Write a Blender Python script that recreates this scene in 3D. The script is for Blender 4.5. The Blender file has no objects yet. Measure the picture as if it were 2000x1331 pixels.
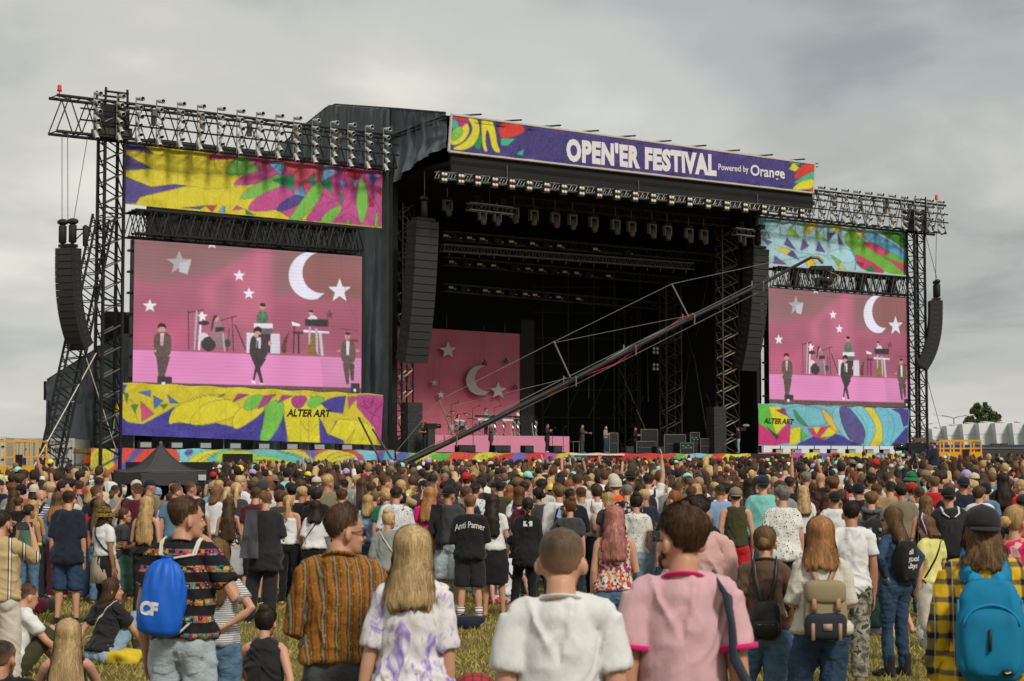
import bpy,math,random
import numpy as np
from mathutils import Vector,Matrix,noise as mnoise
from mathutils.bvhtree import BVHTree
SC=bpy.context.scene
COL=SC.collection
rnd=random.Random(7)

# --- camera, sky, sun, exposure
CAMZ=2.0
FPX=3650.0
PITCH=math.atan(245.0/FPX)
cam_d=bpy.data.cameras.new('camera')
cam_d.sensor_width=36.0
cam_d.lens=FPX/2000.0*36.0
cam_d.clip_start=0.1
cam_d.clip_end=6000.0
cam_d.dof.use_dof=True
cam_d.dof.focus_distance=28.0
cam_d.dof.aperture_fstop=7.1
cam=bpy.data.objects.new('camera',cam_d)
COL.objects.link(cam)
cam.location=(0,0,CAMZ)
cam.rotation_euler=(math.pi/2+PITCH,0,0)
SC.camera=cam
SUN_EL,SUN_AZ=math.radians(41),math.radians(148)
world=bpy.data.worlds.new('World')
SC.world=world
world.use_nodes=True
wn,wl=world.node_tree.nodes,world.node_tree.links
wn.clear()
w_out=wn.new('ShaderNodeOutputWorld')
w_bg=wn.new('ShaderNodeBackground')
w_bg.inputs['Strength'].default_value=0.1
w_sky=wn.new('ShaderNodeTexSky')
w_sky.sky_type='NISHITA'
w_sky.sun_disc=False
w_sky.sun_elevation=SUN_EL
w_sky.sun_rotation=SUN_AZ
w_sky.air_density=1.2
w_sky.dust_density=2.0
w_tc=wn.new('ShaderNodeTexCoord')
w_sep=wn.new('ShaderNodeSeparateXYZ')
wl.new(w_tc.outputs['Generated'],w_sep.inputs[0])
def w_math(op,a,b,c=None):
 n=wn.new('ShaderNodeMath')
 n.operation=op
 for i,v in enumerate((a,b,c)):
  if v is None:
   continue
  if hasattr(v,'is_linked'):
   wl.new(v,n.inputs[i])
  else:
   n.inputs[i].default_value=v
 return n.outputs[0]
w_h=w_math('ADD',w_math('MAXIMUM',w_sep.outputs['Z'],0.0),0.12)
w_comb=wn.new('ShaderNodeCombineXYZ')
wl.new(w_math('DIVIDE',w_sep.outputs['X'],w_h),w_comb.inputs[0])
wl.new(w_math('DIVIDE',w_sep.outputs['Y'],w_h),w_comb.inputs[1])
def w_noise(scale,detail,rough,offs,sx=1.0,sy=1.0,dist=0.0):
 m=wn.new('ShaderNodeMapping')
 m.inputs['Location'].default_value=offs
 m.inputs['Scale'].default_value=(sx,sy,1)
 wl.new(w_comb.outputs[0],m.inputs[0])
 n=wn.new('ShaderNodeTexNoise')
 n.inputs['Scale'].default_value=scale
 n.inputs['Detail'].default_value=detail
 n.inputs['Roughness'].default_value=rough
 n.inputs['Distortion'].default_value=dist
 wl.new(m.outputs[0],n.inputs['Vector'])
 return n.outputs['Fac']
def w_ramp(fac,stops,smooth=True):
 r=wn.new('ShaderNodeValToRGB')
 r.color_ramp.interpolation='EASE' if smooth else 'LINEAR'
 e=r.color_ramp.elements
 while len(e)<len(stops):
  e.new(0.5)
 for el,(p,c)in zip(e,stops):
  el.position=p
  el.color=tuple(c)+(1,)if not isinstance(c,float)else(c,c,c,1)
 wl.new(fac,r.inputs[0])
 return r.outputs[0]
def w_mix(fac,a,b):
 m=wn.new('ShaderNodeMix')
 m.data_type='RGBA'
 if hasattr(fac,'is_linked'):
  wl.new(fac,m.inputs[0])
 else:
  m.inputs[0].default_value=fac
 for i,v in((6,a),(7,b)):
  if hasattr(v,'is_linked'):
   wl.new(v,m.inputs[i])
  else:
   m.inputs[i].default_value=tuple(v)+(1,)
 return m.outputs[2]
cl_big=w_noise(0.62,5.0,0.5,(3.3,1.9,0),1.0,0.8,0.35)
cl_fine=w_noise(1.7,8.0,0.55,(0.4,7.1,0),1.0,0.7,0.4)
cl_val=w_math('ADD',w_math('MULTIPLY',cl_big,0.64),w_math('MULTIPLY',cl_fine,0.40))
cloud_col=w_ramp(cl_val,[(0.37,(3.0,3.2,3.2)),(0.455,(4.15,4.32,4.18)),(0.56,(5.4,5.42,5.05)),(0.68,(7.1,6.9,6.3))])
low_band=w_ramp(w_sep.outputs['Z'],[(0.0,(6.2,5.75,5.2)),(0.09,(5.4,5.5,5.3))])
horizon_f=w_ramp(w_sep.outputs['Z'],[(0.0,0.55),(0.11,0.0)])
cloud_all=w_mix(horizon_f,cloud_col,low_band)
cover=w_ramp(w_noise(0.9,4.0,0.5,(9.2,4.4,0),1,1,0.2),[(0.3,0.86),(0.5,1.0)])
wl.new(w_mix(cover,w_sky.outputs[0],cloud_all),w_bg.inputs['Color'])
wl.new(w_bg.outputs[0],w_out.inputs['Surface'])
sun_d=bpy.data.lights.new('sun','SUN')
sun_d.energy=2.4
sun_d.angle=math.radians(11)
sun_d.color=(1.0,0.93,0.82)
sun=bpy.data.objects.new('sun',sun_d)
COL.objects.link(sun)
_sd=Vector((math.sin(SUN_AZ)*math.cos(SUN_EL),math.cos(SUN_AZ)*math.cos(SUN_EL),math.sin(SUN_EL)))
sun.rotation_euler=(-_sd).to_track_quat('-Z','Y').to_euler()
sun.location=(30,-30,40)
SC.view_settings.view_transform='Standard'
SC.view_settings.look='None'
SC.view_settings.exposure=0.16
SC.view_settings.gamma=1.0
SC.view_settings.use_curve_mapping=False
SC.render.engine='CYCLES'
SC.cycles.max_bounces=5
SC.cycles.diffuse_bounces=2
SC.cycles.glossy_bounces=2
SC.cycles.transparent_max_bounces=6
SC.cycles.use_adaptive_sampling=True
SC.cycles.use_denoising=True

# --- helpers
def srgb(r,g,b):
 f=lambda c:(c/255/12.92)if c/255<=0.04045 else((c/255+0.055)/1.055)**2.4
 return(f(r),f(g),f(b))
def hx(s):
 return srgb(int(s[0:2],16),int(s[2:4],16),int(s[4:6],16))
class NT:
 """small node-graph builder"""
 def __init__(self,name):
  self.m=bpy.data.materials.new(name)
  self.m.use_nodes=True
  self.n,self.l=self.m.node_tree.nodes,self.m.node_tree.links
  self.bsdf=self.n['Principled BSDF']
  self._co=None
 def co(self,kind='Object'):
  t=self.n.new('ShaderNodeTexCoord')
  return t.outputs[kind]
 def put(self,sock,v):
  if hasattr(v,'is_linked'):
   self.l.new(v,sock)
  else:
   if isinstance(v,(tuple,list))and len(v)==3 and sock.type=='RGBA':
    v=tuple(v)+(1,)
   sock.default_value=v
 def mapping(self,vec,scale=(1,1,1),loc=(0,0,0),rot=(0,0,0)):
  m=self.n.new('ShaderNodeMapping')
  m.inputs['Scale'].default_value=scale
  m.inputs['Location'].default_value=loc
  m.inputs['Rotation'].default_value=rot
  self.l.new(vec,m.inputs[0])
  return m.outputs[0]
 def noise(self,vec,scale,detail=3,rough=0.5,dist=0.0,out='Fac'):
  n=self.n.new('ShaderNodeTexNoise')
  n.inputs['Scale'].default_value=scale
  n.inputs['Detail'].default_value=detail
  n.inputs['Roughness'].default_value=rough
  n.inputs['Distortion'].default_value=dist
  self.l.new(vec,n.inputs['Vector'])
  return n.outputs[out]
 def voro(self,vec,scale,feature='F1',out='Distance',rand=1.0):
  n=self.n.new('ShaderNodeTexVoronoi')
  n.feature=feature
  n.inputs['Scale'].default_value=scale
  n.inputs['Randomness'].default_value=rand
  self.l.new(vec,n.inputs['Vector'])
  return n.outputs[out]
 def math(self,op,a,b=0.0,c=None):
  n=self.n.new('ShaderNodeMath')
  n.operation=op
  self.put(n.inputs[0],a)
  self.put(n.inputs[1],b)
  if c is not None:
   self.put(n.inputs[2],c)
  return n.outputs[0]
 def sep(self,vec):
  n=self.n.new('ShaderNodeSeparateXYZ')
  self.l.new(vec,n.inputs[0])
  return n.outputs
 def ramp(self,fac,stops,interp='LINEAR'):
  r=self.n.new('ShaderNodeValToRGB')
  r.color_ramp.interpolation=interp
  e=r.color_ramp.elements
  while len(e)<len(stops):
   e.new(0.5)
  for el,(p,c)in zip(e,stops):
   el.position=p
   el.color=(c,c,c,1)if isinstance(c,(int,float))else tuple(c)+(1,)
  self.put(r.inputs[0],fac)
  return r.outputs[0]
 def mix(self,fac,a,b,blend='MIX'):
  m=self.n.new('ShaderNodeMix')
  m.data_type='RGBA'
  m.blend_type=blend
  self.put(m.inputs[0],fac)
  self.put(m.inputs[6],a)
  self.put(m.inputs[7],b)
  return m.outputs[2]
 def bump(self,h,strength=0.3,dist=0.01):
  b=self.n.new('ShaderNodeBump')
  b.inputs['Strength'].default_value=strength
  b.inputs['Distance'].default_value=dist
  self.put(b.inputs['Height'],h)
  self.l.new(b.outputs[0],self.bsdf.inputs['Normal'])
 def set(self,**kw):
  names=dict(color='Base Color',rough='Roughness',metal='Metallic',spec='Specular IOR Level',emit='Emission Color',
     estr='Emission Strength',sheen='Sheen Weight',alpha='Alpha',trans='Transmission Weight',coat='Coat Weight',sss='Subsurface Weight')
  for k,v in kw.items():
   self.put(self.bsdf.inputs[names[k]],v)
  return self.m
MATS={}
def mat(key,fn):
 if key not in MATS:
  MATS[key]=fn()
 return MATS[key]
def plain(name,col,rough=0.6,metal=0.0,vary=0.12,scale=3.0,spec=0.4):
 def f():
  t=NT(name)
  v=t.noise(t.co(),scale,4,0.6)
  c=t.mix(v,tuple(x*(1-vary)for x in col),tuple(min(1,x*(1+vary))for x in col))
  r=t.ramp(v,[(0.3,max(0.05,rough-0.1)),(0.7,min(1,rough+0.1))])
  return t.set(color=c,rough=r,metal=metal,spec=spec)
 return mat(('plain',name),f)
def attr_mat(name,rough=0.6,emit=0.0,weave=True,spec=0.3):
 """flat print carried by the mesh's colour attribute 'print'"""
 def f():
  t=NT(name)
  a=t.n.new('ShaderNodeAttribute')
  a.attribute_name='print'
  c=a.outputs['Color']
  if weave:
   v=t.noise(t.co(),14.0,5,0.7)
   c=t.mix(t.ramp(v,[(0.35,0.0),(0.75,0.05)]),c,(0.85,0.82,0.8))
   t.bump(t.math('ADD',t.noise(t.mapping(t.co(),(1.6,1.6,0.9),rot=(0,0.6,0)),1.5,4,0.6,0.8),t.noise(t.mapping(t.co(),(3,3,0.6)),1.6,4,0.6)),0.6,0.16)
  if emit:
   z=t.sep(t.co())['Z']
   ln=t.math('FRACT',t.math('MULTIPLY',z,5.2))
   lum=t.ramp(ln,[(0.0,0.86),(0.18,1.0),(0.85,1.0),(1.0,0.86)])
   c2=t.mix(1.0,c,lum,'MULTIPLY')
   return t.set(color=(0.02,0.02,0.02),rough=0.5,emit=c2,estr=emit,spec=0.15)
  return t.set(color=c,rough=rough,spec=spec)
 return mat(('attr',name),f)
def tag(o,label=None,cat=None,group=None,kind=None):
 if label:
  o['label']=label
 if cat:
  o['category']=cat
 if group:
  o['group']=group
 if kind:
  o['kind']=kind
 return o
def empty(name,loc=(0,0,0),rz=0.0,label=None,cat=None,group=None):
 o=bpy.data.objects.new(name,None)
 o.empty_display_size=0.2
 COL.objects.link(o)
 o.location=loc
 o.rotation_euler=(0,0,rz)
 return tag(o,label,cat,group)
def link_mesh(name,me,m=None,parent=None):
 o=bpy.data.objects.new(name,me)
 COL.objects.link(o)
 if parent is not None:
  o.parent=parent
 if m is not None:
  if len(me.materials)==0:
   me.materials.append(m)
  elif me.materials[0]!=m:
   o.material_slots[0].link='OBJECT'
   o.material_slots[0].material=m
 return o
def copy_tree(o,parent=None):
 c=o.copy()
 COL.objects.link(c)
 if parent is not None:
  c.parent=parent
 for ch in list(o.children):
  copy_tree(ch,c)
 return c
def np_mesh(name,V,F,smooth=True):
 me=bpy.data.meshes.new(name)
 me.from_pydata([tuple(v)for v in np.asarray(V).tolist()],[],[tuple(f)for f in F])
 if smooth:
  me.shade_smooth()
 return me
def frames(P,ref):
 P=np.asarray(P,float)
 T=np.gradient(P,axis=0)
 T/=np.linalg.norm(T,axis=1)[:,None]+1e-12
 r=np.asarray(ref,float)
 if abs(T[0]@r)>0.9:
  r=np.array((0,0,1.0))if abs(T[0][2])<0.9 else np.array((1.0,0,0))
 s=np.cross(T[0],r)
 s/=np.linalg.norm(s)
 S=[s]
 for i in range(1,len(P)):
  s=S[-1]-T[i]*(S[-1]@T[i])
  s/=np.linalg.norm(s)+1e-12
  S.append(s)
 S=np.array(S)
 return T,S,np.cross(S,T)
def tube(P,R,n=10,ref=(0,1,0),cap=0.6):
 """closed tapered tube through the points P; R is a radius or (rx, ry) for each point"""
 P=np.asarray(P,float)
 R=np.asarray(R,float)
 if R.ndim==1:
  R=np.stack([R,R],1)
 T,S,U=frames(P,ref)
 a=np.linspace(0,2*math.pi,n,endpoint=False)
 V=P[:,None]+S[:,None]*(np.cos(a)[None,:,None]*R[:,0,None,None])+U[:,None]*(np.sin(a)[None,:,None]*R[:,1,None,None])
 k=len(P)
 V=V.reshape(-1,3)
 F=[]
 for i in range(k-1):
  for j in range(n):
   j2=(j+1)%n
   F.append((i*n+j,i*n+j2,(i+1)*n+j2,(i+1)*n+j))
 c0,c1=len(V),len(V)+1
 V=np.vstack([V,P[0]-T[0]*R[0].min()*cap,P[-1]+T[-1]*R[-1].min()*cap])
 for j in range(n):
  j2=(j+1)%n
  F.append((j2,j,c0))
  F.append(((k-1)*n+j,(k-1)*n+j2,c1))
 return V,F
def ball(c,r,nu=12,nv=8,rot=None):
 r=np.asarray((r,r,r)if np.isscalar(r)else r,float)
 V,F=[],[]
 for i in range(1,nv):
  th=math.pi*i/nv
  for j in range(nu):
   ph=2*math.pi*j/nu
   V.append((math.sin(th)*math.cos(ph),math.sin(th)*math.sin(ph),math.cos(th)))
 V.append((0,0,1))
 V.append((0,0,-1))
 for i in range(nv-2):
  for j in range(nu):
   j2=(j+1)%nu
   F.append((i*nu+j,(i+1)*nu+j,(i+1)*nu+j2,i*nu+j2))
 t,b=len(V)-2,len(V)-1
 for j in range(nu):
  j2=(j+1)%nu
  F.append((j,j2,t))
  F.append(((nv-2)*nu+j2,(nv-2)*nu+j,b))
 V=np.array(V)*r
 if rot is not None:
  V=V@np.asarray(rot).T
 return V+np.asarray(c,float),F
class MB:
 def __init__(self):
  self.V,self.F,self.n=[],[],0
 def add(self,VF):
  V,F=VF
  self.V.append(np.asarray(V,float).reshape(-1,3))
  n=self.n
  self.F.extend(tuple(i+n for i in f)for f in F)
  self.n+=len(self.V[-1])
  return self
 def box(self,c,s,M=None):
  x,y,z=s[0]/2,s[1]/2,s[2]/2
  V=np.array([(-x,-y,-z),(x,-y,-z),(x,y,-z),(-x,y,-z),(-x,-y,z),(x,-y,z),(x,y,z),(-x,y,z)])
  if M is not None:
   V=V@np.asarray(M).T
  return self.add((V+np.asarray(c,float),[(0,3,2,1),(4,5,6,7),(0,1,5,4),(1,2,6,5),(2,3,7,6),(3,0,4,7)]))
 def bar(self,p,q,r,n=4):
  return self.add(tube([p,q],[r,r],n,cap=0.0))
 def path(self,P,r,n=6):
  return self.add(tube(P,[r]*len(P)if np.isscalar(r)else r,n,cap=0.2))
 def prism(self,poly,y0,y1):
  """polygon in x,z pushed from y0 to y1"""
  k=len(poly)
  V=[(x,y0,z)for x,z in poly]+[(x,y1,z)for x,z in poly]
  F=[tuple(range(k)),tuple(range(2*k-1,k-1,-1))]
  for i in range(k):
   j=(i+1)%k
   F.append((j,i,k+i,k+j))
  return self.add((V,F))
 def mesh(self,name,smooth=False):
  V=np.vstack(self.V)if self.V else np.zeros((0,3))
  return np_mesh(name,V,self.F,smooth)
 def build(self,name,m,parent=None,smooth=False):
  return link_mesh(name,self.mesh(name,smooth),m,parent)
def rot(ax,ang):
 return np.array(Matrix.Rotation(ang,3,ax))
def lathe(prof,n=16):
 """prof: (radius, z) pairs, closed at the axis if radius 0"""
 V,F=[],[]
 for r,z in prof:
  for j in range(n):
   a=2*math.pi*j/n
   V.append((r*math.cos(a),r*math.sin(a),z))
 for i in range(len(prof)-1):
  for j in range(n):
   j2=(j+1)%n
   F.append((i*n+j,i*n+j2,(i+1)*n+j2,(i+1)*n+j))
 return V,F
def vnoise(P,seed=0):
 """value noise, P (n,3) -> 0..1"""
 P=np.asarray(P,float)+seed*17.31
 i=np.floor(P).astype(np.int64)
 f=P-i
 f=f*f*(3-2*f)
 def h(a,b,c):
  x=(a*374761393+b*668265263+c*2147483647+seed*974711)&0x7fffffff
  x=((x^(x>>13))*1274126177)&0x7fffffff
  return((x^(x>>16))&0xffff)/65535.0
 r=0
 for dx in(0,1):
  for dy in(0,1):
   for dz in(0,1):
    w=(f[:,0]if dx else 1-f[:,0])*(f[:,1]if dy else 1-f[:,1])*(f[:,2]if dz else 1-f[:,2])
    r=r+w*h(i[:,0]+dx,i[:,1]+dy,i[:,2]+dz)
 return r
def text_vf(s,size=1.0,bold=0.0,align='LEFT',shear=0.0,spacing=1.0,sx=1.0,cuts=0):
 """letters as flat faces in x,y"""
 c=bpy.data.curves.new('letters','FONT')
 c.body=s
 c.size=size
 c.offset=bold
 c.align_x=align
 c.shear=shear
 c.space_character=spacing
 c.resolution_u=3
 o=bpy.data.objects.new('letters',c)
 COL.objects.link(o)
 dg=bpy.context.evaluated_depsgraph_get()
 me=bpy.data.meshes.new_from_object(o.evaluated_get(dg))
 if cuts:
  import bmesh
  bm=bmesh.new()
  bm.from_mesh(me)
  bmesh.ops.triangulate(bm,faces=bm.faces[:])
  bmesh.ops.subdivide_edges(bm,edges=bm.edges[:],cuts=cuts,use_grid_fill=True)
  bm.to_mesh(me)
  bm.free()
 V=np.array([v.co[:]for v in me.vertices])if len(me.vertices)else np.zeros((0,3))
 F=[tuple(p.vertices)for p in me.polygons]
 V[:,0]*=sx
 bpy.data.objects.remove(o)
 bpy.data.curves.remove(c)
 bpy.data.meshes.remove(me)
 return V,F
_F=np.array((0,math.cos(PITCH),math.sin(PITCH)))
_U=np.array((0,-math.sin(PITCH),math.cos(PITCH)))
C0=np.array((0,0,CAMZ))
def ray(px,py):
 d=np.array((1.0,0,0))*(px-1000)/FPX+_U*(665.5-py)/FPX+_F
 return d/d[1]
def at_depth(px,py,y):
 return C0+ray(px,py)*y
ST_O=np.array((-6.9,109.5,0.0))
ST_A=np.array((0.816,0.578,0.0))
ST_A/=np.linalg.norm(ST_A)
ST_B=np.array((-ST_A[1],ST_A[0],0.0))
ST_RZ=math.atan2(ST_A[1],ST_A[0])
ST_M=Matrix.Translation(Vector(ST_O))@Matrix.Rotation(ST_RZ,4,'Z')
def SP(px,py,b):
 """where the ray of a pixel meets the upright plane b metres behind the stage front: (a, b, z)"""
 d=ray(px,py)
 t=(b-(C0-ST_O)@ST_B)/(d@ST_B)
 p=C0+d*t-ST_O
 return np.array((p@ST_A,b,p[2]))
def ST(a,b,z):
 return ST_O+ST_A*a+ST_B*b+np.array((0,0,z))
def stage_thing(name,label,cat,group=None,at=(0,0,0)):
 return empty(name,tuple(ST(*at)),ST_RZ,label,cat,group)
def ground_z(x,y):
 d=math.hypot(x,y)
 return float(np.interp(d,[0,8,16,24,32,42,60,80,100,130,400],[0,0,-0.04,-0.07,-0.04,0.02,0.20,0.36,0.52,0.72,0.72]))+0.010*max(-30,min(30,x))*min(1,max(0,(d-30)/70))*(1 if y>0 else 0)

# --- ground
M_BLACK=plain('black_steel',(0.016,0.016,0.018),0.45,0.3,0.3,2.0)
M_DARK=plain('dark_interior',(0.026,0.0265,0.027),0.9,0,0.3,0.6,spec=0.1)
M_CAB=plain('speaker_black',(0.018,0.018,0.019),0.6,0,0.25,5.0)
M_GRILLE=plain('grille_grey',(0.030,0.030,0.031),0.7,0,0.3,8.0)
M_SILVER=plain('brushed_alloy',(0.50,0.49,0.47),0.38,0.85,0.15,6.0)
M_ALU=plain('truss_alloy',(0.30,0.29,0.27),0.45,0.7,0.2,4.0)
M_TAN_LIT=plain('tan_and_gold_lit',(0.26,0.22,0.15),0.5,0.4,0.3,2.0)  # gold light on the upright trusses is put into this tan; straps share it
M_LENS=plain('lens_dark',(0.012,0.012,0.014),0.12,0,0.1,3.0,0.6)
M_WHITE=plain('white_paint',(0.66,0.66,0.64),0.5,0,0.1,2.0)
M_CREAM=plain('cream_rail',(0.50,0.46,0.40),0.5,0,0.2,2.5)
M_YELLOW=plain('lift_yellow',(0.74,0.36,0.015),0.45,0.1,0.12,2.5)
M_RED=plain('signal_red',(0.60,0.02,0.025),0.4,0,0.1,4.0)
M_CABLE=plain('steel_cable',(0.14,0.14,0.14),0.5,0.5,0.1,3.0)
M_RUBBER=plain('rubber_black',(0.014,0.014,0.014),0.75,0,0.2,8.0)
def ground_mat():
 t=NT('dry_grass_ground')
 co=t.co()
 a=t.noise(co,0.5,5,0.6)
 b=t.noise(co,9.0,6,0.7)
 c=t.noise(t.mapping(co,(1,1,1)),60.0,3,0.7)
 base=t.ramp(a,[(0.3,(0.18,0.155,0.044)),(0.5,(0.27,0.215,0.07)),(0.7,(0.38,0.30,0.12))])
 fine=t.ramp(b,[(0.3,(0.05,0.052,0.016)),(0.6,(0.17,0.13,0.046)),(0.8,(0.25,0.19,0.085))])
 col=t.mix(0.55,base,fine)
 col=t.mix(t.ramp(c,[(0.35,0.5),(0.65,0.0)]),col,(0.035,0.032,0.012))
 t.bump(t.math('ADD',b,t.math('MULTIPLY',c,0.5)),0.7,0.04)
 return t.set(color=col,rough=0.95,spec=0.1)
def build_ground():
 rs=[0.0,1.5,3]+list(np.arange(4,44,0.8))+list(np.arange(44,140,4))+[160,220,400,900,2000,4500]
 n=72
 V=[(0,0,ground_z(0,0))]
 F=[]
 for i,r in enumerate(rs[1:]):
  for j in range(n):
   a=2*math.pi*j/n
   x,y=r*math.sin(a),r*math.cos(a)
   z=ground_z(x,y)+0.03*mnoise.noise(Vector((x*0.5,y*0.5,0)))*(1 if r<60 else 0)
   V.append((x,y,z))
 for j in range(n):
  F.append((0,1+(j+1)%n,1+j))
 for i in range(len(rs)-2):
  for j in range(n):
   j2=(j+1)%n
   F.append((1+i*n+j,1+i*n+j2,1+(i+1)*n+j2,1+(i+1)*n+j))
 o=link_mesh('ground',np_mesh('ground',V,F),ground_mat())
 tag(o,kind='structure')
build_ground()
def grass_mat():
 t=NT('grass_blades')
 co=t.co()
 a=t.noise(co,1.1,4,0.6)
 b=t.noise(co,28.0,2,0.6)
 col=t.ramp(t.math('ADD',t.math('MULTIPLY',a,0.6),t.math('MULTIPLY',b,0.4)),
    [(0.3,(0.12,0.13,0.026)),(0.45,(0.27,0.235,0.055)),(0.58,(0.42,0.335,0.11)),(0.75,(0.55,0.44,0.21))])
 return t.set(color=col,rough=0.8,spec=0.15)
def build_grass():
 g=np.random.default_rng(3)
 N=150000
 y=5.0+25.0*g.random(N)**0.9
 x=(g.random(N)-0.5)*0.62*(y+2)
 keep=vnoise(np.stack([x*1.3,y*1.3,0*x],1),2)>g.random(N)*0.55
 x,y=x[keep],y[keep]
 n=len(x)
 z=np.interp(np.hypot(x,y),[0,8,16,24,32],[0,0,-0.04,-0.07,-0.02])-0.015
 az=g.random(n)*6.283
 h=(0.035+0.06*g.random(n)**2)*(0.7+0.6*vnoise(np.stack([x*0.7,y*0.7,0*x],1),5))
 w=0.006+0.006*g.random(n)
 lean=h*(0.3+1.0*g.random(n))
 la=g.random(n)*6.283
 V=np.empty((n,3,3))
 V[:,0]=np.stack([x-np.cos(az)*w,y-np.sin(az)*w,z],1)
 V[:,1]=np.stack([x+np.cos(az)*w,y+np.sin(az)*w,z],1)
 V[:,2]=np.stack([x+np.cos(la)*lean,y+np.sin(la)*lean,z+h],1)
 me=bpy.data.meshes.new('grass')
 me.vertices.add(3*n)
 me.vertices.foreach_set('co',V.reshape(-1).astype(np.float32))
 me.loops.add(3*n)
 me.loops.foreach_set('vertex_index',np.arange(3*n,dtype=np.int32))
 me.polygons.add(n)
 me.polygons.foreach_set('loop_start',np.arange(0,3*n,3,dtype=np.int32))
 me.update()
 tag(link_mesh('grass',me,grass_mat()),kind='stuff')
build_grass()

# --- cloth sheets with printed art
def poly_mask(P,poly):
 x,y=P[:,0],P[:,1]
 m=np.zeros(len(P),bool)
 k=len(poly)
 j=k-1
 for i in range(k):
  xi,yi=poly[i]
  xj,yj=poly[j]
  c=((yi>y)!=(yj>y))&(x<(xj-xi)*(y-yi)/(yj-yi+1e-12)+xi)
  m^=c
  j=i
 return m
def seg_dist(P,pts,closed=False):
 d=np.full(len(P),1e9)
 pts=list(pts)
 if closed:
  pts=pts+pts[:1]
 for(ax,ay),(bx,by)in zip(pts[:-1],pts[1:]):
  vx,vy=bx-ax,by-ay
  t=np.clip(((P[:,0]-ax)*vx+(P[:,1]-ay)*vy)/(vx*vx+vy*vy+1e-12),0,1)
  d=np.minimum(d,np.hypot(P[:,0]-ax-t*vx,P[:,1]-ay-t*vy))
 return d
def smooth_poly(pts,it=2,closed=True):
 for _ in range(it):
  q=[]
  n=len(pts)
  for i in range(n if closed else n-1):
   a,b=pts[i],pts[(i+1)%n]
   q.append((a[0]*0.75+b[0]*0.25,a[1]*0.75+b[1]*0.25))
   q.append((a[0]*0.25+b[0]*0.75,a[1]*0.25+b[1]*0.75))
  if not closed:
   q=[pts[0]]+q+[pts[-1]]
  pts=q
 return pts
def zoomed(ox,oy,k):
 return lambda pts:[(ox+x/k,oy+y/k)for x,y in pts]
ID=lambda pts:pts
LINE=(0.02,0.03,0.05)
def paint(P,art,base,grow=1.13,ink=0.55):
 """P: (n,2) photo-plane points of the sheet; art: list of layers ('f' fill, 's' smooth fill, 'l' line, 'h' hatched fill)"""
 C=np.array(base,float)if np.ndim(base)==2 else np.tile(np.array(base,float),(len(P),1))
 for L in art:
  kind,pts,col=L[0],L[1],L[2]
  w=L[3]if len(L)>3 else 0
  if kind=='s':
   c_=np.mean(np.array(pts),axis=0)
   pts=smooth_poly([tuple(c_+(np.array(p)-c_)*grow)for p in pts])
  if kind=='l':
   d=seg_dist(P,smooth_poly(pts,2,False))
   m=d<(w or 0.8)
   C[m]=col
   continue
  m=poly_mask(P,pts)
  C[m]=col
  if False:
   q=(P[:,0]*0.8+P[:,1]*0.6)
   C[m&(np.mod(q,3.4)<1.1)]=np.array(col)*0.45
  w=w or ink
  if w:
   d=seg_dist(P,pts,True)
   C[d<w]=C[d<w]*.35+np.array(LINE)*.65
 return C
def sheet(name,corners,b,step,art,base,m,parent,wrinkle=0.05,seed=1,extra=None,back=True):
 """hanging cloth between four pixel corners (tl, tr, br, bl) on the upright plane b; returns object"""
 tl,tr,br,bl=[SP(x,y,b)for x,y in corners]
 org=np.array(parent['stage_at'])if 'stage_at' in parent else np.zeros(3)
 na=max(2,int(np.linalg.norm(tr-tl)/step))
 nz=max(2,int(np.linalg.norm(bl-tl)/step))
 u,v=np.meshgrid(np.linspace(0,1,na+1),np.linspace(0,1,nz+1))
 u,v=u.ravel()[:,None],v.ravel()[:,None]
 V=(tl*(1-u)+tr*u)*(1-v)+(bl*(1-u)+br*u)*v
 W=ST_O+V[:,:1]*ST_A+V[:,1:2]*ST_B
 W[:,2]=V[:,2]
 R=W-C0
 dep=R@_F
 P2=np.stack([1000+FPX*R[:,0]/dep,665.5-FPX*(R@_U)/dep],1)
 Cc=sum(paint(P2+np.array((dx,dy))*step*16,art,base)for dx in(-0.6,0,0.6)for dy in(-0.6,0,0.6))/9
 Cc[np.mod(V[:,0]-tl[0],1.55)<0.06]*=0.86
 if wrinkle:
  q=np.stack([V[:,0]*1.4,V[:,2]*0.25,0*V[:,0]],1)
  f=vnoise(q,seed)+0.5*vnoise(q*2.3,seed+1)+0.45*vnoise(np.stack([V[:,0]*0.5+V[:,2]*0.9,V[:,2]*0.4-V[:,0]*0.2,0*V[:,0]],1),seed+2)
  edge=np.minimum(1,np.minimum(v,1-v)[:,0]*6+0.25)
  V[:,1]+=-wrinkle*2*(f-0.9)*edge
  V[:,2]-=0.03*np.sin(V[:,0]*3.1+seed)*(1-v[:,0])**6
 V=V-org
 F=[(r*(na+1)+c,(r+1)*(na+1)+c,(r+1)*(na+1)+c+1,r*(na+1)+c+1)for r in range(nz)for c in range(na)]
 me=np_mesh(name,V,F)
 ca=me.color_attributes.new('print','FLOAT_COLOR','POINT')
 ca.data.foreach_set('color',np.hstack([Cc,np.ones((len(Cc),1))]).astype(np.float32).ravel())
 o=link_mesh(name,me,m,parent)
 return o
def sheet_thing(name,label,cat,at,group=None):
 o=stage_thing(name,label,cat,group,at)
 o['stage_at']=list(at)
 return o

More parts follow.
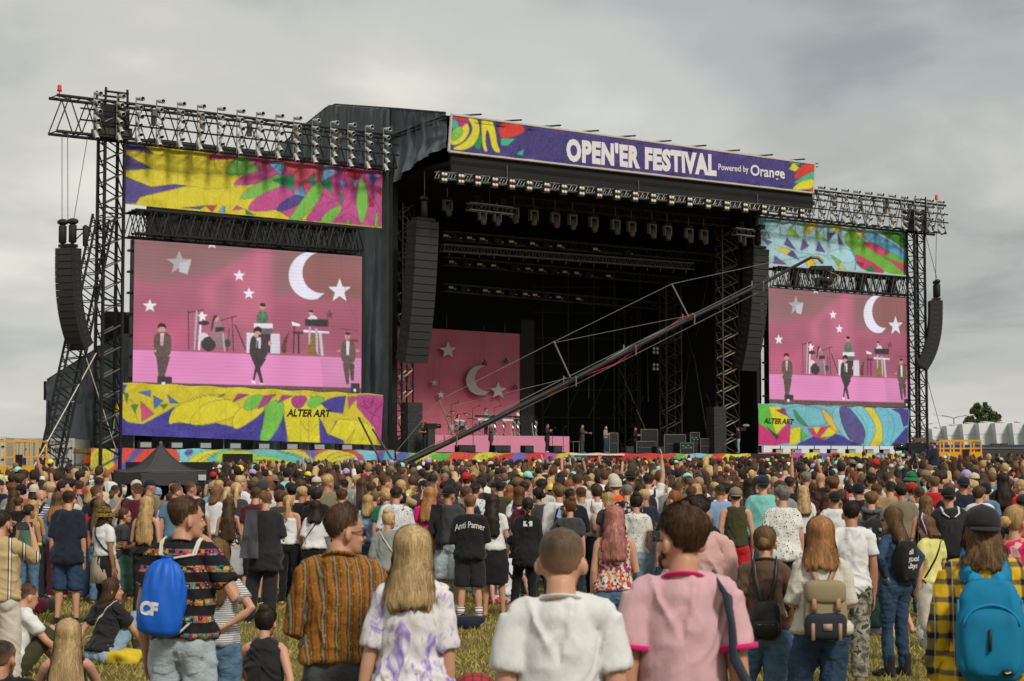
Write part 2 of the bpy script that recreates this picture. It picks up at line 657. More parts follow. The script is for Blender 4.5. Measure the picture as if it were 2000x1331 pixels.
# --- trusses
def lattice_vf(L,w,h,bay,r,faces=4):
 """zigzag braces of a box truss running along +x from 0 to L, w wide in y, h high in z"""
 mb=MB()
 n=max(1,int(round(L/bay)))
 d=L/n
 for k in range(n):
  x0,x1,xm=k*d,(k+1)*d,(k+0.5)*d
  for y in((-w/2,w/2)if w>0 else(0,)):
   mb.bar((x0,y,-h/2),(xm,y,h/2),r,3)
   mb.bar((xm,y,h/2),(x1,y,-h/2),r,3)
  if faces>2 and w>0:
   for z in(-h/2,h/2):
    mb.bar((x0,-w/2,z),(x1,w/2,z),r,3)
    mb.bar((x0,w/2,z),(x0,-w/2,z),r,3)
 return mb
def truss(root,p,q,w,h,bay,rc,rl,mc,ml=None,faces=4,roll=0.0):
 """chords (each a part) and the brace work of one truss between local points p and q"""
 p,q=Vector(p),Vector(q)
 d=q-p
 L=d.length
 X=d.normalized()
 Y=Vector((0,1,0))if abs(X.y)<0.9 else Vector((1,0,0))
 Z=X.cross(Y).normalized()
 if Z.z<-0.01:
  Z=-Z
 Y=Z.cross(X).normalized()
 M=Matrix((X,Y,Z)).transposed().to_4x4()
 M.translation=p
 M=M@Matrix.Rotation(roll,4,'X')
 cm=MB().bar((0,0,0),(L,0,0),rc,6).mesh('chord')
 cm.materials.append(mc)
 for y in((-w/2,w/2)if w>0 else(0,)):
  for z in(-h/2,h/2):
   o=link_mesh('chord',cm,None,root)
   o.matrix_local=M@Matrix.Translation((0,y,z))
 lo=lattice_vf(L,w,h,bay,rl,faces).build('brace_work',ml or mc,root)
 lo['kind']='stuff'
 lo.matrix_local=M

# --- stage house
stage=stage_thing('festival_stage','huge black roofed festival stage with dark blue side drapes','stage')
a_r=SP(1478,700,0)[0]
DECK=SP(1070,884.5,-2.9)[2]
DECK=float(DECK)
z_front_top=float(SP(880,222,-6)[2])
z_front_bot=float(SP(876,297,-6)[2])
RIDGE=[]
for px,py in((880,223),(820,218),(760,213),(700,209),(645,205),(620,225),(595,245),(560,275),(530,300)):
 d_=ray(px,py)
 p_=C0+d_*((-0.45-(C0-ST_O)@ST_A)/(d_@ST_A))-ST_O
 RIDGE.append((float(p_@ST_B),float(p_[2])))
DRAPE=mat('drape',lambda:(lambda t:(t.bump(t.noise(t.mapping(t.co(),(3,3,0.5)),2.2,5,0.6),0.7,0.14),
   t.set(color=t.ramp(t.noise(t.mapping(t.co(),(1,1,0.35)),1.3,5,0.6),[(0.3,(0.062,0.082,0.098)),(0.7,(0.135,0.163,0.182))]),rough=0.62,spec=0.35))[1])(NT('blue_black_drape')))
def drape_grid(name,fn,nu,nv,parent,m=None,pleat=0.12,freq=2.4,seed=3):
 """cloth sheet from fn(u, v) -> (point, outward normal), pleated along v"""
 V=[]
 for j in range(nv+1):
  for i in range(nu+1):
   p,nrm,s=fn(i/nu,j/nv)
   f=mnoise.noise(Vector((s*freq,j/nv*1.1,seed)))+0.5*mnoise.noise(Vector((s*freq*2.7,j/nv*2.0,seed+5)))
   f+=0.35*mnoise.noise(Vector((s*0.6+j/nv*3,j/nv*5,seed+9)))
   V.append(np.asarray(p,float)+np.asarray(nrm,float)*f*pleat)
 F=[(j*(nu+1)+i,j*(nu+1)+i+1,(j+1)*(nu+1)+i+1,(j+1)*(nu+1)+i)for j in range(nv)for i in range(nu)]
 return link_mesh(name,np_mesh(name,V,F),m or DRAPE,parent)
def ridge_z(b):
 return float(np.interp(b,[p[0]for p in RIDGE],[p[1]for p in RIDGE]))
def hood(u,v):
 b=-6+6.2*u
 top=ridge_z(b)
 low=np.interp(u,[0,0.25,0.55,0.8,1],[z_front_bot+0.25,z_front_bot-0.1,z_front_bot-0.75,z_front_bot-1.2,z_front_bot-1.0])
 z=top+(low-top)*v
 return(-0.35-0.5*math.sin(math.pi*u)*v**3,b,z),(-1,0,0),b
drape_grid('side_drape',hood,70,50,stage,None,0.26,1.5)
def side(u,v):
 b=-0.15+18*u
 top=ridge_z(b)-0.02
 z=top+(1.0-top)*v
 return(-0.5,b,z),(-1,0,0),b
drape_grid('side_drape',side,150,90,stage,None,0.30,1.1,8)
mb=MB()
mb.path([(-0.4,b,ridge_z(b)+0.05)for b in np.linspace(-6,20,24)],0.06,5)
mb.build('roof_edge',M_BLACK,stage)
V,F=[],[]
bs=np.linspace(-6.05,20,14)
for k,off in enumerate((0.12,-0.06)):
 for b in bs:
  for a in np.linspace(-0.45,a_r+0.1,12):
   bulge=0.14*abs(math.sin(a*0.85))if k==0 else 0
   V.append((a,b,z_front_top-0.3-0.05*(b+6)+off+bulge*0.5))
n1=12
for k in range(2):
 for j in range(len(bs)-1):
  for i in range(n1-1):
   q=k*len(bs)*n1+j*n1+i
   F.append((q,q+1,q+n1+1,q+n1))
link_mesh('roof',np_mesh('roof',V,F),plain('roof_tarp',(0.035,0.038,0.042),0.6),stage)
mb=MB()
mb.box(((a_r)/2,-2.9,z_front_bot-0.55),(a_r-0.3,5.9,0.25))
mb.build('soffit',M_DARK,stage)
MB().box((a_r/2-0.12,-5.75,z_front_top-1.9),(a_r-0.45,0.2,3.0)).build('fascia_back',M_DARK,stage)
MB().box((a_r/2,17.2,11.5),(a_r+16,0.3,23)).build('back_wall',M_DARK,stage)
MB().box((a_r+1.6,9.2,10.6),(0.3,15.5,19.0)).build('side_wall',M_DARK,stage)
MB().box((-0.05,9.0,10),(0.12,16.0,20)).build('side_wall',M_DARK,stage)
MB().box((a_r/2,8.8,z_front_bot-0.3),(a_r+3,17,0.2)).build('ceiling',M_DARK,stage)
MB().box((a_r/2,7.0,DECK-0.15),(a_r+0.2,20,0.3)).build('deck',plain('deck_black',(0.02,0.02,0.021),0.7),stage)
MB().box((a_r/2,-2.9,(DECK-0.35)/2+0.4),(a_r-0.4,0.2,DECK-1.0)).build('deck_front',M_DARK,stage)
for px in(768,1476):
 a=SP(px,600,-0.4)[0]
 MB().box((a,-0.4,z_front_bot/2+0.3),(0.36 if px<1000 else 0.26,0.4,z_front_bot)).build('post',M_BLACK,stage)
a=SP(755,600,0.4)[0]
fb=-6.05
FTL,FTR,FBR,FBL=(882,224),(1592,321),(1588,377),(877,296)
fas=sheet_thing('festival_banner','long purple roof banner lettered OPEN\'ER FESTIVAL over the stage opening','banner',(0,fb,0))
PUR,YEL,RED,TEA,GRN,PNK,SKY_,LIM=hx('3d3378'),hx('d8cf2c'),hx('cf3328'),hx('3fae92'),hx('0d8a55'),hx('c64a92'),hx('79b8d6'),hx('79bb4b')
z3=zoomed(850,180,3.328)
z4=zoomed(1300,250,3.3273)
art=[('f',z3([(105,150),(240,165),(180,260),(110,240)]),hx('a8327a')),('s',z3([(110,180),(150,190),(145,250),(112,250)]),TEA),
 ('f',z3([(150,160),(215,170),(155,200)]),RED),('s',z3([(100,340),(170,330),(220,260),(205,200),(170,240),(140,230),(110,260)]),YEL),
 ('s',z3([(205,165),(265,170),(290,250),(260,330),(190,370),(110,360),(200,320),(245,250),(225,200)]),YEL),
 ('s',z3([(110,250),(165,220),(180,270),(150,300),(110,320)]),LIM),
 ('f',z3([(245,350),(300,270),(310,330),(285,380)]),GRN),
 ('s',z3([(305,175),(365,180),(390,260),(400,340),(425,385),(370,380),(350,260),(335,250),(330,330),(345,380),(318,375),(310,280)]),YEL),
 ('s',z3([(425,195),(540,205),(585,255),(500,290),(430,300)]),RED),('f',z3([(430,300),(520,305),(470,350),(430,345)]),TEA),
 ('f',z3([(520,405),(575,370),(565,415)]),TEA),
 ('f',z4([(790,220),(850,225),(880,240),(830,245)]),TEA),('f',z4([(830,225),(875,265),(840,285),(805,268)]),YEL),
 ('s',z4([(885,235),(975,240),(970,270),(890,320),(835,330)]),RED),('s',z4([(970,270),(968,330),(890,350),(820,365)]),TEA),
 ('s',z4([(966,330),(960,395),(880,400),(820,400),(880,350)]),YEL),('f',z4([(925,405),(962,380),(957,425)]),RED)]
M_PRINT=attr_mat('printed_cloth')
cloth=sheet('cloth',(FTL,FTR,FBR,FBL),fb,0.06,art,PUR,M_PRINT,fas,0.075,4)
ftl,ftr,fbr,fbl=[SP(x,y,fb)for x,y in(FTL,FTR,FBR,FBL)]
FO=np.array((0,fb,0))
for p,q in((ftl,ftr),(fbl,fbr),(ftl,fbl),(ftr,fbr)):
 MB().bar(p-FO+(0,0.03,0),q-FO+(0,0.03,0),0.085,6).build('frame_rail',M_CREAM,fas)
for k in range(10):
 t=(k+0.5)/10
 p=ftl*(1-t)+ftr*t-FO
 MB().bar(p+(-0.9,0.4,0.05),p+(0.9,0.4,0.33),0.05,4).build('roof_batten',M_BLACK,fas)
def flat_text(s,px0,px1,pyc,hgt_px,b,parent,m,bold=0.0,shear=0.0,name='lettering',spacing=1.0,slope=None,org=(0,0,0),lift=0.13):
 """letters standing on the plane b, from pixel column px0 to px1; pyc is the centre line at both ends"""
 V,F=text_vf(s,1.0,bold,'LEFT',shear,spacing,cuts=3)
 x0,x1,y0,y1=V[:,0].min(),V[:,0].max(),V[:,1].min(),V[:,1].max()
 y0c,y1c=0.0,0.72
 p0,p1=SP(px0,pyc[0],b),SP(px1,pyc[1],b)
 hm=hgt_px*np.linalg.norm(SP(px0,pyc[0],b)-SP(px0,pyc[0]+1,b))
 u=(V[:,0]-x0)/(x1-x0)
 P=p0*(1-u[:,None])+p1*u[:,None]
 P[:,2]+=((V[:,1]-y0c)/(y1c-y0c)-0.5)*hm
 P=P-np.array(org)
 cl=next(c for c in parent.children if c.name.startswith('cloth')).data
 bv=BVHTree.FromPolygons([v.co[:]for v in cl.vertices],[tuple(p.vertices)for p in cl.polygons])
 for p in P:
  h=bv.ray_cast(Vector((p[0],p[1]-3,p[2])),Vector((0,1,0)))
  if h[0]is not None:
   p[1]=h[0][1]-.025
 o=link_mesh(name,np_mesh(name,P,F,False),m,parent)
 o['kind']='stuff'
 return o
M_LET=plain('letter_white',hx('d9d6da'),0.6,0,0.06,2.0)
flat_text("OPEN'ER FESTIVAL",1105,1398,(292,323),40,fb,fas,M_LET,0.06,0,spacing=1.10,org=FO)
flat_text('Powered by',1402,1461,(326,331),12,fb,fas,M_LET,0.015,0,org=FO)
flat_text('Orange',1465,1531,(332,339),21,fb,fas,M_LET,0.02,0,org=FO)
mb=MB()
for px,py in((958,388),(1260,425)):
 pass

# --- screens
PK=hx('b5607a')
def z6(pts):
 return[(250+x/2.957,450+y/2.957)for x,y in pts]
def star(cx,cy,R,k=2.957,ox=250,oy=450,rr=0.42,tilt=0.0):
 return[(ox+(cx+(R if i%2==0 else R*rr)*math.sin(tilt+i*math.pi/5))/k,oy+(cy-(R if i%2==0 else R*rr)*math.cos(tilt+i*math.pi/5))/k)for i in range(10)]
def ell(cx,cy,rx,ry,n=14):
 return[(cx+rx*math.cos(2*math.pi*i/n),cy+ry*math.sin(2*math.pi*i/n))for i in range(n)]
def crescent(cx,cy,r,k,ox,oy):
 pts=[]
 for i in range(19):
  a=math.radians(-72-i*(212/18))
  pts.append((cx+r*math.cos(a),cy+r*math.sin(a)))
 for i in range(15):
  a=math.radians(84+i*(170/14))
  pts.append((cx+r*0.44+r*0.86*math.cos(a),cy-r*0.12+r*0.86*math.sin(a)))
 return[(ox+x/k,oy+y/k)for x,y in pts]
SUIT,SKIN_,BLK,CHR,WHT=hx('62504c'),hx('cf9c86'),hx('3a3236'),hx('b9b4bd'),hx('ece8f2')
scr_art=[
 ('f',z6([(30,50),(1350,150),(1350,420),(30,300)]),hx('94686a')),
 ('f',z6([(30,330),(500,250),(740,100),(800,110),(820,600),(1345,640),(1345,760),(20,720)]),hx('ae6077')),
 ('f',z6([(395,330),(480,260),(705,105),(795,112),(800,420),(770,560),(560,540),(420,420)]),hx('bf6a80')),
 ('s',z6([(480,330),(520,270),(575,255),(590,300),(600,420),(560,500),(480,540),(470,420)]),hx('ab6478')),('f',z6([(735,300),(800,270),(800,300),(735,330)]),hx('b3687d')),('f',z6([(735,380),(800,350),(800,375),(735,405)]),hx('b3687d')),('f',z6([(735,220),(800,190),(800,215),(735,245)]),hx('b3687d')),
 ('f',z6([(702,125),(728,120),(738,470),(712,470)]),hx('c9728a')),
 ('s',z6([(30,520),(100,460),(180,520),(300,500),(330,640),(330,700),(30,700)]),hx('c0607f')),
 ('s',z6([(40,380),(300,350),(420,420),(380,470),(60,500)]),hx('a85d74')),
 ('f',z6([(950,140),(1345,160),(1345,400),(1000,420)]),hx('93605f')),
 ('f',z6([(820,430),(1345,430),(1345,720),(830,700)]),hx('a4586f')),
 ('f',z6([(20,695),(1345,742),(1345,945),(20,900)]),hx('e48dbf')),
 ('f',z6([(1090,740),(1345,748),(1345,915),(1110,905)]),hx('d285b2')),
 ('f',z6([(20,882),(1345,912),(1345,955),(20,925)]),hx('66504a')),
 ('f',z6([(470,930),(900,940),(915,948),(475,938)]),WHT),
 ('f',star(275,188,72),hx('b3aaae')),('f',z6([(275,188),(342,170),(320,255),(275,240)]),hx('c8c3c8')),
 ('f',star(457,75,34),WHT),('f',star(612,262,36),WHT),('f',star(668,367,36),WHT),('f',star(115,440,40),WHT),
 ('f',star(1208,352,72),WHT),('f',star(1147,490,30),hx('6a4444')),('f',star(404,500,30),WHT),
 ('f',crescent(1040,262,140,2.957,250,450),hx('e6e2f0')),
 ('l',z6([(1210,160),(1250,400),(1330,560)]),hx('84535a'),0.5),
 ('l',z6([(325,460),(328,690)]),hx('4a3a40'),0.9),('l',z6([(325,478),(410,462)]),BLK,1.1),('l',z6([(372,470),(360,690)]),CHR,1.4),
 ('l',z6([(398,480),(385,690)]),WHT,1.8),('f',z6(ell(412,538,32,14)),BLK),('f',z6(ell(410,620,30,26)),hx('d9cfd4')),
 ('f',z6(ell(440,660,42,44)),BLK),('l',z6([(500,525),(600,497)]),BLK,0.9),('l',z6([(572,500),(580,700)]),hx('3a2c34'),0.9),
 ('s',z6([(450,590),(465,500),(490,490),(515,550),(520,590),(560,620),(540,650),(455,640)]),hx('a37483')),
 ('f',z6(ell(482,512,15,18)),SKIN_),('s',z6([(462,500),(480,490),(492,500),(470,520),(462,580),(450,590)]),hx('4b2f2c')),
 ('f',z6([(475,562),(530,562),(528,585),(475,590)]),BLK),('f',z6(ell(500,650,24,24)),hx('8d7a80')),('f',z6(ell(545,655,20,24)),hx('57484e')),
 ('l',z6([(520,600),(530,700)]),CHR,1.3),('l',z6([(555,570),(545,700)]),BLK,0.9),('l',z6([(590,550),(650,690)]),hx('3b2a30'),1.2),
 ('f',z6(ell(748,440,17,20)),SKIN_),('s',z6([(730,440),(735,420),(762,422),(768,445)]),hx('3a2824')),
 ('s',z6([(712,540),(714,480),(740,465),(775,475),(782,540)]),hx('5d6f61')),('f',z6([(742,470),(756,470),(752,530),(744,530)]),hx('3d9a6c')),
 ('f',z6([(655,593),(850,600),(850,715),(655,710)]),hx('d8d0dc')),('f',z6([(720,590),(795,596),(795,712),(735,712)]),hx('403338')),
 ('f',z6([(697,540),(805,540),(808,568),(697,565)]),WHT),('f',z6([(700,570),(808,572),(805,602),(710,600)]),hx('6e6266')),
 ('s',z6([(860,660),(900,590),(906,590),(888,650),(890,710),(862,710)]),hx('6b3a36')),
 ('f',z6([(920,530),(970,545),(968,556),(922,552)]),WHT),('l',z6([(935,560),(930,710)]),BLK,1.2),('l',z6([(960,590),(962,712)]),BLK,1.8),
 ('f',z6([(920,588),(990,590),(988,602),(925,600)]),BLK),('f',z6(ell(1035,478,14,18)),SKIN_),('f',z6([(1018,465),(1045,460),(1050,478),(1020,474)]),hx('3c2a28')),
 ('s',z6([(1005,520),(1040,490),(1070,500),(1072,530)]),hx('d9d6dd')),('f',z6([(998,515),(1140,517),(1140,560),(1000,555)]),BLK),
 ('f',z6([(990,578),(1145,588),(1145,598),(990,590)]),WHT),('f',z6([(1015,600),(1066,600),(1062,724),(1012,722)]),hx('8a6a3a')),
 ('f',z6([(1022,560),(1034,560),(1030,660),(1020,660)]),CHR),('f',z6([(1082,596),(1100,598),(1112,728),(1096,726)]),hx('c9bfcb')),('f',z6([(1060,570),(1074,570),(1080,720),(1066,700)]),CHR),
 ('f',z6(ell(180,572,21,28)),SKIN_),('s',z6([(158,575),(160,545),(182,538),(204,550),(203,575),(190,560),(170,562)]),hx('31211f')),
 ('s',z6([(138,700),(138,610),(170,592),(200,595),(233,612),(228,740),(150,742)]),SUIT),('f',z6([(172,598),(192,598),(186,668),(174,668)]),hx('dcc4cc')),
 ('f',z6([(178,612),(186,612),(184,672),(176,672)]),hx('d28c90')),('f',z6([(150,730),(226,735),(196,850),(162,850)]),hx('5f4e48')),('f',z6([(122,706),(150,692),(150,708)]),SKIN_),
 ('f',z6([(155,848),(236,850),(236,888),(155,886)]),BLK),('f',z6([(180,882),(198,882),(198,903),(180,903)]),WHT),
 ('f',z6(ell(718,592,22,30)),SKIN_),('s',z6([(695,600),(698,565),(720,556),(742,566),(742,600),(728,585),(708,585)]),hx('2c1f1e')),
 ('s',z6([(672,748),(676,630),(700,608),(745,605),(778,640),(775,750)]),hx('41363b')),('f',z6([(712,625),(738,620),(736,684),(712,684)]),hx('d7ccd8')),
 ('f',z6([(716,640),(724,640),(724,684),(714,684)]),hx('3c2b33')),('f',z6([(682,740),(770,745),(735,800),(755,890),(740,892),(715,820),(700,880),(688,880),(705,790)]),hx('3d3337')),
 ('f',z6([(685,868),(705,872),(708,890),(686,884)]),WHT),('f',z6([(728,884),(758,884),(758,893),(728,893)]),hx('cfc7cb')),('f',z6(ell(792,655,11,14)),SKIN_),('f',z6(ell(712,612,12,10)),SKIN_),
 ('f',z6(ell(1258,612,16,24)),SKIN_),('s',z6([(1243,606),(1246,592),(1272,592),(1276,610)]),hx('37251f')),
 ('s',z6([(1218,770),(1222,650),(1245,640),(1280,642),(1305,660),(1308,775)]),hx('66564f')),('f',z6([(1250,642),(1270,642),(1268,722),(1252,722)]),hx('dfd5dc')),
 ('f',z6([(1228,770),(1302,775),(1300,870),(1282,872),(1270,800),(1268,890),(1252,892)]),hx('5c4c46')),('f',z6([(1188,702),(1215,690),(1215,706)]),SKIN_),('f',z6([(1310,690),(1340,700),(1312,706)]),SKIN_),
 ('f',z6([(1270,630),(1325,632),(1322,650),(1275,648)]),hx('8f3a33')),('l',z6([(1215,570),(1320,582)]),hx('4c3434'),0.6),('l',z6([(1250,572),(1262,640)]),hx('4c3434'),0.5),
 ('f',z6([(1280,884),(1334,886),(1334,945),(1280,942)]),BLK),('f',z6([(1298,918),(1312,918),(1312,934),(1298,934)]),WHT),
]
M_SCREEN=attr_mat('led_picture',emit=0.86,weave=False)
def video_screen(label,corners,b):
 tl,tr,br,bl=[SP(x,y,b)for x,y in corners]
 a0,a1=(tl[0]+bl[0])/2,(tr[0]+br[0])/2
 z1,z0=(tl[2]+tr[2])/2,(bl[2]+br[2])/2
 root=stage_thing('video_screen',label,'video screen','screens either side of the stage',(a0,b,z0))
 W,H=a1-a0,z1-z0
 LW,LH=LSCR
 na,nz=300,170
 u,v=np.meshgrid(np.linspace(0,1,na+1),np.linspace(0,1,nz+1))
 u,v=u.ravel(),v.ravel()
 k=SCR_Q
 P2=(k[0]*((1-u)*(1-v))[:,None]+k[1]*(u*(1-v))[:,None]+k[2]*(u*v)[:,None]+k[3]*((1-u)*v)[:,None])
 if 'c' not in SCR_C:
  nb=12
  bg=paint(P2,scr_art[:nb],PK,1.0,0).reshape(nz+1,na+1,3)
  for r_ in(5,4):
   for ax in(0,1):
    bg=sum(np.take(bg,np.clip(np.arange(bg.shape[ax])+s,0,bg.shape[ax]-1),ax)for s in range(-r_,r_+1))/(2*r_+1)
  bg=bg.reshape(-1,3)
  c_=sum(paint(P2+np.array((dx,dy)),scr_art[nb:],bg,1.04,0)for dx in(-0.55,0,0.55)for dy in(-0.55,0,0.55))/9
  m_=np.clip(np.abs(c_-bg).sum(1)*4,0,1)*(v>.3)*(np.abs(v-.86)>-1)
  q_=np.stack([P2[:,0]*.42,P2[:,1]*.22,0*u],1)
  f_=.55+.9*(.6*vnoise(q_,3)+.4*vnoise(q_*2.7,6))
  dark=(c_.mean(1)<.35)[:,None]
  SCR_C['c']=np.where(dark,c_*(1-m_+m_*f_)[:,None],c_)
  rr=np.random.default_rng(1)
  n_=vnoise(np.stack([u*12,v*7,0*u],1),4)
  SCR_C['c']*=(0.90+0.2*n_)[:,None]
 V=np.stack([u*W,0*u-0.045,(1-v)*H],1)
 F=[(r*(na+1)+c,(r+1)*(na+1)+c,(r+1)*(na+1)+c+1,r*(na+1)+c+1)for r in range(nz)for c in range(na)]
 me=np_mesh('picture',V,F)
 ca=me.color_attributes.new('print','FLOAT_COLOR','POINT')
 ca.data.foreach_set('color',np.hstack([SCR_C['c'],np.ones((len(u),1))]).astype(np.float32).ravel())
 link_mesh('picture',me,M_SCREEN,root)
 MB().box((W/2,0.2,H/2),(W+0.06,0.46,H+0.06)).build('screen_housing',M_BLACK,root)
 for k in range(7):
  MB().box((0-0.12,0.3,(k+0.5)*H/7),(0.16,0.3,0.12)).build('bracket',M_BLACK,root)
 mb=MB()
 for k in range(15):
  mb=MB().bar(((k+0.5)*W/15,0.5,0.1),((k+0.5)*W/15,0.5,H+0.5),0.04)
  mb.build('hanging_bar',M_BLACK,root)
 return root
SCR_C={}
LSCR=(1,1)
SCR_Q=[np.array(p)for p in((261,467.6),(705,502),(705,771),(257.4,761))]
SL=((261,467.6),(705.5,502),(705.5,771),(259,759))
SR=((1504,564),(1775,582),(1777.5,797),(1498,790))
video_screen('left LED screen showing singers on a pink stage under moon and stars',SL,-0.6)
video_screen('smaller far LED screen of the same pink show, beside the right tower',SR,-0.6)

# --- art banners
BN='painted cloth banners around the stage'
z2=zoomed(400,130,3.328)
z1=zoomed(0,130,3.328)
upl=[
 ('f',z1([(815,480),(900,490),(1000,570),(815,540)]),hx('5a4f8f')),('f',z1([(815,570),(985,665),(805,678)]),hx('5a4f8f')),('f',z1([(805,712),(980,785),(1130,765),(1225,775),(910,850),(885,893),(800,893)]),hx('554a90')),
 ('l',z1([(815,545),(1100,590),(1350,595),(1480,590)]),hx('6f7a30'),0.4),('l',z1([(980,665),(1200,690),(1350,700),(1480,690)]),hx('6f7a30'),0.4),('l',z1([(1225,775),(1350,800),(1480,790),(1664,760)]),hx('6f7a30'),0.4),
 ('s',z2([(30,615),(60,545),(250,548),(220,600),(150,595)]),hx('bd4a84')),('s',z2([(130,690),(200,600),(300,555),(350,600),(360,680),(200,705)]),hx('6fae4c')),('s',z2([(285,615),(330,580),(375,600),(350,625)]),hx('3a3270')),
 ('f',z2([(230,548),(1150,665),(1152,1045),(700,1003),(560,990),(470,935),(290,920),(420,830),(300,850),(330,770),(200,768),(280,700),(360,680)]),hx('c24e93')),
 ('f',z2([(370,570),(440,590),(360,680)]),hx('a7333f')),('f',z2([(430,590),(620,610),(760,640),(740,740),(650,800),(560,700)]),hx('d3586f')),
 ('s',z2([(195,765),(240,715),(450,655),(490,690),(330,760),(210,768)]),hx('c24e93')),('s',z2([(235,855),(290,790),(480,700),(510,740),(430,830),(260,860)]),hx('7fbb55')),
 ('s',z2([(290,920),(330,860),(500,780),(575,825),(500,890),(440,935),(310,935)]),hx('c24e93')),('s',z2([(465,945),(490,890),(600,830),(660,855),(560,925)]),hx('4a3f8a')),
 ('f',z2([(550,990),(600,920),(700,930),(660,1000)]),YEL),('s',z2([(555,990),(600,920),(700,780),(755,755),(760,830),(690,930),(610,1000)]),hx('78bb50')),
 ('s',z2([(650,1000),(720,920),(830,880),(820,950),(740,1005)]),hx('bd4a95')),('s',z2([(750,1005),(800,940),(885,900),(870,960),(810,1015)]),hx('78bb50')),
 ('s',z2([(1020,720),(1060,830),(1050,960),(1015,1025),(985,900),(1000,800)]),hx('7cc254')),('s',z2([(1110,930),(1125,990),(1118,1042),(1098,1040)]),hx('7cc254')),
 ('f',z2([(915,1025),(930,980),(942,1028)]),hx('7cc254')),
 ('f',z2([(412,625),(523,622),(497,722)]),hx('7ab3dc'),0.5),('f',z2([(440,742),(588,700),(580,810)]),hx('1d8a5c'),0.5),('f',z2([(580,830),(635,765),(655,850)]),hx('6fa8dc'),0.5),('f',z2([(660,755),(718,690),(718,765)]),hx('1d8a5c'),0.5),
 ('f',z2([(778,628),(858,690),(758,752)]),hx('7ab3dc'),0.5),('f',z2([(762,755),(815,715),(830,840)]),hx('1d8a5c'),0.5),('f',z2([(835,650),(872,628),(872,690)]),hx('1d8a5c'),0.5),('f',z2([(870,740),(912,752),(905,808)]),hx('6a9fe0'),0.5),
 ('f',z2([(958,735),(997,742),(975,792)]),hx('7ab3dc'),0.5),('f',z2([(1058,685),(1118,722),(1090,780)]),hx('2a6fb8'),0.5),('f',z2([(875,820),(900,825),(890,900),(872,890)]),hx('1d8a5c')),('f',z2([(925,665),(1015,690),(1000,735),(920,715)]),hx('b3263c')),
 ('f',z2([(1055,820),(1100,910),(1070,915)]),hx('b3263c')),('f',z2([(1070,650),(1150,665),(1150,690),(1100,675)]),hx('3a3280')),('f',z2([(1110,810),(1150,800),(1150,845)]),hx('b3263c')),
 ('l',z2([(880,940),(900,870),(940,760),(1000,740),(985,860),(880,945)]),hx('8d2c66'),0.5),('l',z2([(760,830),(870,895),(905,820)]),hx('8d2c66'),0.5),('l',z2([(1060,770),(1150,800)]),hx('8d2c66'),0.5),('l',z2([(1090,850),(1150,960)]),hx('8d2c66'),0.5),('l',z2([(845,1020),(930,940),(1010,1025)]),hx('8d2c66'),0.5),
 ('l',z2([(640,760),(740,680),(860,690),(940,720)]),hx('8d2c66'),0.5),('l',z2([(530,650),(700,640),(760,700)]),hx('a8304f'),0.5),
 ('f',z2([(0,905),(80,905),(45,945)]),hx('c8465c')),('f',z2([(85,948),(130,905),(130,950)]),hx('6fa8dc')),('f',z2([(180,935),(205,903),(255,928)]),hx('c24e93')),('f',z2([(262,930),(325,968),(268,965)]),hx('1d8a5c')),
 ('f',z1([(1180,920),(1340,905),(1300,930)]),hx('5a4f8f')),('f',z1([(1345,905),(1410,903),(1385,945)]),hx('c8465c')),('f',z1([(1420,948),(1450,905),(1462,950)]),hx('6fa8dc')),
]
o=sheet_thing('art_banner','yellow, pink and purple leaf banner hung above the left screen','banner',(SP(243,340,-0.6)[0],-0.6,0),BN)
sheet('cloth',((244,274),(746,334),(746,446),(241,399)),-0.6,0.06,upl,hx('d9cb34'),M_PRINT,o,0.10,11)
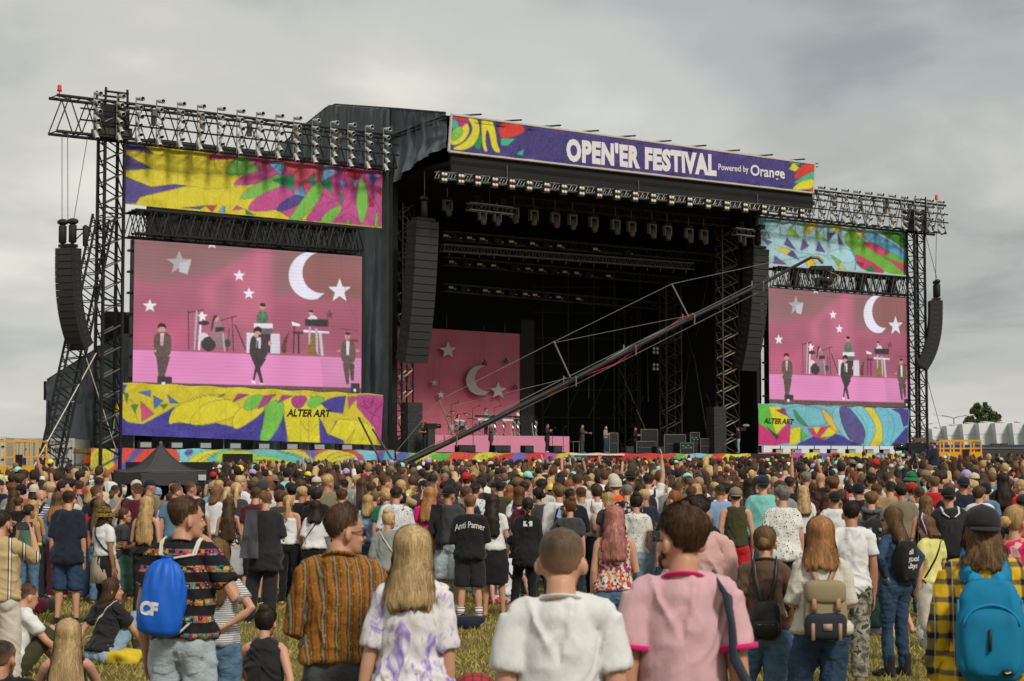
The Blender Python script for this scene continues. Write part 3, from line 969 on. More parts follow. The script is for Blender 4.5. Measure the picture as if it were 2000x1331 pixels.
lol=[
 ('f',z6([(-90,1190),(-60,1060),(0,1110),(90,1120),(270,1020),(240,1120),(400,1090),(620,1140),(770,1030),(900,1060),(920,1225),(0,1225)]),hx('423a9c')),('f',z6([(-90,880),(-5,890),(-60,1000),(-90,1020)]),hx('4a3f96')),
 ('s',z6([(240,1120),(275,1020),(420,960),(560,960),(470,1090),(380,1115),(300,1100)]),YEL),('s',z6([(370,1085),(450,1000),(600,980),(640,1060),(500,1110),(380,1125)]),YEL),('s',z6([(605,1100),(640,1030),(760,1000),(780,1050),(660,1130),(615,1145)]),YEL),
 ('f',z6([(890,950),(1130,965),(1130,1060),(1110,1225),(925,1225),(900,1080)]),YEL),('f',z6([(1105,1080),(1160,1190),(1200,1100),(1250,1235),(1110,1230)]),hx('423a9c')),('f',z6([(1160,1180),(1215,1090),(1340,1100),(1430,1140),(1440,1242),(1280,1235),(1310,1150),(1260,1220)]),YEL),
 ('f',z6([(1110,1000),(1170,970),(1260,955),(1240,1060),(1170,1050)]),hx('423a9c')),('s',z6([(790,1010),(890,990),(890,1090),(820,1210),(760,1215),(790,1100)]),hx('74bf4c')),
 ('f',z6([(600,995),(630,945),(700,950)]),hx('9a3280')),('s',z6([(660,1040),(690,960),(790,950),(740,1030)]),hx('74bf4c')),('f',z6([(745,1035),(780,955),(860,950),(780,1020)]),hx('a83a86')),('f',z6([(865,1000),(890,950),(950,955)]),hx('9a3280')),
 ('s',z6([(940,960),(1040,960),(1000,1030),(950,1020)]),hx('a83a86')),('s',z6([(1030,1010),(1060,960),(1140,965),(1080,1035)]),hx('74bf4c')),('f',z6([(1270,960),(1330,960),(1280,1030)]),hx('b84a90')),
 ('f',z6([(1325,950),(1475,955),(1470,1240),(1450,1240),(1420,1140),(1320,1020)]),hx('b1408c')),
 ('l',z6([(1350,960),(1380,1050),(1460,1080)]),hx('6a1e50'),0.6),('l',z6([(1420,960),(1400,1040),(1330,1010)]),hx('6a1e50'),0.6),('l',z6([(1470,1000),(1400,1080),(1430,1140)]),hx('6a1e50'),0.6),
 ('f',z6([(75,985),(152,1062),(82,1105)]),hx('c84a86'),0.7),('f',z6([(145,955),(200,985),(152,1035)]),hx('3a6fc0'),0.7),('f',z6([(222,950),(295,1000),(240,1000)]),hx('3a6fc0'),0.7),('f',z6([(60,935),(130,925),(130,962)]),hx('3a6fc0'),0.7),('f',z6([(15,1010),(60,1005),(40,1055)]),hx('1d8a5c'),0.7),('f',z6([(180,1010),(228,1003),(205,1032)]),hx('1d8a5c'),0.7),('f',z6([(-30,930),(0,945),(-5,1000)]),hx('1d8a5c'),0.7),('f',z6([(510,965),(560,940),(540,962)]),hx('1d8a5c'),0.7),
 ('l',z6([(275,1020),(420,960),(560,950)]),hx('60601e'),0.5),('l',z6([(-60,1000),(20,960),(60,1110)]),hx('60601e'),0.5),('l',z6([(990,1100),(1050,1180),(1090,1120)]),hx('8a8a30'),0.5),('l',z6([(1040,1060),(1045,1220)]),hx('8a8a30'),0.5),
]
o=sheet_thing('art_banner','yellow and violet banner lettered ALTER ART below the left screen','banner',(SP(220,800,-0.9)[0],-0.9,0),BN)
sheet('cloth',((232,747),(748,771),(744,870),(219,849)),-0.9,0.06,lol,hx('cdbf2c'),M_PRINT,o,0.10,12)
M_INK=plain('black_ink',(0.012,0.012,0.014),0.6)
flat_text('ALTER ART',558,647,(806,807.5),14,-0.9,o,M_INK,0.03,0.22,org=(SP(220,800,-0.9)[0],-0.9,0),lift=0.22)
upr=[
 ('f',z4([(575,570),(760,585),(700,640),(600,640)]),hx('8fc6de')),('f',z4([(690,585),(790,592),(740,605)]),hx('7d74ae')),('f',z4([(780,705),(805,645),(880,712)]),hx('85b53a'),0.4),('f',z4([(900,705),(910,610),(1000,592),(1015,610)]),hx('dcc63c'),0.4),('f',z4([(1050,605),(1180,625),(1130,675),(1090,680)]),hx('dfcb50'),0.4),
 ('f',z4([(975,665),(1050,735),(975,720)]),hx('85b53a'),0.4),('f',z4([(1048,682),(1100,682),(1055,742)]),hx('5b3f86'),0.4),('f',z4([(1112,692),(1165,765),(1120,755)]),hx('6b5a9c'),0.4),('f',z4([(1220,635),(1290,690),(1240,660)]),hx('4f3b78'),0.4),('f',z4([(1225,655),(1295,690),(1265,735)]),hx('e0c860'),0.4),
 ('f',z4([(765,760),(785,710),(850,795)]),hx('5b4f92'),0.4),('f',z4([(875,790),(895,725),(935,765),(885,800)]),hx('7b5aa0'),0.4),('f',z4([(970,800),(995,735),(1040,810)]),hx('5b4f92'),0.4),('f',z4([(700,785),(790,780),(820,795),(790,825)]),hx('dcc63c'),0.4),('f',z4([(785,825),(825,795),(875,860)]),hx('4f4790'),0.4),('f',z4([(700,830),(790,890),(700,890)]),hx('6a5fa6'),0.4),
 ('f',z4([(615,710),(690,745),(660,760)]),hx('6a5fa6')),('s',z4([(1045,820),(1160,780),(1240,830),(1200,880),(1100,860)]),hx('a9dcea')),('s',z4([(1170,740),(1215,650),(1300,760),(1580,955),(1450,940),(1250,830)]),hx('6fb13a'),0.4),('f',z4([(1070,825),(1140,870),(1120,900)]),hx('85b53a')),('f',z4([(1130,875),(1175,920),(1120,915)]),hx('dcc63c')),
 ('f',z4([(900,860),(945,845),(980,905),(930,910)]),hx('dcc63c')),('s',z4([(1235,820),(1330,870),(1440,945),(1300,930),(1240,880)]),hx('c43a64'),0.4),('s',z4([(1285,745),(1370,745),(1455,805),(1420,840),(1330,790)]),hx('d24a74'),0.4),('f',z4([(1430,845),(1570,890),(1580,955),(1520,915)]),hx('d24a74'),0.4),('f',z4([(1420,840),(1455,805),(1570,865),(1570,895)]),hx('6fb13a'),0.4),
 ('s',z4([(1350,640),(1450,640),(1570,740),(1570,800)]),hx('4f9a3a')),('s',z4([(1290,720),(1370,680),(1570,830),(1570,870),(1400,770)]),hx('62aed6')),('f',z4([(1300,905),(1355,900),(1350,935),(1310,935)]),hx('1d8a4c')),('f',z4([(1240,870),(1290,880),(1280,905)]),hx('8a2f3a')),
 ('l',z4([(640,640),(760,710),(900,700),(1160,765),(1235,830)]),hx('5aa9c6'),0.6),('l',z4([(700,760),(900,820),(1060,830)]),hx('5aa9c6'),0.6),('l',z4([(800,640),(1060,600),(1060,740)]),hx('5aa9c6'),0.6),('l',z4([(1215,820),(1240,850),(1230,920)]),hx('2f8fb8'),1.2),('l',z4([(850,850),(1000,810),(1070,860)]),hx('5aa9c6'),0.6),
]
o=sheet_thing('art_banner','pale blue banner of painted triangles above the far right screen','banner',(SP(1480,480,-0.6)[0],-0.6,0),BN)
sheet('cloth',((1478,421),(1772,455),(1774,538),(1482,513)),-0.6,0.06,upr,hx('a6cfdd'),M_PRINT,o,0.10,13)
z9=zoomed(1450,400,2.56)
lor=[
 ('f',z9([(75,1000),(140,1000),(180,1150),(180,1175),(80,1110)]),hx('5cb83c'),0.4),('f',z9([(130,1010),(200,1015),(240,1080),(165,1150)]),hx('d8cf2c'),0.4),('f',z9([(75,1090),(170,1150),(240,1085),(235,1190),(150,1205),(75,1200)]),hx('c62f78'),0.4),('f',z9([(165,1030),(210,1015),(230,1060)]),hx('8d2c66')),
 ('f',z9([(120,1110),(180,1160),(170,1175)]),hx('204a2c')),('s',z9([(215,1015),(390,1015),(430,1090),(330,1110),(250,1080)]),hx('6fb6cc')),('s',z9([(250,1015),(300,1080),(330,1110),(270,1085)]),hx('3c8f58')),('s',z9([(395,1015),(440,1060),(480,1120),(460,1140),(420,1090)]),hx('d8b83c')),('f',z9([(240,1120),(290,1110),(290,1190),(235,1205)]),hx('d8cf2c'),0.4),('f',z9([(290,1120),(325,1160),(295,1185)]),hx('5cb83c'),0.4),
 ('f',z9([(325,1120),(440,1105),(410,1180),(355,1160)]),hx('c83a6c'),0.4),('f',z9([(350,1115),(390,1110),(370,1150)]),hx('d8cf2c'),0.4),('f',z9([(385,1165),(430,1110),(470,1140),(440,1160)]),hx('d8cf2c')),('f',z9([(290,1190),(355,1160),(410,1180),(460,1145),(560,1180),(600,1205),(270,1205)]),hx('413a92')),
 ('s',z9([(460,1020),(540,1015),(520,1120),(560,1190),(500,1150),(450,1080)]),hx('7fc0d6')),('s',z9([(480,1020),(540,1020),(600,1100),(610,1190),(540,1180),(500,1090)]),hx('56508e'),0.4),('s',z9([(540,1018),(615,1018),(670,1110),(640,1200),(600,1195),(620,1130),(570,1060)]),hx('79c3d8')),('s',z9([(605,1018),(650,1018),(705,1100),(700,1180),(660,1205),(630,1205),(670,1130),(650,1070)]),hx('d9cd3a')),('s',z9([(655,1018),(740,1018),(800,1060),(805,1140),(760,1195),(700,1205),(710,1100)]),hx('6fbdd8')),
 ('f',z9([(740,1018),(828,1022),(826,1100),(805,1110),(790,1050)]),hx('4a3f96')),('f',z9([(805,1130),(826,1110),(824,1208),(740,1207)]),hx('3d3790')),('l',z9([(720,1020),(770,1100),(740,1195)]),hx('3f96b8'),0.6),('l',z9([(560,1025),(630,1110),(615,1195)]),hx('3f96b8'),0.6),('l',z9([(480,1030),(490,1080),(540,1180)]),LINE,0.5),
]
o=sheet_thing('art_banner','turquoise and violet banner lettered ALTER ART below the far right screen','banner',(SP(1480,830,-0.9)[0],-0.9,0),BN)
sheet('cloth',((1480,788),(1775,799),(1772,872),(1481,871)),-0.9,0.06,lor,hx('6fb0c8'),M_PRINT,o,0.10,14)
flat_text('ALTER ART',1491,1550,(821.5,824),10.5,-0.9,o,M_INK,0.03,0.22,org=(SP(1480,830,-0.9)[0],-0.9,0),lift=0.22)
z5=zoomed(50,430,2.511)
z8=zoomed(350,870,3.636)
sk=[
 ('s',z5([(315,1180),(345,1120),(420,1120),(445,1150),(430,1210),(360,1240),(315,1235)]),hx('cfc634'),0.8),('s',z5([(440,1115),(480,1115),(450,1190),(430,1190)]),hx('5a66b8')),('s',z5([(440,1215),(500,1180),(530,1130),(570,1118),(560,1140),(510,1200),(450,1240)]),hx('4f55a8'),0.5),('f',z5([(740,1120),(800,1120),(880,1150),(790,1190),(750,1160)]),hx('7fc3d2')),('s',z5([(770,1120),(820,1125),(815,1150),(790,1160)]),hx('5a4fa0')),
 ('s',z5([(795,1190),(870,1135),(1000,1120),(1000,1200),(860,1230)]),hx('c7cc3a'),0.6),
 ('f',z8([(0,20),(250,25),(180,100),(60,130),(0,150)]),hx('77c4d4')),('s',z8([(30,50),(80,25),(100,50),(60,80)]),hx('5a4fa0')),('s',z8([(60,130),(110,70),(200,40),(290,30),(240,100),(200,150),(120,160)]),hx('cfcf38'),0.6),
 ('f',z8([(190,100),(300,30),(700,30),(1000,110),(1000,150),(240,160)]),hx('5fbab6')),('s',z8([(265,110),(300,45),(480,40),(560,80),(430,90),(320,110)]),hx('b4cc3c'),0.5),('s',z8([(500,90),(620,75),(760,110),(860,140),(700,150),(520,120)]),hx('a8c63a'),0.6),('s',z8([(690,30),(860,35),(1000,90),(960,110),(830,60)]),hx('d0c63a'),0.5),('s',z8([(890,30),(970,35),(990,90),(940,100)]),hx('6a5fae')),
 ('s',z8([(960,110),(1010,50),(1150,35),(1270,90),(1180,140),(1050,145)]),hx('cfc83a'),0.6),('s',z8([(1160,110),(1250,90),(1330,100),(1270,150),(1180,150)]),hx('6a5fae')),('f',z8([(1230,35),(1400,40),(1420,130),(1330,150),(1300,70)]),hx('79c2d6')),('s',z8([(1400,110),(1410,45),(1470,40),(1450,120)]),hx('5a55a8')),('f',z8([(1460,40),(1530,40),(1530,130),(1440,120)]),hx('5aa8c8')),
]
for pts in([(1010,130),(1080,60),(1180,45)],[(1040,140),(1110,80),(1220,70)],[(100,140),(170,80),(270,50)],[(140,150),(200,90),(260,70)],[(520,105),(700,110),(850,145)],[(700,40),(820,75),(990,130)]):
 sk.append(('l',z8(pts),LINE,0.55))
for k in range(9):
 sk.append(('l',z5([(322+k*13,1225-k*4),(345+k*11,1140)]),LINE,0.4))
o=sheet_thing('art_banner','red, yellow and turquoise fern banner along the foot of the left wing','banner',(SP(180,890,-1.6)[0],-1.6,0),BN)
sheet('cloth',((178,876),(770,880),(772,925),(176,928)),-1.6,0.075,sk,hx('cf4a3f'),M_PRINT,o,0.04,15)
MB().box((0,0,0),(1.75,0.12,0.9)).build('speaker_panel',M_BLACK,o).location=tuple(SP(462,903,-1.6)-np.array((SP(180,890,-1.6)[0],-1.45,0)))
sk2=[]
cols=[hx('c3322c'),hx('5560b0'),hx('d2c63a'),hx('7fc0d8'),hx('58b04a'),hx('d24a3a'),hx('6a66b4'),hx('cfcf3c'),hx('8fc8d8'),hx('c83a2c'),hx('cdbf38'),hx('b24a9a')]
x=772
rr=random.Random(4)
while x<1480:
 w_=rr.uniform(30,95)
 c_=rr.choice(cols)
 yy=rr.uniform(878,893)
 sk2.append(('s',[(x-16,925),(x+rr.uniform(-10,10),yy+6),(x+w_*rr.uniform(.3,.7),yy-8),(x+w_,yy+8),(x+w_*1.1,930)],c_,0.4))
 for j in range(3):
  sk2.append(('l',[(x+4+j*9,912),(x+w_*0.5,yy+2),(x+w_-j*8,905)],LINE,0.3))
 x+=w_*rr.uniform(.35,.7)
o=sheet_thing('art_banner','narrow multicoloured banner strip along the front edge of the stage deck','banner',(SP(772,890,-3.2)[0],-3.2,0),BN)
sheet('cloth',((774,884),(1466,887),(1466,912),(774,922)),-3.2,0.075,sk2,hx('c9c03a'),M_PRINT,o,0.03,16)
sk3=[]
x=1480
while x<1775:
 w_=rr.uniform(18,40)
 sk3.append(('s',[(x-4,915),(x,886),(x+w_*0.6,882),(x+w_,892),(x+w_*0.9,915)],rr.choice(cols),0.4))
 x+=w_*0.8
o=sheet_thing('art_banner','faded pastel banner strip along the foot of the right wing','banner',(SP(1480,890,-1.6)[0],-1.6,0),BN)
sheet('cloth',((1481,884),(1775,886),(1775,905),(1481,908)),-1.6,0.09,sk3,hx('7fc0b8'),M_PRINT,o,0.03,17)

# --- towers, trusses and lamps
def gz(a,b):
 w=ST(a,b,0)
 return ground_z(w[0],w[1])
def tower(label,px0,px1,py_top,b,dep):
 a0,a1=SP(px0,600,b)[0],SP(px1,600,b)[0]
 ac=(a0+a1)/2
 zt=float(SP((px0+px1)/2,py_top,b)[2])
 zb=gz(ac,b)-0.05
 root=stage_thing('truss_tower',label,'tower','truss towers at the stage ends',(ac,b,zb))
 truss(root,(0,0,0),(0,0,zt-zb),dep,a1-a0,1.15,0.10,0.045,M_BLACK)
 for k in range(1,4):
  z=(zt-zb)*k/4+0.4
  for z_ in(z,z+0.3):
   MB().box((0,-dep/2,z_),(a1-a0+0.16,0.08,0.07)).build('tie_bar',M_BLACK,root)
 return root,ac,zt
tl_root,tl_a,tl_z=tower('left black lattice tower with box head standing beside the left screen',194,232,255,-1.2,0.9)
tr_root,tr_a,tr_z=tower('right black lattice tower standing beside the far screen',1780,1800,440,-1.2,0.7)
def tower_head(root,w,h,z0):
 MB().box((0,0,z0+h*0.42),(w*0.95,w*0.9,h*0.5)).build('head_block',M_BLACK,root)
 MB().box((0,0,z0+0.12),(w*1.12,w,h*0.2)).build('sleeve_block',plain('block_brown',(0.03,0.027,0.022),0.6),root)
 for sx in(-1,1):
  for sy in(-1,1):
   MB().bar((sx*w*0.42,sy*w*0.4,z0+h*0.6),(sx*w*0.40,sy*w*0.4,z0+h*1.12),0.07).build('top_post',M_BLACK,root)
 for sy in(-1,1):
  MB().bar((-w*0.45,sy*w*0.4,z0+h*1.02),(w*0.45,sy*w*0.4,z0+h*1.02),0.06).build('top_rail',M_BLACK,root)
  MB().bar((-w*0.45,sy*w*0.46,z0+h*0.25),(w*0.45,sy*w*0.46,z0+h*0.62),0.05).build('plate_brace',M_ALU,root)
tower_head(tl_root,1.5,2.15,tl_z-gz(tl_a,-1.2)+0.05-0.25)
tower_head(tr_root,1.3,2.1,tr_z-gz(tr_a,-1.2)+0.05-0.35)
M_LAMPBODY=plain('par_can_alloy',(0.62,0.62,0.60),0.4,0.35,0.15,9.0)
V,F=lathe([(0.0,0.26),(0.07,0.26),(0.10,0.2),(0.105,-0.12),(0.135,-0.16),(0.135,-0.24),(0.115,-0.24),(0.105,-0.19),(0.0,-0.185)],10)
PAR=np_mesh('lamp',V,F)
PAR.materials.append(M_LAMPBODY)
PAR.materials.append(M_LENS)
for p in PAR.polygons[-20:]:
 p.material_index=1
YOKE=MB().bar((-0.15,0,0),(-0.15,0,0.24),0.02).bar((0.15,0,0),(0.15,0,0.24),0.02).bar((-0.15,0,0.24),(0.15,0,0.24),0.02).mesh('yoke')
YOKE.materials.append(M_BLACK)
def lamp_bar(px,pyt,pyb,b,label,group,tilts):
 a,_,zt=SP(px,pyt,b)
 zb=SP(px,pyb,b)[2]
 H=zt-zb
 root=stage_thing('lamp_bar',label,'lamp bar',group,(a,b,zb))
 MB().bar((0,0,0),(0,0,H),0.035).build('pole',M_ALU,root)
 n=len(tilts)
 for k,t in enumerate(tilts):
  z=H-0.1-(H-0.2)*k/(n-1)
  o=link_mesh('lamp',PAR,None,root)
  o.location=(0.16 if k%2==0 else 0.08,-0.18,z)
  o.rotation_euler=(math.radians(-(90-t)),0,math.radians(10))
 return root
tl6=[8,18,28,38,54,64]
LG,RG='lamp bars clamped to the left lighting truss','lamp bars clamped to the right lighting truss'
lpx=[184,229,266,306,347,386,425,463,501,539,574,610,646,680,714,749]
words_l=['outermost lamp bar on the overhanging left truss end','lamp bar right in front of the left tower head block','lamp bar just right of the left tower head, above the violet banner corner']+ ['lamp bar of six cans above the yellow banner, %s in from the tower'%w for w in('second','third','fourth','fifth')]+ ['lamp bar of six cans above the pink and green banner half, %s from its left'%w for w in('first','second','third','fourth','fifth')]+ ['lamp bar against the stage side drape, %s along it'%w for w in('first','second','third')]+['last lamp bar of the left truss, nearest the purple roof banner']
for px,w in zip(lpx,words_l):
 t=(px-184)/(749-184)
 lamp_bar(px,180+70*t,268+64*t,-2.15,w,LG,tl6)
rpx=[1598,1621,1644,1667,1690,1713,1736,1760,1786,1810,1831]
words_r=['right truss lamp bar closest to the purple roof banner end']+['right truss lamp bar, %s out from the roof banner end'%w for w in('second','third','fourth','fifth','sixth','seventh')]+ ['right truss lamp bar just before the tower head','right truss lamp bar in front of the tower head','right truss lamp bar between tower and red beacon','outermost right lamp bar under the red beacon']
for px,w in zip(rpx,words_r):
 t=(px-1598)/(1831-1598)
 lamp_bar(px,364+28*t,430+26*t,-2.15,w,RG,[12,14,16,20,34,50])
for lab,px0,py0,px1,py1,hpx in(('long black lighting truss overhanging the left tower, above the yellow banner',103,224,766,300,70),('black lighting truss reaching past the right tower to the red beacon',1480,392,1836,428,58)):
 p0,p1=SP(px0,py0,-1.4),SP(px1,py1,-1.4)
 h=SP(px0,py0-hpx/2,-1.4)[2]-SP(px0,py0+hpx/2,-1.4)[2]
 root=stage_thing('lighting_truss',lab,'truss','lighting trusses over the screens',tuple(p0))
 zm=(p0[2]+p1[2])/2-p0[2]
 truss(root,(0,0,zm*0.2),tuple(p1-p0-np.array((0,0,(p1-p0)[2]*0.8))),1.1,h,1.35,0.085,0.04,M_BLACK)
 L=(p1-p0)[0]
 for z in(-0.25,0.35):
  MB().bar((1.2,-0.75,z),(L,-0.75,z),0.05,5).build('clamp_rail',M_BLACK,root)
 for k in range(6):
  MB().box((L*(k+1)/7.2,0.2,0.35*h-0.2),(0.22,0.22,0.8)).build('dimmer_box',plain('dull_tan',(0.16,0.13,0.09),0.7),root)
for lab,px,py in(('red beacon lamp on a short pole at the left truss tip',116,190),('red beacon lamp on a short pole at the right truss tip',1829,398)):
 p=SP(px,py,-1.4)
 root=stage_thing('beacon_lamp',lab,'beacon',None,tuple(p))
 MB().bar((0,0,-0.1),(0,0,0.34),0.03).build('pole',M_ALU,root)
 MB().add(lathe([(0.0,0.30),(0.13,0.30),(0.13,0.36),(0.11,0.38),(0.11,0.6),(0.0,0.66)],10)).build('lamp_dome',M_RED,root,True)
for lab,px0,py0,px1,py1,hpx in(('dense black lattice beam the left screen hangs from',255,437,700,468,46),('dense black lattice beam the far right screen hangs from',1508,541,1772,561,36)):
 p0,p1=SP(px0,py0,-0.3),SP(px1,py1,-0.3)
 zc=(p0[2]+p1[2])/2
 h=SP(px0,py0-hpx/2,-0.3)[2]-SP(px0,py0+hpx/2,-0.3)[2]
 L=p1[0]-p0[0]
 root=stage_thing('lattice_beam',lab,'truss','beams the screens hang from',(p0[0],-0.3,zc))
 truss(root,(0,-0.35,0),(L,-0.35,0),0.5,h,0.8,0.06,0.035,M_BLACK)
 truss(root,(0,0.55,-0.08),(L,0.55,-0.08),0.6,h*1.05,0.72,0.06,0.035,M_BLACK)
 for k in range(4):
  MB().box((L*(k+0.7)/4.2,0.1,0),(0.55,0.4,h*0.95)).build('hoist_case',M_BLACK,root)
 for k in range(24):
  MB().bar((L*k/23,-0.3,-h/2-0.75),(L*k/23,-0.3,-h/2),0.03).build('drop_bar',M_BLACK,root)
 MB().bar((0,-0.3,-h/2-0.5),(L,-0.3,-h/2-0.5),0.05).build('drop_rail',M_BLACK,root)

# --- loudspeaker arrays
def line_array(label,px,pyt,pyb,depth_b,n,w,yaw,tilt0,tilt1,dep=0.75,group='line arrays hung around the stage',hoist=True,pull=None):
 p=SP(px,pyt,depth_b)
 H=p[2]-SP(px,pyb,depth_b)[2]
 root=stage_thing('line_array',label,'loudspeakers',group,tuple(p))
 root.rotation_euler=(0,0,ST_RZ+math.radians(yaw))
 tl=[math.radians(tilt0+(tilt1-tilt0)*(k/(n-1))**1.7)for k in range(n)]
 h=H/sum(math.cos(t)for t in tl)
 bm=MB()
 x0,x1,d=w/2,w/2*0.98,dep
 bm.box((0,d/2,-h/2),(w,d,h*0.955))
 cab=bm.mesh('cabinet')
 cab.materials.append(M_CAB)
 gm=MB().box((0,-0.012,-h/2),(w*0.965,0.02,h*0.86)).box((w*0.5+0.006,d*0.55,-h/2),(0.02,d*0.35,h*0.35)).box((-w*0.5-0.006,d*0.55,-h/2),(0.02,d*0.35,h*0.35)).mesh('grille')
 gm.materials.append(M_GRILLE)
 pos=Vector((0,0,0))
 for k in range(n):
  R=Matrix.Rotation(tl[k],4,'X')
  o=link_mesh('cabinet',cab,None,root)
  o.matrix_local=Matrix.Translation(pos)@R
  g=link_mesh('grille',gm,None,o)
  pos=pos+(R@Vector((0,0,-h)))
 if hoist:
  MB().box((0,0.35,0.12),(w*0.8,0.5,0.16)).build('flying_frame',M_BLACK,root)
  for sx in((-1,1)if hoist==2 else(0,)):
   MB().add(tube([(sx*w*0.3,0.3,0.3),(sx*w*0.3,0.3,1.15)],[0.2,0.2],8)).build('hoist_sleeve',M_RUBBER,root,True)
   MB().add(ball((sx*w*0.3,0.3,1.35),(0.34,0.22,0.17),10,6)).build('hoist_motor',M_CAB,root,True)
 return root,p
r_,p_=line_array('line array of black boxes hanging left of the left tower',124,484,683,-3.4,15,1.08,-62,0,34,hoist=2)
for k,px in enumerate((121,132,172)):
 q=SP(px,262,-1.4)-p_
 Mi=Matrix.Rotation(-math.radians(-62),3,'Z')
 e=Mi@Vector(q)
 s=Vector((-0.38+0.38*k,0.3,1.45))
 MB().bar(tuple(s),tuple(e),0.022,3).build('chain',M_CABLE,r_)
MB().add(tube([(0.9,0.6,0.1),(0.9,0.6,1.1)],[0.13,0.15],8)).build('cable_bag',M_RUBBER,r_,True)
MB().bar((0.2,0.4,0.25),(0.95,0.6,0.95),0.04).bar((0.95,0.6,0.95),(0.2,0.4,0.95),0.04).build('bracket',M_BLACK,r_)
r_,p_=line_array('tall grey line array hanging at the left edge of the stage opening',835,432,708,-3.2,18,1.65,4,3,15,0.9)
MB().bar((0.0,0.3,1.5),(0.0,0.3,z_front_bot-p_[2]-0.5),0.025,3).build('chain',M_CABLE,r_)
r_,p_=line_array('tall black line array hanging at the right edge of the stage opening',1487,486,724,-3.2,18,1.5,4,2,19,0.9)
MB().bar((0.0,0.3,1.5),(0.0,0.3,z_front_bot-p_[2]-0.5),0.025,3).build('chain',M_CABLE,r_)
r_,p_=line_array('line array seen edge-on right of the right tower',1838,588,724,-2.6,14,1.15,52,0,34,0.85,hoist=2)
for k,px in enumerate((1806,1829)):
 q=SP(px,452,-1.4)-p_
 Mi=Matrix.Rotation(-math.radians(52),3,'Z')
 e=Mi@Vector(q)
 MB().bar((-0.35+0.7*k,0.3,1.45),tuple(e),0.025,3).build('chain',M_CABLE,r_)
root=stage_thing('raking_lattice_leg','slanted black lattice leg leaning against the left tower','truss',None,tuple(SP(96,908,-3.0)))
p0=SP(96,912,-3.0)
p1=SP(203,425,-1.6)
truss(root,(0,0,-0.3),tuple(p1-p0),0.7,0.95,0.75,0.07,0.035,M_BLACK)
root=stage_thing('guy_wire','thin steel guy wires running down left of the left tower','cable',None,tuple(p0))
MB().bar(SP(56,930,-6.0)-p0,SP(188,690,-1.8)-p0,0.03,3).build('wire',M_CREAM,root)
MB().bar(SP(165,690,-1.5)-p0,SP(235,905,-1.5)-p0,0.03,3).build('wire',M_CREAM,root)
MB().bar(SP(190,262,-1.4)-p0,SP(183,700,-1.4)-p0,0.012,3).build('wire',M_CABLE,root)
p0=SP(1800,700,-1.0)
root=stage_thing('guy_wire','thin guy wire slanting down right of the right tower','cable',None,tuple(p0))
MB().bar((0,0,0),SP(1842,855,4)-p0,0.025,3).build('wire',M_CABLE,root)

# --- draped scaffold behind the left tower
root=stage_thing('draped_scaffold','dark draped scaffold wing with swagged cloth behind the left tower','scaffold',None,tuple(SP(90,880,10)))
base=SP(90,880,10)
def wing(z_lo,z_hi,seed):
 def fn(u,v):
  px=90+(262-90)*u
  top=745-(745-652)*min(1,(px-90)/147)if z_hi is None else 784
  bot=784 if z_lo is None else 880
  sag=0
  py=top+(bot-top)*v+(6*math.sin(u*math.pi*3)**2*v if z_hi is None else 4*math.sin(u*9)*(1-v))
  p=SP(px,py,10-2.0*u)-base
  return p,(0,-1,0),u*5
 return fn
drape_grid('side_drape',wing(None,None,1),60,24,root,None,0.14,1.3,21)
drape_grid('side_drape',wing(1,1,2),60,24,root,None,0.22,1.6,25)
for px in(95,149,200):
 MB().bar(SP(px,782,9.6)-base,SP(px,905,9.6)-base,0.06).build('scaffold_tube',M_ALU if px==149 else M_BLACK,root)
MB().box(SP(250,760,9)-base,(3.0,0.2,9)).build('back_drape',M_DARK,root)
MB().bar(SP(92,743,10)-base,SP(237,652,9)-base,0.07).build('top_rail',M_BLACK,root)
MB().bar(SP(88,745,11)-base,SP(88,782,11)-base,0.09).build('scaffold_tube',M_BLACK,root)
root=stage_thing('scaffold_stair','steel scaffold steps with yellow planks between container and red banner','scaffold',None,tuple(SP(150,915,3)))
base=SP(150,915,3)
for py,m in((884,M_ALU),(908,M_ALU)):
 MB().bar(SP(143,py,3)-base,SP(178,py,3)-base,0.06).build('rail',m,root)
for px in(146,176):
 MB().bar(SP(px,875,3)-base,SP(px,930,3)-base,0.06).build('scaffold_tube',M_ALU,root)
for k in range(4):
 MB().box(SP(149+8*k,881,3)-base,(0.22,0.3,0.2)).build('plank',plain('plank_ochre',(0.25,0.19,0.04),0.7),root)
MB().bar(SP(135,915,3)-base,SP(172,896,3)-base,0.05).build('brace',M_ALU,root)
MB().box(SP(171,897,2.8)-base,(0.45,0.1,0.42)).build('warning_panel',plain('panel_orange',(0.7,0.12,0.02),0.6),root)
V,F=MB().box((0,0,0),(1,1,1)).mesh('x'),None
fl_body=MB().box((0,0,0),(0.72,0.3,0.42)).mesh('housing')
fl_body.materials.append(M_RUBBER)
fl_face=MB().box((0,-0.17,0.02),(0.62,0.04,0.26)).mesh('lens')
fl_face.materials.append(plain('flood_face',(0.33,0.35,0.36),0.4,0,0.15,5))
for i,px in enumerate((282,343,399,457,513,568,621,675,1519,1555,1591,1625,1661,1696,1728)):
 py=866+(px-282)*0.012 if px<1000 else 879+(px-1519)*0.005
 nth=('first','second','third','fourth','fifth','sixth','seventh','eighth')[i if i<8 else i-8]
 r=stage_thing('flood_light','black flood box under the %s banner, %s from the left of its row'%('left ALTER ART' if i<8 else 'right ALTER ART',nth),'flood light','flood boxes below the lower banners',tuple(SP(px,py+4,-0.7)))
 link_mesh('housing',fl_body,None,r)
 link_mesh('lens',fl_face,None,r)
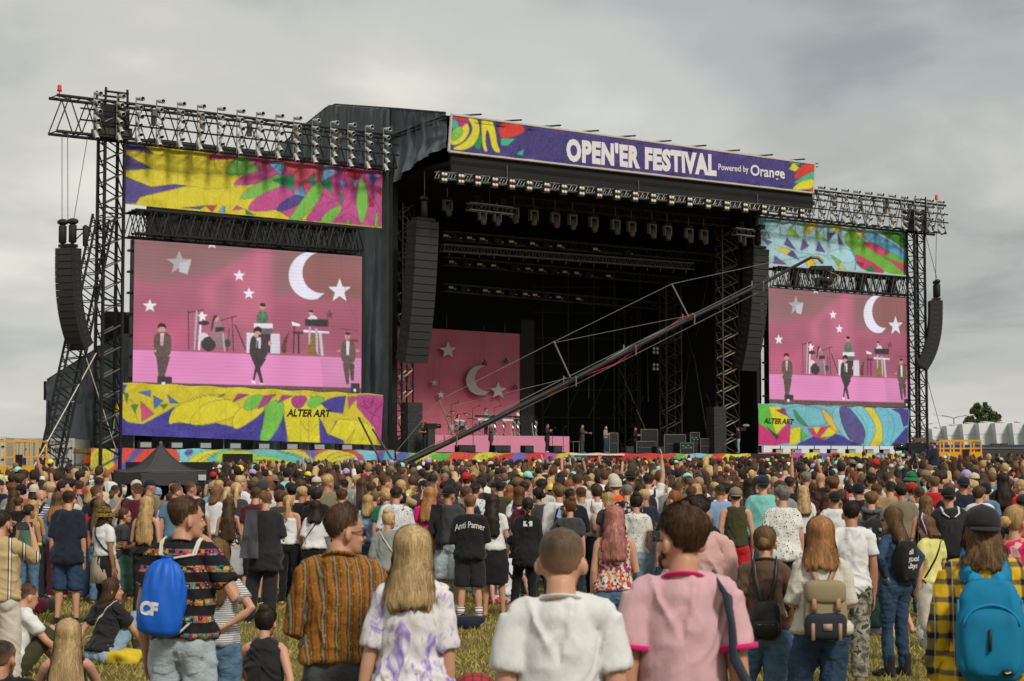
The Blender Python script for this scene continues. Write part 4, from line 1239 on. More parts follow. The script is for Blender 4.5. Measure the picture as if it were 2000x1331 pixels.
for lab,px0,px1,py in(('black timber ledge the left flood boxes stand on',245,745,878),('black timber ledge the right flood boxes stand on',1482,1772,888)):
 p0,p1=SP(px0,py,-0.6),SP(px1,py,-0.6)
 r=stage_thing('ledge',lab,'ledge',None,tuple(p0))
 MB().box(((p1[0]-p0[0])/2,0.4,-0.7),(p1[0]-p0[0],0.9,1.4)).build('plank',M_DARK,r)
 for k in range(9):
  x=(p1[0]-p0[0])*(k+0.3)/9
  MB().bar((x,0.1,-0.2),(x,0.1,1.0),0.04).build('stanchion',M_ALU if k%3==0 else M_BLACK,r)

# --- inside the stage: trusses and lamps
INS='lamps hung inside the stage roof'
p0,p1=SP(852,342,-6.0),SP(1588,416,-6.0)
root=stage_thing('front_truss','long silver front truss of blinder lamps under the purple banner','truss',None,tuple(p0))
truss(root,(0,0,0),(p1[0]-p0[0],0,p1[2]-p0[2]),0.36,0.36,0.42,0.03,0.016,plain('dim_alloy',(0.20,0.20,0.205),0.5,0.5))
for k in range(3):
 x=(p1[0]-p0[0])*(k+0.5)/3
 MB().bar((x,0,0.2),(x,0,z_front_bot-p0[2]-0.4),0.03).build('drop_wire',M_CABLE,root)
lamp_face=mat('warm_lamp_face',lambda:NT('warm_lamp_face').set(color=(0.66,0.59,0.47),rough=0.4,metal=0.0,spec=0.8))
bl_body=MB().box((0,0.06,0),(0.42,0.2,0.66)).mesh('housing')
bl_body.materials.append(M_RUBBER)
bl_eye=np_mesh('bulb',*ball((0,0,0),(0.1,0.06,0.1),10,6))
bl_eye.materials.append(lamp_face)
N=21
for k in range(N):
 t=(k+0.25)/N
 px=853+(1588-853)*(t*0.93+0.07*t*t)+6
 py=345+(px-853)*0.101
 r=stage_thing('blinder_lamp','four-eyed blinder lamp on the front truss, number %d counted from the left'%(k+1)if False else
     'four-eyed blinder lamp on the front truss, %s'%('%s from the left end'%('first second third fourth fifth sixth seventh eighth ninth tenth eleventh'.split()[k])if k<11 else '%s from the right end'%('first second third fourth fifth sixth seventh eighth ninth tenth'.split()[N-1-k])),'stage lamp','blinder lamps along the front truss',tuple(SP(px,py,-6.3)))
 link_mesh('housing',bl_body,None,r)
 for sx in(-1,1):
  for sz in(-1,1):
   o=link_mesh('bulb',bl_eye,None,r)
   o.location=(sx*0.095,-0.06,sz*0.16)
p0,p1=SP(862,484,3),SP(1352,521,3)
root=stage_thing('mid_truss','thin grey truss crossing the stage opening behind the line array','truss',None,tuple(p0))
truss(root,(0,0,0),(p1[0]-p0[0],0,(p1[2]-p0[2])),0.4,0.42,0.5,0.035,0.022,plain('dim_alloy',(0.20,0.20,0.205),0.5,0.5))
for k in range(18):
 x=(p1[0]-p0[0])*(k+0.5)/18
 MB().bar((x,0,-0.45),(x+0.05,0,-0.2),0.025).build('clamp',M_ALU,root)
p0,p1=SP(1000,392,1),SP(1420,436,1)
root=stage_thing('dark_truss','dim black truss behind the row of moving heads','truss',None,tuple(p0))
truss(root,(0,0,0),(p1[0]-p0[0],0,(p1[2]-p0[2])),0.5,0.5,0.7,0.035,0.022,plain('dim_steel',(0.09,0.088,0.085),0.5,0.4))
for lab,px0,px1,py in(('short bright alloy truss of spot lamps near the left line array',914,998,403),('short alloy truss of spot lamps near the right line array',1433,1500,452)):
 p0,p1=SP(px0,py,-1.5),SP(px1,py+2,-1.5)
 root=stage_thing('spot_truss',lab,'truss','short spot trusses',tuple(p0))
 truss(root,(0,0,0),(p1[0]-p0[0],0,-0.05),0.4,0.42,0.62,0.045,0.03,M_SILVER)
 MB().bar(((p1[0]-p0[0])/2,0,0.2),((p1[0]-p0[0])/2,0,1.6),0.03).build('drop_wire',M_CABLE,root)
 for k in range(3):
  MB().box(((p1[0]-p0[0])*(0.2+0.6*(k%2)),0,0.42+0.05*k),(0.4,0.3,0.3)).build('ballast_case',M_GRILLE,root)
V1=MB().box((0,0,0.05),(0.42,0.34,0.2)).mesh('base')
V1.materials.append(M_GRILLE)
V2=MB().box((-0.24,0,-0.34),(0.09,0.26,0.62)).box((0.24,0,-0.34),(0.09,0.26,0.62)).box((0,0,-0.06),(0.55,0.26,0.1)).mesh('yoke')
V2.materials.append(plain('lamp_yoke_grey',(0.32,0.31,0.30),0.45,0.2,0.15,4))
V,F=lathe([(0.0,0.02),(0.13,0.0),(0.19,-0.14),(0.20,-0.36),(0.16,-0.62),(0.13,-0.66),(0.0,-0.66)],12)
V3=np_mesh('head',V,F)
V3.materials.append(plain('lamp_head_grey',(0.19,0.185,0.18),0.35,0.1,0.2,4))
def moving_head(label,px,py,b,tilt=12,sc=1.06,group=INS):
 r=stage_thing('moving_head_lamp',label,'stage lamp',group,tuple(SP(px,py-12,b)))
 r.scale=(sc,sc,sc)
 link_mesh('base',V1,None,r)
 link_mesh('yoke',V2,None,r)
 h=link_mesh('head',V3,None,r)
 h.location=(0,0,-0.3)
 h.rotation_euler=(math.radians(-tilt),math.radians(rnd.uniform(-8,8)),0)
 MB().bar((0,0,0.1),(0,0,0.7),0.035).build('clamp',M_ALU,r)
hx_=[874,1004,1042,1084,1118,1159,1202,1233,1273,1303,1345,1374]
for k,px in enumerate(hx_):
 py=402+(px-874)*0.118
 side_=['beside the left line array','first right of the bright short truss']+['in the row across the opening, %s of ten from the left'%w for w in 'first second third fourth fifth sixth seventh eighth ninth tenth'.split()]
 moving_head('grey moving-head lamp hanging '+side_[k],px,py,0.2)
for px,py,w in((942,424,'left'),(971,427,'right')):
 moving_head('moving-head lamp under the bright short truss, its %s one'%w,px,py,-1.5,18,0.9)
for px,py,w in((1450,470,'left'),(1478,476,'right')):
 moving_head('moving-head lamp under the right short truss, its %s one'%w,px,py,-1.5,18,0.85)
fx_body=MB().box((0,0,0),(0.52,0.3,0.3)).mesh('housing')
fx_body.materials.append(M_RUBBER)
fx_tag=MB().box((0,-0.17,0.03),(0.36,0.04,0.13)).mesh('label_plate')
fx_tag.materials.append(plain('dull_yellow_plate',(0.62,0.56,0.34),0.6))
fx_gl=MB().box((0.35,-0.1,-0.05),(0.16,0.1,0.06)).mesh('clip')
fx_gl.materials.append(M_ALU)
rows=[(462,3.4,[868,889,914,939,970,996,1037,1065,1090,1160,1224]),(512,7,[879,907,934,961,1002,1028,1054,1080,1100,1123,1146,1185]),(562,9,[878,904,945,971,998,1023,1042,1065,1088,1127])]
k=0
for py0,b,xs in rows:
 for i,px in enumerate(xs):
  r=stage_thing('wash_lamp','dim wash lamp in the %s row under the dark roof, %s from the left'%({462:'upper',512:'middle',562:'lower'}[py0],'first second third fourth fifth sixth seventh eighth ninth tenth eleventh twelfth'.split()[i]),'stage lamp','dim wash lamps in the %s row of the dark stage roof'%{462:'upper',512:'middle',562:'lower'}[py0],tuple(SP(px,py0+(px-868)*0.09,b)))
  link_mesh('housing',fx_body,None,r)
  if i%3!=1:
   link_mesh('label_plate',fx_tag,None,r)
  link_mesh('clip',fx_gl,None,r)
for i,(py0,b)in enumerate(((470,3.8),(520,7.4),(572,9.4))):
 p0,p1=SP(866,py0-10,b),SP(1400,py0+36,b)
 root=stage_thing('dark_truss',('upper','middle','lower')[i]+' unlit lamp truss deep inside the dark stage roof','truss',None,tuple(p0))
 truss(root,(0,0,0),(p1[0]-p0[0],0,(p1[2]-p0[2])),0.5,0.5,0.9,0.035,0.02,plain('dim_steel',(0.09,0.088,0.085),0.5,0.4))
UP='upright trusses standing inside the stage'
for lab,px0,px1,pyt,pyb,b,m in(('tan lit upright truss behind the left line array',778,800,400,880,0.8,M_TAN_LIT),('tall upright truss left of the right line array, gold-lit front chord',1406,1438,450,884,2.0,M_TAN_LIT),
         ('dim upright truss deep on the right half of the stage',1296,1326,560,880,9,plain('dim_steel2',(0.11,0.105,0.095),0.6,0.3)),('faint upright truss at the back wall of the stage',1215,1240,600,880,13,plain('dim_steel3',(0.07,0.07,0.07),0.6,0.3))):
 p0,p1=SP((px0+px1)/2,pyb,b),SP((px0+px1)/2,pyt,b)
 w=SP(px1,pyb,b)[0]-SP(px0,pyb,b)[0]
 zb=DECK
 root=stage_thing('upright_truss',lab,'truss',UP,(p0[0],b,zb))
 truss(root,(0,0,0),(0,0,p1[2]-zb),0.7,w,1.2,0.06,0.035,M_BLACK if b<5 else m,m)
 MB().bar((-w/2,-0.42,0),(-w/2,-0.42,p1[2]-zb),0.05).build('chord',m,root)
for px,py in((445,0),):
 pass
eye=np_mesh('lens',*ball((0,0,0),(0.12,0.05,0.12),10,6))
eye.materials.append(plain('pale_lens',(0.75,0.75,0.70),0.3,0.0))
for px,py,w in((1281,685,'upper of the left pair'),(1281,717,'lower of the left pair'),(1387,672,'top of the right column'),(1390,707,'middle of the right column'),(1391,742,'bottom of the right column')):
 r=stage_thing('four_eye_lamp','four-eyed lamp in the dark right half of the stage, '+w,'stage lamp',INS,tuple(SP(px,py,8)))
 MB().box((0,0.1,0),(0.7,0.2,0.62)).build('housing',M_RUBBER,r)
 for sx in(-1,1):
  for sz in(-1,1):
   o=link_mesh('lens',eye,None,r)
   o.location=(sx*0.16,0,sz*0.14)
root=stage_thing('rear_scaffold','grey rear scaffolding grid in the dark right half of the stage','scaffold',None,tuple(SP(1180,860,14)))
b0=SP(1180,860,14)
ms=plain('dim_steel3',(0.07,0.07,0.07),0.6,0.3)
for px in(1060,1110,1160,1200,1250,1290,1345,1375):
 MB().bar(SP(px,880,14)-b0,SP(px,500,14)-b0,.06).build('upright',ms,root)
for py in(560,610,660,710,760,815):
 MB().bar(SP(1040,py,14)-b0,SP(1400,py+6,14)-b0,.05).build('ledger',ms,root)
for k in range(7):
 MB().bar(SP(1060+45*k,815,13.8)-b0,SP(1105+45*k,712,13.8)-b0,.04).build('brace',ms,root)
r=stage_thing('rigging_wire','straps and chains hanging crossed in the right half of the stage','cable',None,tuple(SP(1350,700,6)))
b0=SP(1350,700,6)
for(x0,y0),(x1,y1),m in(((1340,640),(1355,700),M_CABLE),((1355,690),(1383,862),M_TAN_LIT),((1348,690),(1325,850),M_CABLE),((1243,800),(1265,850),M_TAN_LIT),((1210,720),(1240,790),M_CABLE),((1264,670),(1266,785),M_CABLE),((1150,640),(1150,780),M_CABLE),((1395,480),(1360,660),M_CABLE),((1380,770),(1395,815),M_CABLE)):
 MB().bar(SP(x0,y0,6)-b0,SP(x1,y1,6)-b0,0.03,3).build('strap',m,r)
bb=9.0
PINKM=mat('pink_backdrop',lambda:(lambda t:(t.bump(t.noise(t.mapping(t.co(),(1,1,0.25)),1.2,4,0.6),0.2,0.05),t.set(color=t.ramp(t.noise(t.co(),0.5,4,0.6),[(0.3,(0.52,0.15,0.20)),(0.7,(0.60,0.19,0.245))]),rough=0.7,spec=0.2))[1])(NT('pink_backdrop')))
bd=stage_thing('pink_backdrop','pink fabric backdrop at the rear left of the stage','backdrop',None,tuple(SP(790,860,bb)))
bd_o=SP(790,860,bb)
def bdf(u,v):
 p=(SP(775,638,bb)*(1-u)+SP(1022,653,bb)*u)*(1-v)+(SP(775,872,bb)*(1-u)+SP(1012,872,bb)*u)*v
 return p-bd_o,(0,-1,0),u*6
drape_grid('cloth',bdf,40,30,bd,PINKM,0.04,1.0,31)
MB().bar(SP(775,637,bb+0.1)-bd_o,SP(1024,652,bb+0.1)-bd_o,0.05).build('top_rail',M_BLACK,bd)
bk=stage_thing('black_flat','tall plain black flat standing right of the pink backdrop','flat',None,tuple(SP(1030,760,8.9)))
MB().box((0.0,0,0.5),(1.1,0.1,8.3)).build('panel',plain('flat_grey',(0.022,0.022,0.021),0.8),bk)
z7=lambda x,y:(740+x/2.466,380+y/2.466)
M_STAR=plain('star_silver',(0.60,0.60,0.58),0.4,0.0,0.12,1.2)
M_STARD=plain('star_dim',(0.10,0.07,0.075),0.6)
M_MOON=plain('moon_grey',(0.42,0.42,0.37),0.4,0.2,0.25,0.9)
def flat_prop(name,label,cat,pts,b,th,m,group=None):
 P=[SP(x,y,b)for x,y in pts]
 c=np.mean(P,axis=0)
 r=stage_thing(name,label,cat,group,tuple(c))
 MB().prism([(p[0]-c[0],p[2]-c[2])for p in P],-th,th).build('panel',m,r)
 MB().bar((0,0.1,0),(0,0.1,2.5),0.012,3).build('hanging_line',M_CABLE,r)
for x,y,R,m,w in((331,752,42,M_STAR,'large white star near the top of the pink backdrop'),(573,946,42,M_STAR,'large white star right of the crescent moon'),(297,965,19,M_STAR,'small white star low on the left of the backdrop'),
     (265,908,20,M_MOON,'small grey half-shaded star left of the moon'),(510,812,16,M_STARD,'dim dark star just above the moon'),(612,803,15,M_STARD,'dim dark star up near the backdrop right edge'),(655,928,15,M_STARD,'dim dark star right of the large white star'),(105,880,30,M_STAR,'white star half hidden behind the left upright truss')):
 cx,cy=z7(x,y)
 flat_prop('star_prop',w,'star',star(0,0,R,2.466,cx,cy),bb-0.35,0.06,m,'stars hung on the pink backdrop')
flat_prop('moon_prop','grey crescent moon hung before the pink backdrop','moon',crescent(480,900,66,2.466,740,380)if False else crescent(490,896,72,2.466,740,380),bb-0.4,0.07,M_MOON)
p0,p1=SP(838,881,3.0),SP(1112,881,3.0)
rz_top=float(SP(960,851,3.0)[2])
rs=stage_thing('pink_riser','long pink riser the band stands on','riser',None,(p0[0],3.0,DECK))
RIS_H=rz_top-DECK
MB().box(((p1[0]-p0[0])/2,2.6,RIS_H/2),(p1[0]-p0[0],5.2,RIS_H)).build('deck_block',plain('riser_pink2',(0.66,0.24,0.36),0.6),rs)

# --- people: shared body, clothing and hair builders
JOBS={}
def job(key,prims,voxel,smooth=3,ratio=1.0,post=None,extra=None):
 if key not in JOBS:
  JOBS[key]=dict(prims=prims,voxel=voxel,smooth=smooth,ratio=ratio,post=post,extra=extra,me=None)
 return key
def run_jobs():
 """fuse the pieces of every pending figure or garment into one continuous skin"""
 todo=[(k,j)for k,j in JOBS.items()if j['me']is None]
 objs=[]
 for k,j in todo:
  mb=MB()
  for vf in j['prims']:
   mb.add(vf)
  me=mb.mesh('src')
  o=bpy.data.objects.new('src',me)
  COL.objects.link(o)
  m=o.modifiers.new('r','REMESH')
  m.mode='VOXEL'
  m.voxel_size=j['voxel']
  m.adaptivity=0.0
  if j['smooth']:
   s=o.modifiers.new('s','SMOOTH')
   s.factor=0.5
   s.iterations=j['smooth']
  objs.append(o)
 dg=bpy.context.evaluated_depsgraph_get()
 dg.update()
 stage2=[]
 for(k,j),o in zip(todo,objs):
  me=bpy.data.meshes.new_from_object(o.evaluated_get(dg))
  if j['post']is not None:
   n=len(me.vertices)
   V=np.empty(n*3,np.float32)
   me.vertices.foreach_get('co',V)
   N=np.empty(n*3,np.float32)
   me.vertices.foreach_get('normal',N)
   V=j['post'](V.reshape(-1,3).astype(float),N.reshape(-1,3).astype(float))
   me.vertices.foreach_set('co',V.astype(np.float32).ravel())
   me.update()
  stage2.append(me)
 for o in objs:
  old=o.data
  bpy.data.objects.remove(o)
  bpy.data.meshes.remove(old)
 objs=[]
 for(k,j),me in zip(todo,stage2):
  if j['ratio']<1.0:
   o=bpy.data.objects.new('src',me)
   COL.objects.link(o)
   d=o.modifiers.new('d','DECIMATE')
   d.ratio=j['ratio']
   objs.append(o)
  else:
   objs.append(None)
 dg=bpy.context.evaluated_depsgraph_get()
 dg.update()
 for(k,j),me,o in zip(todo,stage2,objs):
  if o is not None:
   me2=bpy.data.meshes.new_from_object(o.evaluated_get(dg))
   bpy.data.objects.remove(o)
   bpy.data.meshes.remove(me)
   me=me2
  if j['extra']:
   V=np.empty(len(me.vertices)*3,np.float32)
   me.vertices.foreach_get('co',V)
   F=[tuple(p.vertices)for p in me.polygons]
   mb=MB()
   mb.add((V.reshape(-1,3),F))
   for vf in j['extra']:
    mb.add(vf)
   bpy.data.meshes.remove(me)
   me=mb.mesh('m')
  me.materials.clear()
  me.shade_smooth()
  j['me']=me
# ---- skeleton (1.75 m figure, feet at the origin, facing +y, its right hand at +x)
ARMS={
 'down':((.035,-.02,-.285),(.005,.04,-.25)),'loose':((.052,-.03,-.28),(.01,.08,-.24)),'pocket':((.10,-.07,-.265),(-.09,.10,-.21)),
 'fold':((.07,.03,-.28),(-.20,.17,.04)),'front':((.06,.00,-.29),(-.09,.23,.05)),'hip':((.19,-.09,-.20),(-.14,.05,-.19)),
 'up':((.05,.06,.28),(-.02,.05,.25)),'upout':((.20,.10,.18),(.10,.02,.24)),'phone':((.09,.20,-.12),(-.10,.12,.20)),'strap':((.15,-.02,-.24),(-.13,.06,.22)),
 'ear':((.14,.10,-.20),(-.13,-.03,.25)),'hold':((.06,-.02,-.28),(.05,.00,-.25)),'over':((.17,.20,-.06),(.20,.05,.04)),'knee':((.10,.20,-.19),(-.04,.20,-.10)),
 'sitdown':((.10,-.08,-.26),(.02,-.05,-.25)),'out':((.12,.14,-.21),(.10,.20,.02)),'mic':((.08,.06,-.26),(-.15,.16,.16)),'chest':((.11,.10,-.25),(-.20,.12,.07)),
 'hiphand':((.17,-.14,-.19),(-.17,-.02,-.12)),
}
def lean_T(piv,lean,roll=0.0,yaw=0.0):
 R=np.array(Matrix.Rotation(yaw,3,'Z')@Matrix.Rotation(roll,3,'Y')@Matrix.Rotation(-lean,3,'X'))
 piv=np.asarray(piv,float)
 return lambda P:(np.asarray(P,float)-np.array((0,0,.93)))@R.T+piv
def skeleton(g,arms=('down','down'),stance='stand',lean=0.0,roll=0.0,wide=1.0,twist=0.0):
 f=g=='f'
 sk=dict(g=g,wide=wide)
 seat=stance in('sit','sitcross','sitside')
 pel=np.array((0,0,.93))
 if seat:
  pel=np.array((0,0,.12))
 if stance=='contra':
  pel=np.array((.035,0,.925))
 T=lean_T(pel,lean,roll,twist)
 sk['T']=T
 sw=(.143 if f else .166)*(0.94+0.06*wide)
 sz=1.375 if f else 1.390
 sh={1:T((sw,-.015,sz)),-1:T((-sw,-.015,sz))}
 sk['sh']=sh
 sk['sw']=sw
 R0=T((0,0,.93))
 rotv=lambda v:T(np.asarray(v,float)+np.array((0,0,.93)))-R0
 al=0.92 if f else 1.0
 sk['arm']={}
 for s,nm in((1,arms[0]),(-1,arms[1])):
  e,w=ARMS[nm]
  e=sh[s]+rotv(np.array((s*e[0],e[1],e[2]))*al)
  w=e+rotv(np.array((s*w[0],w[1],w[2]))*al)
  sk['arm'][s]=(sh[s],e,w)
 hx0=.088 if not f else .092
 hip={s:pel+np.array((s*hx0,0,-.05))for s in(1,-1)}
 leg={}
 for s in(1,-1):
  if stance=='sit':
   k,a=np.array((s*.14,.36,.46)),np.array((s*.11,.48,.07))
  elif stance=='sitcross':
   k,a=np.array((s*.34,.26,.16)),np.array((-s*.05,.36,.07))
  elif stance=='sitside':
   k,a=np.array((.12+s*.14,.38,.30 if s>0 else .14)),np.array((.30+s*.08,.30,.07))
  elif stance=='contra':
   k=np.array((.10,.0,.50))if s==1 else np.array((-.13,.06,.495))
   a=np.array((.095,-.02,.08))if s==1 else np.array((-.17,.02,.08))
  elif stance=='walk':
   k=np.array((s*.09,.12 if s==1 else-.02,.50))
   a=np.array((s*.09,.10 if s==1 else-.34,.08 if s==1 else .14))
  elif stance=='cross':
   k=np.array((s*.06,.03*s,.50))
   a=np.array((-s*.05,.05*s,.08))
  elif stance=='legout':
   k=np.array((.11,0,.5))if s==1 else np.array((-.24,.04,.50))
   a=np.array((.11,-.02,.08))if s==1 else np.array((-.42,.02,.10))
  else:
   k,a=np.array((s*.105,.01,.50)),np.array((s*.125,-.02,.08))
  leg[s]=(hip[s],k,a)
 sk['leg']=leg
 sk['pel']=pel
 sk['neck']=T((0,-.03,1.455 if not f else 1.44))
 sk['headbase']=T((0,-.006,1.486 if not f else 1.476))
 return sk
SK_Z=np.array([0,.012,.03,.06,.09,.115,.145,.175,.205,.225,.237])
SK_W=np.array([.026,.042,.053,.063,.069,.073,.077,.077,.066,.044,.010])
SK_F=np.array([.080,.087,.090,.090,.087,.084,.089,.080,.055,.026,-.004])
SK_B=np.array([.030,.004,-.02,-.055,-.075,-.089,-.098,-.100,-.088,-.062,-.024])
def skull(z,u,grow=0.0):
 """point on the head at height z above the chin, angle u (0 = face, + towards the right ear)"""
 zc=np.clip(z,0,.237)
 w,f,b=np.interp(zc,SK_Z,SK_W),np.interp(zc,SK_Z,SK_F),np.interp(zc,SK_Z,SK_B)
 yc=np.where(zc<.05,(f+b)/2,-.008)
 c,s=np.cos(u),np.sin(u)
 y=yc+np.where(c>0,(f-yc)*np.sign(c)*np.abs(c)**0.85,(yc-b)*c)
 x=w*np.sign(s)*np.abs(s)**0.92
 P=np.stack([x,y,z+0*u],-1)
 if np.any(grow):
  N=P-np.array((0,-.01,.125))
  N[...,2]*=0.8
  N/=np.linalg.norm(N,axis=-1)[...,None]+1e-9
  P=P+N*np.asarray(grow)[...,None]
 return P
def head_prims(face=True):
 zs=np.array([0,.006,.015,.03,.045,.06,.075,.09,.105,.12,.135,.15,.165,.18,.195,.208,.219,.228,.234])
 us=np.linspace(0,2*math.pi,28,endpoint=False)
 V=np.concatenate([skull(np.full(28,z),us)for z in zs])
 F=[(i*28+j,i*28+(j+1)%28,(i+1)*28+(j+1)%28,(i+1)*28+j)for i in range(len(zs)-1)for j in range(28)]
 V=np.vstack([V,(0,.058,-.004),(0,-.012,.239)])
 c0,c1=len(V)-2,len(V)-1
 t=(len(zs)-1)*28
 for j in range(28):
  F.append(((j+1)%28,j,c0))
  F.append((t+j,t+(j+1)%28,c1))
 F=[f[::-1]for f in F]
 P=[(V,F)]
 P.append(tube([(0,.082,.128),(0,.097,.105),(0,.110,.083),(0,.096,.073)],[(.008,.008),(.010,.010),(.015,.012),(.014,.008)],8))
 for s in(1,-1):
  P.append(ball((s*.085,-.016,.098),(.013,.023,.035),10,6,rot('Z',s*0.5)))
  if face:
   P.append(tube([(s*.050,.070,.137),(s*.03,.085,.141),(s*.012,.088,.137)],[.007,.010,.008],6))
   P.append(ball((s*.042,.068,.075),(.02,.02,.018),8,6))
 if face:
  P.append(tube([(-.022,.086,.053),(0,.095,.054),(.022,.086,.053)],[.005,.0075,.005],6))
  P.append(ball((0,.084,.012),(.020,.012,.012),8,6))
 return P
def head_M(sk,yaw=0.0,pitch=0.0,rolld=0.0):
 p=sk['headbase']
 return Matrix.Translation(Vector(p))@Matrix.Rotation(-yaw,4,'Z')@Matrix.Rotation(-pitch,4,'X')@Matrix.Rotation(rolld,4,'Y')@Matrix.Translation((0,0.02,-0.008))@Matrix.Scale(.965,4)
def xf(M,vf):
 M=np.array(M)
 V,F=vf
 return np.asarray(V)@M[:3,:3].T+M[:3,3],F
def hand_vf(e,w,s,curl=0.55,n=6):
 """palm solid (to fuse) and five separate fingers rooted inside it"""
 e,w=np.asarray(e),np.asarray(w)
 d=w-e
 d=d/np.linalg.norm(d)
 nrm=np.array((-s*1.0,0,0))+np.array((0,.15,0))
 if abs(nrm@d)>.8:
  nrm=np.array((0,0,-1.0))if d[2]>-.5 else np.array((0,1.0,0))
 nrm=nrm-d*(nrm@d)
 nrm/=np.linalg.norm(nrm)
 ac=np.cross(d,nrm)
 ac/=np.linalg.norm(ac)
 th=ac if ac[1]>0 or(abs(ac[1])<.2 and ac[2]>0)else-ac
 palm=tube([w-d*.02,w+d*.02,w+d*.06,w+d*.095],[(.026,.020),(.034,.017),(.041,.016),(.036,.012)],10,ref=nrm)
 T0=frames([w,w+d],nrm)[1][0]
 if abs(T0@th)<.5:
  palm=tube([w-d*.02,w+d*.02,w+d*.06,w+d*.095],[(.020,.026),(.017,.034),(.016,.041),(.012,.036)],10,ref=nrm)
 fs=[]
 for q,L in((-.030,.060),(-.010,.074),(.011,.080),(.031,.070)):
  b=w+d*.075+th*q
  dirs=d+th*q*2.2
  pts=[b]
  ang=curl*.45
  cur=b
  for k,seg in enumerate((.035,L*.42,L*.33,L*.25)):
   a=ang*(k*.9)
   cur=cur+(dirs*math.cos(a)+nrm*math.sin(a))*seg
   pts.append(cur)
  fs.append(tube(pts,[.0085,.0088,.0080,.0074,.0055],n))
 b=w+d*.012+th*.022
 td=d*.72+th*.62+nrm*.25
 fs.append(tube([b,b+td*.04,b+td*.065+d*.012,b+td*.078+d*.035],[.012,.0115,.0098,.007],n))
 return palm,fs
def body_prims(sk,head,face=True,wide=1.0,curl=(0.55,0.55)):
 f=sk['g']=='f'
 T=sk['T']
 P=[]
 k=wide
 if f:
  rz=[(.86,.150,.100,-.01),(.93,.158,.108,-.012),(1.03,.122,.085,0),(1.09,.112,.080,.002),(1.20,.130,.098,.012),(1.29,.130,.094,.008),(1.36,.115,.078,-.01),(1.41,.075,.058,-.02)]
 else:
  rz=[(.86,.145,.098,-.005),(.93,.150,.103,-.008),(1.03,.138,.092,0),(1.10,.136,.090,.002),(1.20,.150,.102,.004),(1.31,.155,.102,.0),(1.38,.130,.084,-.012),(1.43,.08,.06,-.022)]
 pts=T([(0,y,z)for z,a,b,y in rz])
 P.append(tube(pts,[(a*k,b*k)for z,a,b,y in rz],16,ref=T((0,1,.93))-T((0,0,.93))))
 nk=.043 if f else .053
 hb=np.array(head)
 top=hb[:3,:3]@np.array((0,-.03,.05))+hb[:3,3]
 nb=T((0,-.028,1.40))
 nm=sk['neck']
 P.append(tube([nb,nm,(nm+top)/2,top],[(nk*1.18,nk*1.02),(nk*1.08,nk*1.02),(nk,nk),(nk*.98,nk)],12))
 for s in(1,-1):
  sh,e,w=sk['arm'][s]
  inn=T((s*.05,-.02,1.42 if not f else 1.405))
  r=(.9 if f else 1.0)*(0.75+0.25*k)
  P.append(tube([inn,T((s*sk['sw']*.62,-.018,(1.408 if not f else 1.392))),sh],[.040*r,.046*r,.048*r],10))
  m1,m2=sh+(e-sh)*.45,e+(w-e)*.35
  P.append(tube([sh+(sh-e)*.02,sh+(e-sh)*.15,m1,e,m2,w],[.044*r,.050*r,.044*r,.037*r,.039*r,.026*r],10))
  h,a,an=sk['leg'][s]
  b1,b2=h+(a-h)*.4,a+(an-a)*.33
  lr=1.05 if f else 1.0
  P.append(tube([h+(h-a)*.12,h+(a-h)*.12,b1,a,b2,a+(an-a)*.75,an],[.070*lr,.076*lr,.064*lr,.048,.052,.036,.032],12))
  P.append(ball(h+np.array((-s*.005,-.06,.02)),(.068,.058,.07),10,8))
  fd=np.array((s*.12,1.0,0))if 'sit' not in str(sk.get('stance'))else np.array((s*.1,1,0))
  P.append(tube([an+(0,-.035,-.035),an+fd*.05+(0,0,-.035),an+fd*.13+(0,0,-.055),an+fd*.18+(0,0,-.06)],[(.032,.035),(.038,.034),(.042,.02),(.034,.014)],10,ref=(0,0,1)))
 fing=[]
 for s,c in((1,curl[0]),(-1,curl[1])):
  sh,e,w=sk['arm'][s]
  p,fs=hand_vf(e,w,s,c)
  P.append(p)
  fing+=fs
 for vf in head_prims(face):
  P.append(xf(head,vf))
 return P,fing
def folds(seed,amp,T=None,big=1.0):
 """cloth creases: slanting tension folds and loose sag, pushed along the normals"""
 def post(V,N):
  q=V*np.array((7.0,7.0,3.2))/big
  wp=vnoise(V*4.0+1.7,seed+5)
  sg=np.sign(V[:,0])
  ridge=lambda n:(1-np.abs(n*2-1))**2.2
  a=ridge(vnoise(np.stack([V[:,0]*15-sg*V[:,2]*6+wp*3,V[:,1]*11,V[:,2]*3.2],1)/big,seed))
  b=ridge(vnoise(np.stack([V[:,0]*4.5,V[:,1]*4.5,V[:,2]*19+np.abs(V[:,0])*14+wp*4],1)/big,seed+1))
  c=ridge(vnoise(np.stack([V[:,0]*9+sg*V[:,2]*8,V[:,1]*8,V[:,2]*9],1)/big,seed+2))
  m=np.clip((1.16-V[:,2])/.25,0.15,1)
  d=0.75*(a-.3)+0.85*m*(b-.3)+0.5*(c-.3)+.22
  d=d*np.where((np.abs(V[:,0])>.165)&(V[:,2]>1.0),.45,1.0)
  return V+N*(amp*d)[:,None]
 return post
